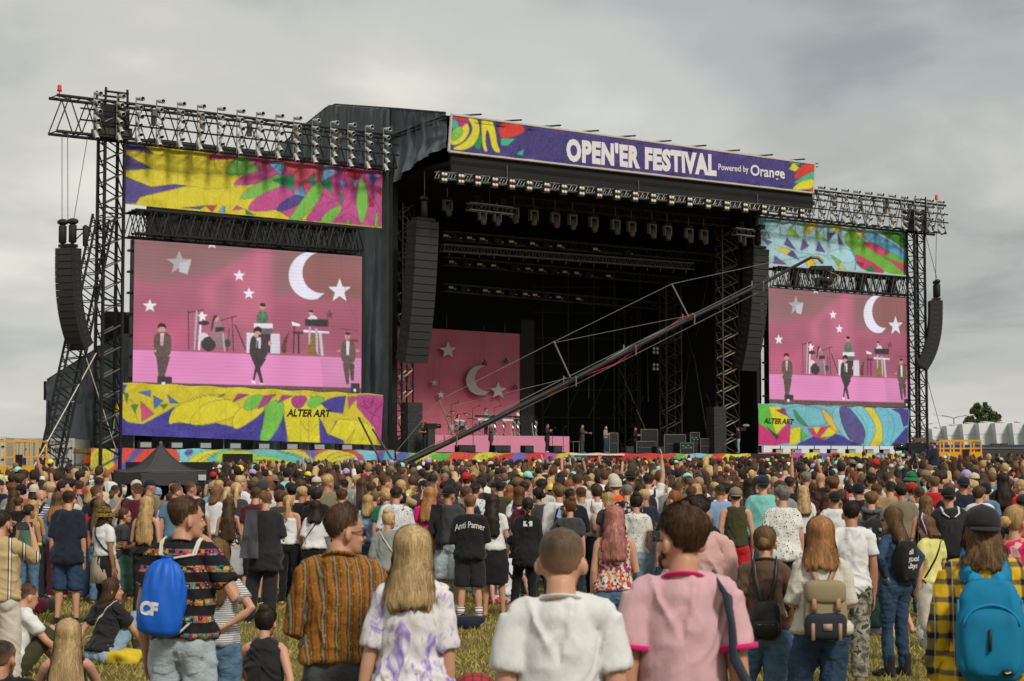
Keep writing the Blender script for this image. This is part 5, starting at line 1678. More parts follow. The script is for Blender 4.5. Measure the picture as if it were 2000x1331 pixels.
def top_prims(sk,kind='tee',wide=1.0,hem=.93,loose=1.0,sleeve=None):
 """kinds: tee, tank, long, crop, jacket, cami"""
 f=sk['g']=='f'
 T=sk['T']
 L=loose
 if f:
  rz=[(.60,.190,.150,-.015),(.80,.180,.146,-.016),(.90,.176,.142,-.018),(1.0,.150,.116,-.006),(1.08,.134,.102,0),(1.18,.136,.112,.010),(1.28,.140,.112,.006),(1.345,.128,.096,-.008),(1.40,.100,.086,-.020),(1.442,.064,.066,-.026)]
 else:
  rz=[(.65,.180,.146,-.014),(.78,.178,.144,-.014),(.90,.176,.140,-.014),(1.02,.166,.122,-.002),(1.10,.156,.118,0),(1.20,.160,.122,.002),(1.31,.162,.122,-.002),(1.37,.144,.104,-.012),(1.42,.114,.096,-.022),(1.462,.073,.075,-.028)]
 zs=np.array([r[0]for r in rz])
 cols=[np.array([r[i]for r in rz])for i in(1,2,3)]
 zmax=rz[-1][0]
 if kind=='cami':
  zmax=1.35
 zz=np.concatenate([[hem],zs[(zs>hem+.03)&(zs<zmax-.01)],[zmax]])
 lo=1+(L-1)*np.interp(zz,[hem,1.2,1.4],[1.0,.8,.3])
 W=[np.interp(zz,zs,c)for c in cols]
 pts=T([(0,y,z)for y,z in zip(W[2],zz)])
 P=[tube(pts,[(a*wide*l,b*wide*l)for a,b,l in zip(W[0],W[1],lo)],20,ref=T((0,1,.93))-T((0,0,.93)),cap=0.05)]
 fr={'tee':.62,'tank':0,'long':2.0,'crop':.5,'jacket':2.0,'cami':0,'half':.95,'roll':1.35}[kind]if sleeve is None else sleeve
 for s in(1,-1):
  sh,e,w=sk['arm'][s]
  r=(.88 if f else 1.0)*(0.7+.3*wide)
  if kind!='cami':
   inn=T((s*.045,-.024,1.425 if not f else 1.408))
   if fr>0:
    P.append(tube([inn,T((s*sk['sw']*.55,-.02,1.412 if not f else 1.396)),sh],[.044*r,.054*r,.058*r],12))
   else:
    P.append(tube([inn,T((s*sk['sw']*.62,-.02,1.410 if not f else 1.394))],[.042*r,.046*r],10))
  if fr>0:
   pts=[sh+(sh-e)*.04]
   rad=[.056*r]
   if fr<=1:
    for t in(.2,.6,1.0):
     pts.append(sh+(e-sh)*fr*t)
     rad.append((.054+.010*t*L)*r)
   else:
    pts+=[sh+(e-sh)*.3,e]
    rad+=[.057*r*(.6+.4*L),.050*r*(.5+.5*L)]
    q=fr-1
    pts+=[e+(w-e)*q*.5,e+(w-e)*q*.97]
    rad+=[.048*r*(.5+.5*L),.040*r*(.5+.5*L)]
   P.append(tube(pts,rad,12,cap=0.05))
 return P
def bottom_prims(sk,kind='jeans',loose=1.0,wide=1.0):
 f=sk['g']=='f'
 pel=sk['pel']
 off=pel-np.array((0,0,.93))
 P=[]
 T=sk['T']
 hw,hd=(.158,.118)if not f else(.166,.120)
 ww,wd=(.150,.106)if not f else(.138,.098)
 hw,hd,ww,wd=hw*wide,hd*wide,ww*wide,wd*wide
 if kind=='skirt':
  ln=.47
  P.append(tube([off+(0,0,1.03),off+(0,0,.93),off+(0,0,.75),off+(0,0,ln)],[(ww,wd),(hw+.01,hd+.01),(.21,.16),(.25*loose,.21*loose)],20,cap=0.05))
  return P
 P.append(tube([T((0,0,1.03)),T((0,-.005,.96)),off+(0,-.006,.89),off+(0,-.004,.82)],[(ww,wd),(hw,hd),(hw*1.03,hd*1.02),(hw*.8,hd*.75)],18,cap=0.05))
 for s in(1,-1):
  h,k,a=sk['leg'][s]
  L=loose
  if kind=='shorts':
   pts=[h+(h-k)*.1,h+(k-h)*.2,h+(k-h)*.55,h+(k-h)*.95]
   rad=[.090*wide,.102*wide,.094*L,.094*L]
  elif kind=='hotpants':
   pts=[h+(h-k)*.1,h+(k-h)*.2,h+(k-h)*.42]
   rad=[.090,.104,.106]
  elif kind=='kneeshorts':
   pts=[h+(h-k)*.1,h+(k-h)*.2,h+(k-h)*.6,k+(a-k)*.12]
   rad=[.090*wide,.102*wide,.094*L,.088*L]
  else:
   L2={'jeans':1.0,'skinny':.88,'wide':1.3}[kind]*L
   pts=[h+(h-k)*.1,h+(k-h)*.2,h+(k-h)*.55,k,k+(a-k)*.4,a+(a-k)*.02]
   rad=[.090*wide,.100*wide,.086*(.6+.4*L2)*wide,.068*L2,.066*L2,.058*L2*(1 if L2>.9 else .85)]
  P.append(tube(pts,rad,14,cap=0.05))
  P.append(ball(h+np.array((-s*.003,-.058,.010)),np.array((.080,.068,.082))*wide,12,8))
 return P
def shoe_mesh(key,kind='sneaker'):
 ck=('shoe',kind)
 if ck not in JOBS:
  P=[tube([(0,-.07,.045),(0,0,.05),(0,.08,.045),(0,.155,.032),(0,.19,.028)],[(.036,.045),(.041,.05),(.046,.042),(.044,.03),(.026,.02)],12,ref=(0,0,1),cap=.3)]
  if kind=='boot':
   P.append(tube([(0,-.025,.04),(0,-.03,.14),(0,-.03,.23)],[.046,.044,.050],12,cap=0.05))
  else:
   P.append(tube([(0,-.03,.05),(0,-.03,.10)],[.044,.042],12,cap=0.05))
  JOBS[ck]=dict(prims=P,voxel=.011,smooth=2,ratio=.4,post=None,extra=None,me=None)
 return ck
# ---- hair
def hair_vf(kind,seed=0,strands=0,L=None,hatted=False):
 """hair shell in the head frame (z = 0 at the chin); long styles carry on down the neck and back"""
 g=np.random.default_rng(seed+5)
 longk=kind in('long','wavy','bob','curlylong')
 L=L if L is not None else{'long':.42,'wavy':.42,'curlylong':.38,'bob':.07}.get(kind,0)
 nu=40 if longk else 32
 zlow=-L if longk else .028
 zt=np.concatenate([np.linspace(.2355,.2,6)[:-1],np.linspace(.2,max(zlow,.03),11)])
 if longk:
  zt=np.concatenate([zt,np.linspace(.03,zlow,max(4,int(L/.03)))[1:]])
 us=np.linspace(-math.pi,math.pi,nu,endpoint=False)
 Z,U=np.meshgrid(zt,us,indexing='ij')
 au=np.abs(U)
 if longk:
  zb=np.interp(au,[0,.5,.85,1.1,1.35,math.pi],[.192,.186,.16,.06,-1,-1])
 elif kind in('tight',):
  zb=np.interp(au,[0,.6,1.0,1.3,1.5,2.0,2.5,math.pi],[.190,.185,.165,.13,.105,.062,.045,.042])
 else:
  zb=np.interp(au,[0,.6,.95,1.15,1.4,1.75,2.1,2.6,math.pi],[.194,.188,.172,.132,.124,.112,.078,.060,.056])
 edge=np.clip((Z-zb)/.022,0,1)
 th={'buzz':.006,'short':.013,'quiff':.014,'tight':.011,'curly':.026,'long':.021,'wavy':.022,'bob':.019,'curlylong':.03,'mop':.03,'fade':.010}[kind]
 t=np.full_like(Z,th)
 if kind in('short','quiff','fade','mop'):
  fade=np.clip((Z-.07)/.11,0.12 if kind!='mop' else .5,1)if kind!='fade' else np.clip((Z-.11)/.07,.12,1)
  t=t*fade*np.clip((Z-zb)/.07,.12,1)
 if kind=='quiff':
  t=t+.015*np.clip((Z-.19)/.04,0,1)*np.clip(np.cos(U)+.35,0,1)
 nz=vnoise(np.stack([np.cos(U)*2.4+5,np.sin(U)*2.4,Z*26],-1).reshape(-1,3),seed).reshape(Z.shape)
 n2=vnoise(np.stack([np.cos(U)*7+9,np.sin(U)*7,Z*9],-1).reshape(-1,3),seed+3).reshape(Z.shape)
 n3=vnoise(np.stack([np.cos(U)*13+9,np.sin(U)*13,Z*7],-1).reshape(-1,3),seed+4).reshape(Z.shape)
 amp={'buzz':.15,'short':.55,'quiff':.7,'tight':.25,'curly':1.0,'long':.3,'wavy':.7,'bob':.35,'curlylong':1.0,'mop':.9,'fade':.4}[kind]
 if kind in('quiff','short','mop'):
  S0=skull(Z,U).reshape(-1,3)
  lump=vnoise(S0*np.array((34,34,30))+vnoise(S0*18,seed+8)[:,None]*3,seed+6).reshape(Z.shape)
  t=t+np.clip((Z-.11)/.07,0,1)*.020*(lump-.3)
 t=t*(1+amp*(.8*(nz-.5)+(.45 if longk else .2)*(n2-.5)))
 if hatted:
  t=np.where(Z>.12,np.minimum(t,.009),t)
 grow=t*edge-.014*(1-edge)
 P=skull(np.maximum(Z,.03 if longk else 0),U,grow)
 if longk:
  w=np.clip((.150-Z)/.085,0,1)
  w=w*w*(3-2*w)
  q=np.clip((.06-Z)/(L+.06),0,1)
  spread={'long':(.104,.142),'wavy':(.098,.128),'bob':(.096,.092),'curlylong':(.11,.15)}[kind]
  hw=spread[0]+(spread[1]-spread[0])*q-.035*np.clip((q-.75)/.25,0,1)**2
  yc=np.interp(Z,[-.5,-.30,-.12,0,.06,.15],[-.150,-.150,-.128,-.066,-.030,-.012])
  hd=np.interp(Z,[-.5,-.16,-.03,.06,.15],[.022,.038,.070,.090,.100])*(1.3 if kind in('wavy','curlylong')else 1)
  rr=1+(.16 if kind in('wavy','curlylong')else .07)*(n2-.5)+.03*(n3-.5)
  wv=(.010 if kind in('wavy','curlylong')else .003)*np.sin(Z*55+n2*6+U*2)
  X=hw*np.sin(U)*rr+wv
  Y=yc+hd*np.cos(U)*rr
  tip=(.05*(n3-.5)+.07*(n2-.5))*np.clip((q-.6)/.4,0,1)
  Q=np.stack([X,Y,Z+tip],-1)
  front=np.clip((.9-au)/.35,0,1)*w
  Q[...,1]=Q[...,1]*(1-front)+(yc-.2*hd)*front
  P=P*(1-w[...,None])+Q*w[...,None]
 nr=len(zt)
 V=P.reshape(-1,3)
 F=[(i*nu+j,(i+1)*nu+j,(i+1)*nu+(j+1)%nu,i*nu+(j+1)%nu)for i in range(nr-1)for j in range(nu)]
 V=np.vstack([V,(0,-.014,.2375+th*(1.0 if kind!='quiff' else 1.3)),V[-nu:].mean(0)])
 for j in range(nu):
  F.append((j,(j+1)%nu,len(V)-2))
  F.append(((nr-1)*nu+(j+1)%nu,(nr-1)*nu+j,len(V)-1))
 mb=MB()
 rng={'buzz':.10,'fade':.11,'short':.085,'quiff':.095,'tight':.02,'mop':.02}.get(kind,0)
 mb.stub=np.clip(1-(Z-zb-.004)/rng,0,1).ravel()if rng else None
 if rng>.03:
  mb.stub=np.where(au.ravel()<.95,0,mb.stub)
 mb.add((V,[f[::-1]for f in F]))
 Pg=P
 for _ in range(strands):
  j0=g.random()*nu
  j=int(j0)
  i0=int(g.integers(0,max(1,nr-4)))
  ln=int(g.integers(3,6 if not longk else max(5,nr-i0)))
  pts=[]
  jf=j0
  for i in range(i0,min(nr,i0+ln)):
   if edge[i,j]<.9 and not(longk and Z[i,j]<.06 and au[i,j]>1.2):
    break
   ja,fa=int(math.floor(jf))%nu,jf-math.floor(jf)
   p=Pg[i,ja]*(1-fa)+Pg[i,(ja+1)%nu]*fa
   n=p-np.array((0,-.03,min(p[2],.12)))
   n/=np.linalg.norm(n)+1e-9
   pts.append(p+n*(.0015+.0055*g.random()**2))
   jf+=g.normal()*.12
  if len(pts)<2:
   continue
  if longk and len(pts)>3 and pts[-1][2]<-L+.08:
   e_=(pts[-1]-pts[-2])/(np.linalg.norm(pts[-1]-pts[-2])+1e-9)
   pts.append(pts[-1]+(e_+g.normal(size=3)*.25)*(.015+.035*g.random()))
  pts=np.array(pts)
  d=np.gradient(pts,axis=0)
  sd=np.cross(d,pts-np.array((0,-.03,.1)))
  sd/=np.linalg.norm(sd,axis=1)[:,None]+1e-9
  wd=np.linspace(1,.2,len(pts))[:,None]*(.0012+.0022*g.random())
  A,B=pts-sd*wd,pts+sd*wd
  k=len(pts)
  mb.add((np.vstack([A,B]),[(i,i+1,k+i+1,k+i)for i in range(k-1)]))
 return mb
def hair_mesh(kind,seed=0,strands=0,L=None,extra=None):
 key=('hair',kind,seed,strands,L,extra)
 if key in JOBS:
  return JOBS[key]['me']
 base={'bun':'tight','pony':'tight','topbun':'tight','braid':'tight','halfup':'wavy'}.get(kind,kind)
 mb=hair_vf(base,seed,strands,L,extra)
 if kind in('bun','topbun'):
  c=(0,-.125,.12)if kind=='bun' else(0,-.07,.235)
  V,F=ball(c,(.045,.036,.042),16,10)
  n=vnoise(V*60,seed)
  V=np.array(c)+(V-np.array(c))*(0.9+.3*n)[:,None]
  mb.add((V,F))
 if kind=='pony':
  LL=L or .32
  zz=np.linspace(0,1,9)
  pts=[(0.012*math.sin(5*t+seed),-.105-.055*math.sin(min(1,t*2.2)*math.pi/2)-.0*t,.165-LL*t+.03*math.sin(math.pi*min(1,t*3)))for t in zz]
  V,F=tube(pts,[.018]+[(.036*(1-.55*t**2)*(1+.12*math.sin(t*21)),.028*(1-.5*t))for t in zz[1:]]if False else[(.018,.018)]+[(.038*(1-.55*t**2)*(1+.10*math.sin(t*21)),.030*(1-.5*t))for t in zz[1:]],14,cap=1.5)
  mb.add((V+(vnoise(V*50,seed)[:,None]-.5)*.012,F))
 if kind=='braid':
  for k in range(9):
   mb.add(ball((.010*(-1)**k,-.112-.03*min(1,k/3),.10-.032*k),(.026-.0012*k,.022,.024),10,6))
  mb.add(tube([(0,-.142,-.19),(0,-.145,-.24)],[.014,.006],8))
 me=mb.mesh('hair',True)
 at=me.attributes.new('stub','FLOAT','POINT')
 sv=np.zeros(len(me.vertices),np.float32)
 if mb.stub is not None:
  sv[:len(mb.stub)]=mb.stub
 at.data.foreach_set('value',sv)
 JOBS[key]=dict(me=me)
 return me
def hat_mesh(kind):
 key=('hat',kind)
 if key in JOBS:
  return JOBS[key]['me']
 mb=MB()
 us=np.linspace(0,2*math.pi,24,endpoint=False)
 def crown(z0,z1,grow,k=6,sq=0.0):
  zs=np.linspace(z0,.237,k)
  R=[skull(np.full(24,z),us,np.full(24,grow))for z in zs]
  V=np.concatenate(R)
  if sq:
   V[:,2]+=sq*np.clip((V[:,2]-z0)/(.237-z0),0,1)
  F=[(i*24+j,(i+1)*24+j,(i+1)*24+(j+1)%24,i*24+(j+1)%24)for i in range(k-1)for j in range(24)]
  top=np.array((0,-.014,V[:,2].max()+.004))
  V=np.vstack([V,top,V[:24].mean(0)])
  n=len(V)-2
  for j in range(24):
   F.append(((k-1)*24+j,n,(k-1)*24+(j+1)%24))
   F.append((j,(j+1)%24,n+1))
  mb.add((V,F))
  return V[:24]
 if kind in('cap','capback'):
  crown(.150,.237,.018,7,.010)
  sg=1 if kind=='cap' else-1
  pts,F=[],[]
  for i in range(9):
   a=-1.05+2.1*i/8
   for r in(0.6,1.0):
    L=.075*math.cos(a*.8)if r==1.0 else 0
    x,y=.088*math.sin(a),sg*(.088 if sg>0 else .108)*math.cos(a)
    pts.append((x*(1 if r==1 else .97),y+sg*L,.156-L*.25))
  n=len(pts)
  pts+=[(x,y,z-.006)for x,y,z in pts]
  for i in range(8):
   a,b,c,d=2*i,2*i+1,2*i+3,2*i+2
   F+=[(a,b,c,d),(n+d,n+c,n+b,n+a),(b,n+b,n+c,c)]
  mb.add((np.array(pts),F))
  mb.add(ball((0,-.014,.262),(.01,.01,.006),8,4))
 elif kind=='bucket':
  b=crown(.165,.237,.022,6,.018)
  prof=[(1.0,.168),(1.28,.140),(1.5,.112),(1.49,.106),(1.26,.134),(.98,.160)]
  V=np.concatenate([np.stack([b[:,0]*r,(b[:,1]+.01)*r-.01,np.full(24,z)],1)for r,z in prof])
  F=[(i*24+j,i*24+(j+1)%24,(i+1)*24+(j+1)%24,(i+1)*24+j)for i in range(5)for j in range(24)]
  mb.add((V,F))
 elif kind in('straw','fedora'):
  b=crown(.168,.237,.022,6,.045)
  prof=[(1.0,.172),(1.35,.165),(1.75 if kind=='straw' else 1.5,.158),(1.75 if kind=='straw' else 1.5,.153),(1.3,.160),(.98,.166)]
  V=np.concatenate([np.stack([b[:,0]*r,(b[:,1]+.01)*r-.01,np.full(24,z)],1)for r,z in prof])
  F=[(i*24+j,i*24+(j+1)%24,(i+1)*24+(j+1)%24,(i+1)*24+j)for i in range(5)for j in range(24)]
  mb.add((V,F))
 elif kind=='beanie':
  crown(.125,.237,.024,8,.022)
  mb.add(tube([tuple(skull(np.array(.135),np.array(u),np.array(.024)))for u in np.linspace(0,2*math.pi,25)],[(.014,.008)]*25,6,cap=0))
 elif kind=='scarf':
  crown(.11,.237,.02,7,.0)
  mb.add(ball((0,-.13,.10),(.03,.02,.025),8,6))
 me=mb.mesh('hat',True)
 JOBS[key]=dict(me=me)
 return me
def face_parts(o,M,iris=(0.05,0.035,0.02),brow=(0.03,0.02,0.012),glasses=None,lip=True):
 """eyes, brows and lips as small pieces on the head; sunglasses or spectacles if worn"""
 white=plain('eye_white',(0.55,0.53,0.5),0.3,0,0.05)
 dark=plain('iris_%.2f'%iris[0],iris,0.2,0,0.05)
 bm=plain('brow_%.3f'%brow[0],brow,0.7,0,0.1)
 for s in(1,-1):
  e=link_mesh('eye',np_mesh('eye',*ball((s*.031,.0755,.113),(.0145,.010,.0075),10,6)),white,o)
  e.matrix_local=M
  i=link_mesh('iris',np_mesh('iris',*ball((s*.031,.0835,.113),(.0062,.0035,.0066),8,6)),dark,e)
  b=link_mesh('eyebrow',np_mesh('eyebrow',*tube([(s*.014,.0935,.131),(s*.030,.0925,.136),(s*.050,.077,.133)],[.0028,.0038,.0025],6)),bm,o)
  b.matrix_local=M
 if lip:
  l=link_mesh('lips',np_mesh('lips',*tube([(-.021,.0905,.0535),(-.008,.0995,.0555),(0,.1005,.0545),(.008,.0995,.0555),(.021,.0905,.0535)],[(.003,.003),(.006,.004),(.0062,.004),(.006,.004),(.003,.003)],8)),plain('lip_rose',(0.36,0.14,0.11),0.45),o)
  l.matrix_local=M
 if glasses:
  lens=plain('sunglass_lens',(0.015,0.012,0.014),0.08,0,0.05,3,.8)if glasses=='dark' else(plain('rose_lens',(0.12,0.012,0.03),0.1,0,0.05,3,.8)if glasses=='rose' else plain('clear_lens',(0.25,0.25,0.26),0.05,0.2,0.05,3,.8))
  fr=plain('frame_dark',(0.02,0.016,0.014),0.35)
  mb=MB()
  mb.path([(-.012,.106,.119),(0,.109,.121),(.012,.106,.119)],.0025)
  for s in(1,-1):
   mb.path([(s*.060,.092,.119),(s*.074,.06,.117),(s*.084,-.01,.112)],.0028)
   ring=[(s*.034+.026*math.cos(a),.100-.010*abs(math.cos(a))*(1 if s*math.cos(a)>0 else .2),.112+.019*math.sin(a))for a in np.linspace(0,2*math.pi,13)]
   mb.path(ring,.0025,5)
  gl=mb.build('glasses',fr,o,True)
  gl.matrix_local=M
  for s in(1,-1):
   link_mesh('lens',np_mesh('lens',*ball((s*.034,.096,.112),(.025,.006,.0185),14,6,rot('Z',-s*.2))),lens,gl)

# --- people: materials
HAIRC=dict(black=(.012,.010,.010),dark=(.024,.015,.010),brown=(.062,.032,.016),lbrown=(.145,.080,.036),auburn=(.11,.042,.018),ginger=(.24,.090,.030),blond=(.42,.27,.12),
   ash=(.47,.32,.16),pale=(.56,.43,.25),grey=(.16,.15,.14),pink=(.42,.17,.14),buzz=(.085,.056,.036),ombre=(.10,.05,.02),strawb=(.36,.17,.07))
SKINC=[(.47,.235,.145),(.52,.275,.175),(.42,.20,.12),(.55,.30,.20),(.30,.145,.085)]
def hair_mat(c):
 def f():
  col=HAIRC[c]
  t=NT('hair_'+c)
  co=t.co()
  n=t.noise(t.mapping(co,(60,60,5)),1.6,4,0.65,0.6)
  n2=t.noise(t.mapping(co,(9,9,1.3)),1.3,3,0.5)
  v=t.math('ADD',t.math('MULTIPLY',n,0.6),t.math('MULTIPLY',n2,0.4))
  c_=t.ramp(v,[(0.32,tuple(x*.45 for x in col)),(0.5,col),(0.68,tuple(min(.75,x*1.75+.01)for x in col))])
  if c=='ombre':
   z=t.sep(co)['Z']
   c_=t.mix(t.ramp(z,[(0.0,1.0),(0.05,0.0)]),c_,t.ramp(v,[(.3,(.16,.06,.012)),(.7,(.5,.24,.05))]))
  if c=='strawb':
   pass
  a_=t.n.new('ShaderNodeAttribute')
  a_.attribute_name='stub'
  st=t.math('MULTIPLY',a_.outputs['Fac'],t.ramp(t.noise(co,240,2,.6),[(.3,.55),(.6,1.0)]))
  c_=t.mix(t.math('MULTIPLY',st,.85),c_,(.40,.21,.13))
  t.bump(n,0.4,0.006)
  return t.set(color=c_,rough=0.58,spec=0.22)
 return mat(('hair',c),f)
def skin_mat(i):
 def f():
  t=NT('skin_%s'%'abcde'[i])
  col=SKINC[i]
  n=t.noise(t.co(),14,4,0.6)
  c=t.mix(n,tuple(x*.86 for x in col),(col[0]*1.08,col[1]*1.02,col[2]*1.0))
  t.bump(t.noise(t.co(),90,3,0.6),0.08,0.003)
  return t.set(color=c,rough=0.48,spec=0.35)
 return mat(('skin',i),f)
CLOTH=dict(white=(.68,.68,.68),offwhite=(.60,.57,.52),cream=(.58,.50,.38),black=(.012,.012,.013),soot=(.020,.020,.022),charcoal=(.045,.048,.052),grey=(.24,.25,.24),lgrey=(.36,.37,.37),dgrey=(.08,.085,.09),
   navy=(.014,.019,.036),blue=(.06,.12,.30),sky=(.22,.33,.50),denimshirt=(.10,.20,.30),red=(.48,.015,.02),maroon=(.085,.010,.022),orange=(.72,.09,.015),teal=(.19,.50,.46),green=(.01,.16,.07),dgreen=(.010,.035,.022),
   olive=(.050,.048,.020),mint=(.46,.62,.54),lime=(.50,.62,.04),yellow=(.70,.66,.24),mustard=(.42,.28,.05),pink=(.62,.38,.42),rose=(.58,.36,.33),magenta=(.66,.012,.16),hotpink=(.62,.14,.36),beige=(.40,.28,.17),tan=(.26,.19,.12),
   brown=(.10,.058,.038),khaki=(.20,.17,.115),purple=(.16,.08,.24),lilac=(.42,.32,.58),ecru=(.55,.50,.42),sage=(.075,.165,.12),turq=(.26,.66,.60),rust=(.30,.10,.04),suit=(.066,.046,.042),suitgrey=(.055,.048,.046),camel=(.33,.22,.12),yellowcap=(.72,.62,.08))
def cloth_mat(c):
 def f():
  t=NT('cloth_'+c)
  col=CLOTH[c]
  co=t.co()
  n=t.noise(co,7,4,0.55)
  w=t.noise(co,160,2,0.5)
  cc=t.mix(n,tuple(x*.88 for x in col),tuple(min(.82,x*1.08)for x in col))
  cc=t.mix(t.ramp(w,[(.3,.10),(.7,0.0)]),cc,tuple(x*.72 for x in col))
  t.bump(t.math('ADD',t.math('MULTIPLY',t.noise(t.mapping(co,(1,1,.6)),9,4,0.6),1.0),t.math('MULTIPLY',w,.012)),0.35,0.03)
  return t.set(color=cc,rough=0.85,spec=0.2,sheen=0.12)
 return mat(('cloth',c),f)
DENIM=dict(light=((.20,.30,.40),(.34,.43,.50)),mid=((.065,.135,.24),(.14,.23,.34)),dark=((.018,.040,.085),(.045,.082,.145)),blk=((.016,.017,.018),(.035,.036,.038)),grey=((.045,.047,.05),(.085,.088,.09)),pale=((.33,.41,.47),(.48,.54,.57)))
def denim_mat(c):
 def f():
  t=NT('denim_'+c)
  co=t.co()
  a,b=DENIM[c]
  n=t.noise(t.mapping(co,(1,1,.5)),8,5,0.65)
  w=t.noise(t.mapping(co,(1,1,.25)),220,2,0.6)
  cc=t.mix(t.ramp(n,[(.3,0.0),(.7,1.0)]),a,b)
  cc=t.mix(t.ramp(w,[(.35,.35),(.6,0)]),cc,tuple(x*.6 for x in a))
  t.bump(t.math('ADD',t.noise(t.mapping(co,(1,1,1.8)),13,4,0.6),t.math('MULTIPLY',w,.1)),0.5,0.03)
  return t.set(color=cc,rough=0.85,spec=0.2)
 return mat(('denim',c),f)
def pattern_mat(name):
 def f():
  t=NT('print_'+name)
  co=t.co()
  S=t.sep(co)
  X,Y,Z=S['X'],S['Y'],S['Z']
  wob=t.noise(co,6,3,0.5)
  fold=t.noise(t.mapping(co,(1,1,.6)),9,4,0.6)
  def fr(v,k,off=0.0):
   return t.math('FRACT',t.math('ADD',t.math('MULTIPLY',v,k),off+20.0))
  if name=='orange_stripe':
   ax=t.math('ADD',X,t.math('ADD',t.math('MULTIPLY',Y,.6),t.math('MULTIPLY',wob,.012)))
   s_=fr(ax,15.5)
   c=t.ramp(s_,[(0,(.28,.105,.018)),(.16,(.36,.155,.03)),(.30,(.085,.022,.012)),(.40,(.20,.21,.14)),(.46,(.24,.24,.17)),(.52,(.09,.025,.012)),(.64,(.27,.12,.02)),(.72,(.10,.03,.014)),(.85,(.31,.12,.02)),(1,(.28,.105,.018))],'LINEAR')
   v=t.voro(co,55)
   c=t.mix(t.ramp(v,[(.18,.75),(.38,0)]),c,(.44,.22,.02))
   c=t.mix(t.ramp(t.noise(co,70,2,.6),[(.45,0.0),(.7,.3)]),c,(.05,.016,.01))
  elif name=='aztec':
   bz=fr(t.math('ADD',Z,t.math('MULTIPLY',wob,.012)),11.0)
   bri=t.n.new('ShaderNodeTexVoronoi')
   bri.inputs['Scale'].default_value=46
   bri.distance='CHEBYCHEV'
   bri.inputs['Randomness'].default_value=.35
   t.l.new(t.mapping(co,(1,.6,1.2)),bri.inputs['Vector'])
   c1=t.ramp(t.sep(bri.outputs['Color'])['X'],[(0,(.02,.02,.022)),(.22,(.50,.06,.10)),(.38,(.02,.30,.26)),(.52,(.58,.36,.05)),(.66,(.56,.12,.02)),(.8,(.02,.02,.02)),(.9,(.30,.05,.25))],'CONSTANT')
   c1=t.mix(t.ramp(bri.outputs['Distance'],[(.18,1.0),(.22,0.0)],'CONSTANT'),c1,(.52,.40,.12))
   m=t.ramp(bz,[(0,0.0),(.40,0.0),(.42,.8),(.78,.8),(.80,0.0)],'CONSTANT')
   c=t.mix(m,(.013,.013,.015),c1)
  elif name=='tiedye':
   n1=t.noise(t.mapping(co,(1,1,.45)),9,3,.55,1.6)
   n2=t.noise(t.mapping(co,(1,1,.7)),16,3,.6,1.1)
   c=t.ramp(n1,[(.30,(.20,.11,.42)),(.40,(.40,.30,.60)),(.47,(.66,.63,.68)),(.62,(.70,.66,.64)),(.72,(.48,.36,.38)),(.80,(.64,.60,.62))])
   c=t.mix(t.ramp(n2,[(.58,0.0),(.66,.75)]),c,(.27,.17,.48))
  elif name=='grey_hstripe':
   m=t.ramp(fr(Z,62),[(0,0.0),(.55,0.0),(.6,1.0),(.95,1.0)])
   c=t.mix(m,(.56,.56,.58),(.17,.17,.19))
  elif name=='breton':
   m=t.ramp(fr(Z,26),[(0,0.0),(.5,0.0),(.53,1.0)],'CONSTANT')
   c=t.mix(m,(.66,.66,.66),(.02,.03,.09))
  elif name=='plaid':
   a=t.ramp(fr(t.math('ADD',X,t.math('MULTIPLY',Y,.5)),11.5),[(0,0.0),(.42,0.0),(.45,.55),(.5,1.0),(.75,1.0),(.80,.5),(.88,0.0)])
   b=t.ramp(fr(Z,11.5),[(0,0.0),(.42,0.0),(.45,.55),(.5,1.0),(.75,1.0),(.80,.5),(.88,0.0)])
   m=t.math('MULTIPLY',t.math('ADD',a,b),.5)
   c=t.ramp(m,[(0,(.68,.42,.018)),(.42,(.50,.31,.02)),(.5,(.17,.13,.05)),(.8,(.06,.055,.04)),(1,(.012,.013,.026))])
   c=t.mix(t.ramp(fr(X,11.5,.3),[(.46,0.0),(.47,.5),(.52,.5),(.53,0.0)],'CONSTANT'),c,(.6,.55,.4))
  elif name in('speckle','speckle_fine'):
   v=t.voro(co,34 if name=='speckle' else 60)
   k=t.noise(co,18,2,.5)
   m=t.ramp(t.math('SUBTRACT',v,t.math('MULTIPLY',k,.55)),[(-.0,1.0),(.02,0.0)],'CONSTANT')
   m=t.math('LESS_THAN',v,t.math('SUBTRACT',t.math('MULTIPLY',k,.72),.12))
   c=t.mix(m,(.64,.63,.60),(.015,.015,.017))
  elif name=='floral_red':
   v=t.voro(co,46,out='Color')
   c=t.ramp(t.sep(v)['X'],[(0,(.55,.47,.42)),(.2,(.42,.03,.06)),(.42,(.60,.52,.46)),(.55,(.34,.05,.16)),(.68,(.50,.22,.05)),(.8,(.62,.55,.5)),(.9,(.10,.05,.12))],'CONSTANT')
  elif name=='pink_print':
   v=t.voro(co,26,out='Color')
   c=t.ramp(t.sep(v)['X'],[(0,(.62,.03,.12)),(.35,(.66,.42,.40)),(.6,(.55,.02,.08)),(.8,(.6,.2,.1)),(.9,(.7,.6,.5))],'CONSTANT')
  elif name=='floral_dark':
   v=t.voro(co,24,out='Color')
   c=t.ramp(t.sep(v)['X'],[(0,(.015,.016,.03)),(.4,(.55,.52,.45)),(.6,(.02,.03,.07)),(.75,(.4,.30,.22)),(.85,(.03,.04,.05))],'CONSTANT')
  elif name=='floral_white':
   n1=t.noise(co,26,3,.6,1.2)
   c=t.ramp(n1,[(.36,(.05,.06,.09)),(.42,(.62,.62,.63)),(.66,(.64,.64,.64)),(.72,(.12,.13,.15))])
  elif name=='leaf_green':
   n1=t.noise(co,18,3,.6,1.8)
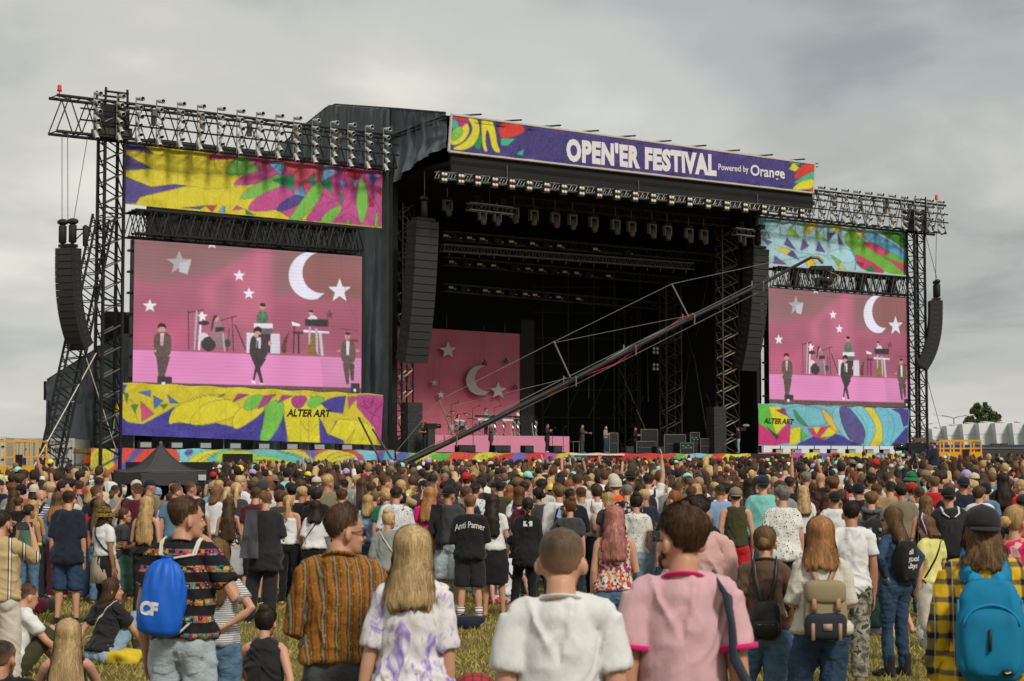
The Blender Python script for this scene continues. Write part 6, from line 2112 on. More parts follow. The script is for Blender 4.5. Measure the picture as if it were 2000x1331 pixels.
   c=t.ramp(n1,[(.38,(.02,.20,.09)),(.5,(.05,.30,.16)),(.56,(.55,.6,.5)),(.62,(.02,.2,.1))])
  elif name in('camo_green','camo_blue','camo_hat','camo_grey'):
   n1=t.noise(co,11 if name!='camo_hat' else 26,3,.55,.6)
   pal=dict(camo_green=[(.08,.075,.045),(.21,.19,.13),(.30,.28,.21),(.055,.06,.04)],camo_grey=[(.09,.09,.07),(.22,.21,.17),(.33,.31,.26),(.05,.052,.042)],camo_blue=[(.025,.06,.12),(.10,.19,.28),(.015,.018,.025),(.05,.10,.17)],camo_hat=[(.02,.06,.015),(.35,.17,.015),(.01,.016,.01),(.09,.12,.03)])[name]
   c=t.ramp(n1,[(0,pal[0]),(.43,pal[1]),(.51,pal[2]),(.58,pal[3])],'CONSTANT')
  elif name=='cream_stripe':
   ax=t.math('ADD',X,t.math('MULTIPLY',Y,.5))
   c=t.ramp(fr(ax,7.5),[(0,(.46,.34,.18)),(.52,(.46,.34,.18)),(.54,(.012,.012,.012)),(.62,(.66,.64,.58)),(.74,(.012,.012,.012)),(.80,(.46,.34,.18))],'CONSTANT')
  elif name=='gauze':
   c=t.mix(t.ramp(fr(t.math('ADD',Z,t.math('MULTIPLY',wob,.03)),24),[(.75,0.0),(.85,.5),(.95,0.0)]),(.56,.53,.46),(.36,.33,.27))
  elif name=='pinstripe':
   c=t.mix(t.ramp(fr(X,34),[(.82,0.0),(.86,1.0)],'CONSTANT'),(.014,.014,.018),(.45,.45,.48))
  elif name=='pale_stripe':
   c=t.mix(t.ramp(fr(X,40),[(.6,0.0),(.66,.6)],'CONSTANT'),(.50,.49,.44),(.20,.20,.19))
  elif name=='denim_blotch':
   n1=t.noise(co,12,3,.6,1.0)
   c=t.ramp(n1,[(.35,(.15,.24,.40)),(.55,(.30,.40,.55)),(.68,(.50,.56,.64))])
  elif name=='red_jersey':
   c=t.mix(t.ramp(Z,[(1.18,1.0),(1.2,0.0)]),(.55,.012,.02),(.62,.62,.62))
  t.bump(fold,0.4,0.03)
  return t.set(color=c,rough=0.85,spec=0.2)
 return mat(('pattern',name),f)
PATTERNS={'orange_stripe','aztec','tiedye','grey_hstripe','breton','plaid','speckle','speckle_fine','floral_red','pink_print','floral_dark','floral_white','leaf_green','camo_green','camo_blue','camo_hat','camo_grey','cream_stripe','gauze','pinstripe','pale_stripe','denim_blotch','red_jersey'}
def garb(c):
 if c in PATTERNS:
  return pattern_mat(c)
 if c.startswith('d:'):
  return denim_mat(c[2:])
 return cloth_mat(c)

# --- people: assembly
LEVEL=dict(hi=dict(bv=.0095,br=.40,tv=.0105,tr=.50,pv=.014,pr=.5,fold=.024,str=1500),mid=dict(bv=.014,br=.40,tv=.019,tr=.60,pv=.020,pr=.5,fold=.022,str=160),lo=dict(bv=.021,br=.30,tv=.028,tr=.50,pv=.030,pr=.35,fold=.018,str=40))
QUEUE=[]
PLACED=[]
GRP='festival-goers standing in the crowd'
def P(x,yt,s,g,label,hair=('short','brown'),top=('tee','white'),bot=('jeans','d:mid'),arms=('down','down'),yaw=0,hy=0,hp=0,hr=0,stance='stand',skin=None,hat=None,glasses=None,shoes=None,
 lv=None,lean=0.0,roll=0.0,wide=.95,scale=None,name='person',group=GRP,base=None,face=None,beard=None,seed=None,extra=None,L=None,stage_at=None,curl=(.55,.55)):
 lv=lv or('hi' if s>=190 else 'mid' if s>=112 else 'lo')
 QUEUE.append(dict(locals()))
 return QUEUE[-1]
def prep(q):
 """queue the meshes this figure needs"""
 S=LEVEL[q['lv']]
 g=q['g']
 hyq=q['hy']if q['lv']=='hi' else int(round(q['hy']/30.0))*30
 hpq=q['hp']if q['lv']=='hi' else int(round(q['hp']/15.0))*15
 if q['stance']=='stand' and q['lv']=='mid' and q['stage_at']is None and hash_((q['x'],9))%5<2:
  q['stance']='contra'
 sk=skeleton(g,q['arms'],q['stance'],q['lean'],q['roll'],q['wide'])
 sk['stance']=q['stance']
 hm=head_M(sk,math.radians(hyq),math.radians(hpq),math.radians(q['hr']))
 q['sk'],q['hm']=sk,hm
 pose=(g,q['arms'],q['stance'],q['lean'],q['roll'],q['wide'],q['lv'])
 kb=('body',)+pose+(hyq,hpq,q['hr'])
 if kb not in JOBS:
  pr,fg=body_prims(sk,hm,q['lv']!='lo',q['wide'],q['curl'])
  if q['lv']=='lo':
   fg=[f for f in fg]
  job(kb,pr,S['bv'],2,S['br'],None,fg)
 q['kb']=kb
 t=q['top']
 to=t[2]if len(t)>2 else{}
 kt=('top',t[0])+pose+tuple(sorted(to.items()))
 if kt not in JOBS:
  job(kt,top_prims(sk,t[0],q['wide'],**to),S['tv'],3,S['tr'],folds(hash_(kt),S['fold']))
 q['kt']=kt
 b=q['bot']
 bo=b[2]if len(b)>2 else{}
 kp=('bottom',b[0])+pose+tuple(sorted(bo.items()))
 if kp not in JOBS:
  job(kp,bottom_prims(sk,b[0],wide=q['wide'],**bo),S['pv'],3,S['pr'],folds(hash_(kp),S['fold']*.55))
 q['kp']=kp
 if q['shoes']:
  shoe_mesh(None,q['shoes'][0])
def hash_(k):
 import zlib
 return zlib.crc32(repr(k).encode())%97
def place(q):
 wob=random.Random(int(q['x']*7)+int(q['yt']))
 sk=q['sk']
 s=q['s']
 d=FPX/s
 if q['stage_at']is not None:
  a,b,z,yawst=q['stage_at']
  w=ST(a,b,z)
  sc=q['scale']or 1.0
  M=Matrix.Translation(Vector(w))@Matrix.Rotation(ST_RZ+math.pi-math.radians(yawst),4,'Z')@Matrix.Scale(sc,4)
 else:
  p=at_depth(q['x'],q['yt'],d)
  hw=np.array(sk['T']((0,0,1.5)))[:2]*.7 if q['stance'].startswith('sit')else np.zeros(2)
  zg=ground_z(p[0],p[1])if q['base']is None else q['base']
  if q['stance'].startswith('sit'):
   sc=q['scale']or 1.0
  else:
   top=1.722+(.025 if q['hat']else 0)
   if q['g']=='f':
    top-=.01
   sc=q['scale']or min(1.12,max(.89,(p[2]-zg)/top))
  yw=-math.radians(q['yaw'])
  M=Matrix.Translation((p[0],p[1],zg))@Matrix.Rotation(yw,4,'Z')@Matrix.Rotation(math.radians(wob.gauss(0,1.6)if q['lv']!='hi' and not q['shoes']else 0),4,'Y')@Matrix.Scale(sc,4)
  PLACED.append((p[0],p[1],.34))
 q['M'],q['sc']=M,sc
 sknum=q['skin']if q['skin']is not None else hash_((q['x'],q['yt']))%4
 body=link_mesh(q['name'],JOBS[q['kb']]['me'],skin_mat(sknum))
 body.matrix_world=M
 tag(body,q['label'],'person',q['group'])
 q['o']=body
 hm=q['hm']
 S=LEVEL[q['lv']]
 TOPN=dict(tee='t_shirt',tank='vest_top',long='long_sleeved_top',crop='crop_top',jacket='jacket',cami='strap_top',half='shirt',roll='shirt')
 q['top_o']=link_mesh(TOPN[q['top'][0]],JOBS[q['kt']]['me'],garb(q['top'][1]),body)
 BN_=dict(jeans='trousers',skinny='trousers',wide='trousers',shorts='shorts',hotpants='shorts',kneeshorts='shorts',skirt='skirt')
 q['bot_o']=link_mesh(BN_[q['bot'][0]],JOBS[q['kp']]['me'],garb(q['bot'][1]),body)
 h=q['hair']
 if h and h[0]!='bald':
  sd=q['seed']if q['seed']is not None else(hash_((q['x'],3))%3 if q['lv']!='hi' else hash_((q['x'],5)))
  me=hair_mesh(h[0],sd,0 if h[0]=='buzz' else S['str'],q['L'],bool(q['hat']))
  o=link_mesh('hair',me,hair_mat(h[1]),body)
  o.matrix_local=hm
  q['hair_o']=o
 if q['hat']:
  o=link_mesh('hat',hat_mesh(q['hat'][0]),garb(q['hat'][1]),body)
  o.matrix_local=hm
  q['hat_o']=o
 tot=abs(((q['yaw']+q['hy']+180)%360)-180)
 if q['face']if q['face']is not None else(tot>38 and q['lv']!='lo')or q['lv']=='hi':
  hc=HAIRC[h[1]]if h else(.05,.03,.02)
  face_parts(body,hm,brow=tuple(min(.12,c*.6)for c in hc),glasses=q['glasses'])
 elif q['glasses']:
  face_parts(body,hm,glasses=q['glasses'])
 if q['beard']:
  V,F=[],[]
  zt=np.linspace(-.004,.085,9)
  us=np.linspace(-1.5,1.5,25)
  for z in zt:
   for u in us:
    e=1 if(z<np.interp(abs(u),[0,.25,.5,1.0,1.5],[.040,.043,.050,.062,.10])or(.060<z<.068 and abs(u)<.3))else 0
    V.append(skull(np.array(max(z,0)),np.array(u),np.array(.007 if e else-.008))+np.array((0,0,min(0,z))))
  n=len(us)
  F=[(i*n+j,i*n+j+1,(i+1)*n+j+1,(i+1)*n+j)for i in range(len(zt)-1)for j in range(n-1)]
  V=np.array(V)
  V+=(vnoise(V*120,3)[:,None]-.5)*.004
  o=link_mesh('beard',np_mesh('beard',V,F),hair_mat(q['beard']),body)
  o.matrix_local=hm
 if q['shoes']:
  for s_ in(1,-1):
   hp_,k_,a_=sk['leg'][s_]
   o=link_mesh('shoe',JOBS[('shoe',q['shoes'][0])]['me'],garb(q['shoes'][1]),body)
   o.matrix_local=Matrix.Translation((a_[0],a_[1]+.0,max(0,a_[2]-.09)))@Matrix.Rotation(-s_*.12,4,'Z')
   if q['shoes'][0]=='sneaker':
    sl=link_mesh('sole',SOLE,None,o)
_sv,_sf=lathe([(0.0,0.0),(.045,0.0),(.046,.018),(.043,.024),(0,.024)],14)
_sv=np.array(_sv)
_sv[:,1]=_sv[:,1]*3.0+.06
SOLE=np_mesh('sole',_sv,_sf)
SOLE.materials.append(plain('sole_white',(.55,.55,.53),.6))
# ---- things worn or carried: they lie on the cloth of the person who wears them
def surf(q,which='top'):
 if 'bvh_'+which not in q:
  me=q[which+'_o'].data
  q['bvh_'+which]=BVHTree.FromPolygons([v.co[:]for v in me.vertices],[tuple(p.vertices)for p in me.polygons])
 return q['bvh_'+which]
def on_back(q,x,z,lift=.004,which='top',y0=-.7):
 T=q['sk']['T']if which=='top' else(lambda p:np.asarray(p)+q['sk']['pel']-np.array((0,0,.93)))
 o=T((x,y0,z))
 d=T((x,1.0,z))-o
 d/=np.linalg.norm(d)
 hit=surf(q,which).ray_cast(Vector(o),Vector(d))
 if hit[0]is None:
  return np.array(T((x,-.12,z)))
 return np.array(hit[0])-d*lift
def on_top(q,x,y,lift=.010):
 T=q['sk']['T']
 o=T((x,y,1.75))
 d=T((x,y,1.0))-o
 d/=np.linalg.norm(d)
 hit=surf(q).ray_cast(Vector(o),Vector(d))
 return(np.array(hit[0])-d*lift)if hit[0]is not None else T((x,y,1.45))
def around(q,phi,z,lift=.005):
 T=q['sk']['T']
 dv=np.array((math.sin(phi),math.cos(phi),0))
 o=T(dv*.5+np.array((0,-.01,z)))
 c=T((0,-.01,z))
 hit=surf(q).ray_cast(Vector(o),Vector(c-o))
 d=(o-c)/np.linalg.norm(o-c)
 if hit[0]is None:
  return T(dv*.1+np.array((0,-.01,z)))
 return np.array(hit[0])+d*lift
def ribbon(pts,width,th=.004,center=(0,0,None)):
 pts=np.array(pts)
 d=np.gradient(pts,axis=0)
 out=pts.copy()
 out[:,2]=0
 out[:,1]+=.01
 out/=np.linalg.norm(out,axis=1)[:,None]+1e-9
 out[:,2]+=.25
 sd=np.cross(d,out)
 sd/=np.linalg.norm(sd,axis=1)[:,None]+1e-9
 nn=np.cross(sd,d)
 nn/=np.linalg.norm(nn,axis=1)[:,None]+1e-9
 w=width/2
 k=len(pts)
 V=np.vstack([pts-sd*w,pts+sd*w,pts+sd*w+nn*th,pts-sd*w+nn*th])
 F=[]
 for i in range(k-1):
  for a,b in((0,1),(1,2),(2,3),(3,0)):
   F.append((a*k+i,b*k+i,b*k+i+1,a*k+i+1))
 return V,F
def worn(q,name,label,cat,group=None):
 e=bpy.data.objects.new(name,None)
 COL.objects.link(e)
 e.empty_display_size=.1
 e.matrix_world=q['M']
 return tag(e,label,cat,group)
def cross_strap(q,side,m,width,z_top=1.46,z_low=1.0,parent=None,phis=None):
 """strap over one shoulder (side +1 right) down the back to the other hip"""
 pts=[]
 for t in np.linspace(0,1,16):
  pts.append(on_back(q,side*(.10-.27*t),z_top-.015-(z_top-z_low)*t))
 front=around(q,side*.75,z_top-.10)
 T=q['sk']['T']
 V,F=ribbon([front,on_top(q,side*.105,.03),on_top(q,side*.105,-.03)]+pts,width)
 return link_mesh('strap',np_mesh('strap',V,F),m,parent)
def bx(c,s_):
 b=MB().box(c,s_)
 return b.V[0],b.F
def superbox(c,r,e=.45,nu=20,nv=14):
 V,F=ball((0,0,0),1,nu,nv)
 V=np.sign(V)*np.abs(V)**e
 V/=(np.abs(V)**(2.2/e*.45)).sum(1)[:,None]**(e/2.2)if False else 1
 return V*np.array(r)+np.array(c),F
def text_on_back(q,s,cx,cz,height,width,m,bold=.02,arc=0.0,shear=0.0,name='lettering'):
 V,F=text_vf(s,1.0,bold,'LEFT',shear)
 x0,x1=V[:,0].min(),V[:,0].max()
 u=(V[:,0]-x0)/(x1-x0)-.5
 X=cx+u*width
 Zz=cz+(V[:,1]/.72-.5)*height-arc*(u*2)**2
 Pn=np.array([on_back(q,a,b,.006)for a,b in zip(X,Zz)])
 o=link_mesh(name,np_mesh(name,Pn,F,False),m,q['top_o'])
 o['kind']='stuff'
 return o
def patch_on_back(q,cx,cz,w,h,m,name,which='bot',lift=.006,taper=.0,parent=None,n=6,point=0.0):
 V,F=[],[]
 for j in range(n+1):
  for i in range(n+1):
   u,v=i/n-.5,j/n
   zz=cz+h*(.5-v)-point*h*v*(1-abs(u)*2)
   V.append(on_back(q,cx+u*w*(1-taper*v),zz,lift,which))
 F=[(j*(n+1)+i,(j+1)*(n+1)+i,(j+1)*(n+1)+i+1,j*(n+1)+i+1)for j in range(n)for i in range(n)]
 return link_mesh(name,np_mesh(name,V,F),m,parent or q[which+'_o'])
def jeans_details(q,m):
 for sx in(-1,1):
  patch_on_back(q,sx*.078*q['wide'],.835,.125,.14,m,'back_pocket','bot',.006,.12,None,5,.12)
 V,F=ribbon([np.array(on_back(q,x,.985,.007,'bot'))for x in np.linspace(-.12,.12,9)],.034,.003)
 link_mesh('waistband',np_mesh('waistband',V,F),m,q['bot_o'])
def backpack(q,label,body_m,strap_m,size=(.15,.085,.22),z=1.17,pocket_m=None,name='backpack',strap_w=.055,detail='pocket',y=None,cat='backpack'):
 r=worn(q,name,label,cat)
 T=q['sk']['T']
 yb=on_back(q,0,z,0)[1]
 w,d,h=size
 cy=yb-d*.85
 def pl(vf):
  V,F=vf
  return np.array([T(p)for p in V]),F
 inv=lambda p:p
 cyl=cy-T((0,0,z))[1]
 Vb,Fb=superbox((0,cyl,z),(w,d,h),.55,34,24)
 sag=1-.16*np.clip((Vb[:,2]-z)/h,0,1)
 Vb[:,0]*=sag
 Vb[:,1]=cyl+(Vb[:,1]-cyl)*(1-.25*np.clip((Vb[:,2]-z)/h,0,1))
 Vb+=((1-np.abs(vnoise(Vb*np.array((16,16,9)),4)*2-1))**2-.3)[:,None]*np.array((.012,.020,.010))
 link_mesh('body',np_mesh('body',*pl((Vb,Fb))),body_m,r)
 pm=pocket_m or body_m
 if detail=='pocket':
  V,F=superbox((0,cyl-d*.72,z-h*.34),(w*.80,d*.52,h*.48),.5,18,12)
  link_mesh('pocket',np_mesh('pocket',*pl((V,F))),pm,r)
 if detail=='big':
  V,F=superbox((0,cyl-d*.60,z-h*.18),(w*.84,d*.60,h*.66),.5,30,22)
  V+=((1-np.abs(vnoise(V*np.array((18,12,10)),7)*2-1))**2-.3)[:,None]*np.array((.004,.016,.004))
  link_mesh('pocket',np_mesh('pocket',*pl((V,F))),pm,r)
  arc=[(w*.80*math.sin(a),cyl-d*.98,z+h*.10+h*.44*math.cos(a))for a in np.linspace(-1.45,1.45,14)]
  link_mesh('zip',np_mesh('zip',*pl(tube(arc,[.006]*14,6))),strap_m,r)
  link_mesh('emblem',np_mesh('emblem',*pl(tube([(w*.42-.015,cyl-d*1.16-.008,z-h*.71),(w*.42-.006,cyl-d*1.16-.008,z-h*.735),(w*.42+.016,cyl-d*1.16-.008,z-h*.70)],[.001,.0032,.0008],6))),M_LET,r)
  for sx in(-1,1):
   link_mesh('seam',np_mesh('seam',*pl(tube([(sx*w*.90,cyl-d*.42,z+h*.62-h*1.35*t)for t in np.linspace(0,1,6)],[.005]*6,6))),strap_m,r)
  link_mesh('zip_pull',np_mesh('zip_pull',*pl(tube([(-w*.05,cyl-d*1.22,z+.02),(-w*.07,cyl-d*1.24,z-h*.32)],[.008,.008],6))),plain('zip_black',(.015,.015,.015),.5),r)
  link_mesh('logo_patch',np_mesh('logo_patch',*pl(bx((w*.42,cyl-d*1.16,z-h*.72),(.05,.012,.026)))),plain('patch_black',(.012,.012,.013),.6),r)
 if detail=='flap':
  V,F=superbox((0,cyl-d*.1,z+h*.62),(w*.98,d*1.05,h*.40),.5,20,12)
  link_mesh('flap',np_mesh('flap',*pl((V,F))),body_m,r)
  V,F=superbox((0,cyl-d*.42,z-h*.50),(w*.98,d*.80,h*.47),.5,20,12)
  link_mesh('pocket',np_mesh('pocket',*pl((V,F))),pm,r)
  lm=plain('leather_tan',(.34,.19,.13),.5)
  for sx in(-1,1):
   link_mesh('buckle_strap',np_mesh('buckle_strap',*pl(tube([(sx*w*.55,cyl-d*.95,z+h*.55),(sx*w*.55,cyl-d*1.22,z+h*.15),(sx*w*.55,cyl-d*1.02,z-h*.02)],[(.016,.006)]*3,8))),lm,r)
   link_mesh('buckle_strap',np_mesh('buckle_strap',*pl(tube([(sx*w*.62,cyl-d*1.20,z-h*.40),(sx*w*.62,cyl-d*1.22,z-h*.95)],[(.013,.006)]*2,8))),lm,r)
  b=MB().box((w*.05,cyl-d*1.235,z-h*.52),(.06,.01,.045))
  link_mesh('label_patch',np_mesh('label_patch',*pl((b.V[0],b.F))),plain('patch_tan',(.36,.27,.18),.6),r)
 if detail=='mini':
  V,F=superbox((0,cyl-d*.55,z-h*.42),(w*.86,d*.66,h*.45),.5,18,12)
  link_mesh('pocket',np_mesh('pocket',*pl((V,F))),pm,r)
  link_mesh('zip',np_mesh('zip',*pl(tube([(-w*.55,cyl-d*1.13,z-h*.20),(w*.5,cyl-d*1.13,z-h*.20)],[.004,.004],6))),plain('zip_brass',(.45,.36,.18),.35,.8),r)
 if detail=='gear':
  for sx in(-1,1):
   for k in range(2):
    b=MB().box((sx*w*.45,cyl-d*1.04,z+h*(.38-.55*k)),(w*.28,.02,h*.22))
    link_mesh('panel',np_mesh('panel',*pl((b.V[0],b.F))),plain('grey_panel',(.22,.23,.22),.5),r)
  V,F=superbox((0,cyl-d*.4,z-h*.5),(w*.9,d*.7,h*.4),.5,18,12)
  link_mesh('pocket',np_mesh('pocket',*pl((V,F))),pm,r)
 if detail=='ribs':
  for k in range(5):
   x=w*(-.55+1.1*k/4)
   link_mesh('piping',np_mesh('piping',*pl(tube([(x*.8,cyl-d*.75,z+h*.75),(x,cyl-d*1.0,z),(x*.9,cyl-d*.85,z-h*.6)],[.009]*3,6))),plain('piping_grey',(.10,.085,.07),.5),r)
 for sx in(-1,1):
  pts=[T((sx*w*.28,cyl+d*.5,z+h*.8))]+[on_back(q,sx*(w*.28+(.09-w*.28)*t),z+h*.95+(1.385-z-h*.95)*t,.014)for t in(0,.35,.7)]
  pts.append(on_back(q,sx*(.078 if q['g']=='f' else .092),1.385,.012))
  pts+=[on_top(q,sx*(.082 if q['g']=='f' else .098),y_,.012)for y_ in(-.07,-.02,.03)]
  pts.append(around(q,sx*.72,1.36,.012))
  pts.append(around(q,sx*.85,1.20,.012))
  pts.append(around(q,sx*1.35,1.08,.012))
  P_=np.array(pts)
  tt=np.linspace(0,len(P_)-1,26)
  Q=np.stack([np.interp(tt,np.arange(len(P_)),P_[:,i])for i in range(3)],1)
  link_mesh('strap',np_mesh('strap',*ribbon(Q,strap_w,.010)),strap_m,r)
 return r
def sack(q,label,m,cord_m,w=.17,h=.21,z=1.13,dx=0.0,roll=0.0,mark=None):
 r=worn(q,'drawstring_bag',label,'drawstring bag')
 T=q['sk']['T']
 yb=on_back(q,dx,z,0)[1]-T((0,0,z))[1]
 cy=yb-.055
 prof=[(0,-.98),(.55,-1.0),(.92,-.90),(1.06,-.6),(1.08,-.2),(1.0,.3),(.82,.7),(.55,.93),(.30,1.0),(.22,1.04),(.34,1.12),(0,1.1)]
 V,F=lathe([(np.interp(t,np.arange(len(prof)),[p[0]for p in prof]),np.interp(t,np.arange(len(prof)),[p[1]for p in prof]))for t in np.linspace(0,len(prof)-1,34)],48)
 V=np.array(V)
 ang=np.arctan2(V[:,1],V[:,0])
 pleat=1+.10*np.sin(ang*12)*np.clip((V[:,2]-.05)/.6,0,1)+.04*np.sin(ang*7+V[:,2]*5)+.16*(vnoise(np.stack([np.cos(ang)*2,np.sin(ang)*2,V[:,2]*1.5],1),3)-.5)
 V[:,0]*=pleat
 V[:,1]*=pleat
 V=V*np.array((w,.085,h))
 R=rot('Y',roll)
 V=V@R.T+np.array((dx,cy,z))
 V=np.array([T(p)for p in V])
 link_mesh('bag_body',np_mesh('bag_body',V,F),m,r)
 for sx in(-1,1):
  for k in range(2):
   top=R@np.array((sx*.02,0,h*1.05))+np.array((dx,cy-.01,z))
   pts=[T(top)]+[on_back(q,(1-t)*top[0]+t*sx*(.088+.012*k),(1-t)*top[2]+t*1.40,.012)for t in(.15,.4,.65,.9,1.0)]+[on_top(q,sx*(.098+.012*k),y_,.012)for y_ in(-.06,-.01,.04)]+[around(q,sx*.8,1.34,.01),around(q,sx*1.25,1.15,.01)]
   low=R@np.array((sx*w*.95,0,-h*.85))+np.array((dx,cy,z))
   pts.append(T(low))
   link_mesh('cord',np_mesh('cord',*tube(pts,[.0065]*len(pts),6)),cord_m,r)
 if mark:
  V,F=text_vf(mark,.09,.006)
  V=np.stack([V[:,0]-w*.78,np.full(len(V),0),V[:,1]-h*.42],1)
  bv=BVHTree.FromPolygons([Vector(p)for p in np.array([p for p in[v.co[:]for v in r.children[0].data.vertices]])],[tuple(p.vertices)for p in r.children[0].data.polygons])
  out=[]
  for p in V:
   o=T(R@p+np.array((dx,-.9,z)))
   d=T((0,1,z))-T((0,0,z))
   hit=bv.ray_cast(Vector(o),Vector(d))
   out.append(np.array(hit[0])-d*.004 if hit[0]is not None else o+d*.6)
  link_mesh('emblem',np_mesh('emblem',out,F,False),M_LET,r.children[0])
 return r
def hand_pos(q,s):
 sh,e,w=q['sk']['arm'][s]
 d=(w-e)/np.linalg.norm(w-e)
 return w+d*.08,d
def held(q,s,name,label,cat,build,rotm=None):
 p,d=hand_pos(q,s)
 r=bpy.data.objects.new(name,None)
 COL.objects.link(r)
 r.empty_display_size=.05
 M=q['M']@Matrix.Translation(Vector(p))
 if rotm is not None:
  M=M@rotm
 r.matrix_world=M
 tag(r,label,cat)
 build(r)
 return r
def b_phone(r):
 MB().box((0,0,0),(.150,.010,.074)).build('case',plain('phone_black',(.012,.012,.013),.3),r)
 MB().box((0,-.0065,0),(.138,.003,.066)).build('screen',plain('phone_screen',(.05,.06,.07),.15),r)
def b_phone_v(r):
 MB().box((0,0,0),(.074,.010,.150)).build('case',plain('phone_blue',(.25,.42,.60),.3),r)
 MB().box((-.015,-.0075,.05),(.02,.004,.03)).build('camera_bump',plain('phone_black',(.012,.012,.013),.3),r)
def b_cup(r):
 V,F=lathe([(0,-.06),(.030,-.06),(.040,.07),(.037,.07),(.028,-.055),(0,-.055)],16)
 link_mesh('cup_wall',np_mesh('cup_wall',V,F),plain('cup_pale',(.50,.58,.55),.35),r)
 V,F=lathe([(0,.04),(.036,.04),(.036,.035),(0,.035)],16)
 link_mesh('drink',np_mesh('drink',V,F),plain('drink',(.35,.38,.30),.2),r)

# --- the people in front, one by one
H={}
H['white']=P(1096,1025,528,'m','nearest man in plain white T-shirt with cropped grey-brown hair, back turned',('buzz','buzz'),('tee','white'),('jeans','d:dark'),('down','down'),2,4,skin=3,wide=.95)
H['pink']=P(1332,985,500,'m','bearded man in glasses and pale pink T-shirt with magenta trim, head turned left',('quiff','brown'),('tee','pink'),('jeans','d:blk'),('down','down'),2,-34,-8,skin=1,glasses='clear',beard='dark',wide=.95)
H['orange']=P(652,983,376,'m','man in orange-brown striped shirt with rolled sleeves and sunglasses, face in profile',('quiff','brown'),('roll','orange_stripe',dict(hem=.96,loose=1.12)),('jeans','d:grey'),('hold','front'),4,58,2,stance='contra',skin=1,glasses='dark',wide=1.0)
H['tiedye']=P(806,1027,400,'f','woman with straight long blonde hair in loose purple and white tie-dye shirt',('long','ash'),('half','tiedye',dict(hem=.70,loose=1.22)),('skinny','d:blk'),('down','hold'),3,3,skin=3,wide=.98,L=.15)
H['bluebag']=P(360,968,328,'m','man in black folk-pattern T-shirt carrying a bright blue sack, hand on shoulder',('short','brown'),('tee','aztec',dict(hem=.95,loose=1.12)),('jeans','d:pale'),('strap','loose'),8,50,skin=1,wide=.96)
H['stripe']=P(424,1052,288,'f','woman in thin grey-striped T-shirt with hand on hip beside the blue sack',('long','lbrown'),('tee','grey_hstripe',dict(loose=1.1)),('jeans','d:mid'),('hiphand','down'),4,10,skin=3,L=.24)
H['plaid']=P(1918,980,378,'m','long-haired man in yellow plaid shirt and black backwards cap at far right',('wavy','lbrown'),('long','plaid',dict(loose=1.2,hem=.80)),('kneeshorts','camo_blue',dict(loose=1.15)),('loose','loose'),8,-6,skin=1,hat=('capback','soot'),wide=1.04,L=.06)
H['brown']=P(1484,1025,275,'f','woman with low bun in brown T-shirt wearing a small black leather backpack',('bun','lbrown'),('tee','brown'),('jeans','d:mid'),('pocket','down'),6,6,stance='contra',skin=3,wide=1.05)
H['tan']=P(1592,1008,288,'f','woman with long reddish blonde hair in cream gauze blouse and tan backpack',('long','strawb'),('half','gauze',dict(loose=1.3)),('jeans','d:dark',dict(loose=1.1)),('front','front'),3,6,stance='contra',skin=3,L=.11)
H['camo']=P(1655,977,206,'m','man in light T-shirt and grey camouflage trousers behind the tan backpack',('fade','dark'),('tee','white',dict(hem=.86)),('wide','camo_grey'),('down','pocket'),0,4,skin=2,stance='contra',shoes=('boot','tan'))
H['denimj']=P(1744,990,198,'f','long-haired woman in dark denim jacket and skinny jeans looking left in sunglasses',('long','lbrown'),('jacket','d:dark'),('skinny','d:dark'),('hip','hip'),-38,-24,skin=3,glasses='dark',shoes=('boot','soot'),L=.34)
H['yellow']=P(1816,1007,186,'f','woman in pale yellow T-shirt, purple headband and cream trousers walking left',('bob','lbrown'),('tee','yellow',dict(loose=.95)),('wide','ecru'),('front','down'),-28,-34,12,skin=3,L=.02,stance='walk',shoes=('sneaker','black'))
H['redtop']=P(1984,985,262,'f','blonde woman in sunglasses and crimson patterned top at the right edge',('bun','blond'),('tee','pink_print'),('jeans','d:mid'),('down','down'),40,24,skin=3,glasses='dark')
H['pinkhair']=P(1200,988,214,'f','woman with wavy pink-dyed half-up hair in sleeveless red floral top and blue jeans',('wavy','pink'),('tank','floral_red'),('jeans','d:mid'),('front','loose'),0,4,skin=3,wide=1.10,L=.26)
H['rose']=P(1368,968,268,'m','dark-haired man in dusty pink long-sleeved shirt with head bowed',('mop','dark'),('long','rose',dict(loose=1.12)),('jeans','d:dark'),('front','front'),4,34,-20,skin=1)
H['camob']=P(1368,985,168,'m','man in black top under a large ribbed dark rucksack',('mop','black'),('tee','black'),('jeans','d:dark'),('down','down'),6,4,skin=1)
H['sitblack']=P(200,1155,186,'f','seated woman in black T-shirt with cream bag strap, face turned right',('bob','brown'),('tee','soot'),('jeans','d:light'),('knee','sitdown'),30,42,skin=3,stance='sit',lean=.25,L=.01,lv='hi',group='people sitting on the grass')
H['sittank']=P(515,1203,240,'f','seated woman in black tank top with tied-up dark hair, back turned',('topbun','dark'),('tank','soot'),('hotpants','d:blk'),('sitdown','knee'),6,8,skin=3,stance='sitcross',lean=.12,lv='hi',group='people sitting on the grass',wide=1.05)
H['sitblonde']=P(132,1230,262,'f','seated woman with very long blonde hair and dark headband at the bottom left',('long','ash'),('tank','black'),('jeans','d:mid'),('knee','knee'),-10,0,skin=3,stance='sitcross',lean=.1,lv='hi',L=.40,group='people sitting on the grass')
H['sitcorner']=P(4,1232,300,'m','cropped-haired man in black sitting at the bottom left corner',('buzz','dark'),('tee','black'),('jeans','d:blk'),('knee','knee'),-6,20,skin=2,stance='sitcross',lv='hi',group='people sitting on the grass')
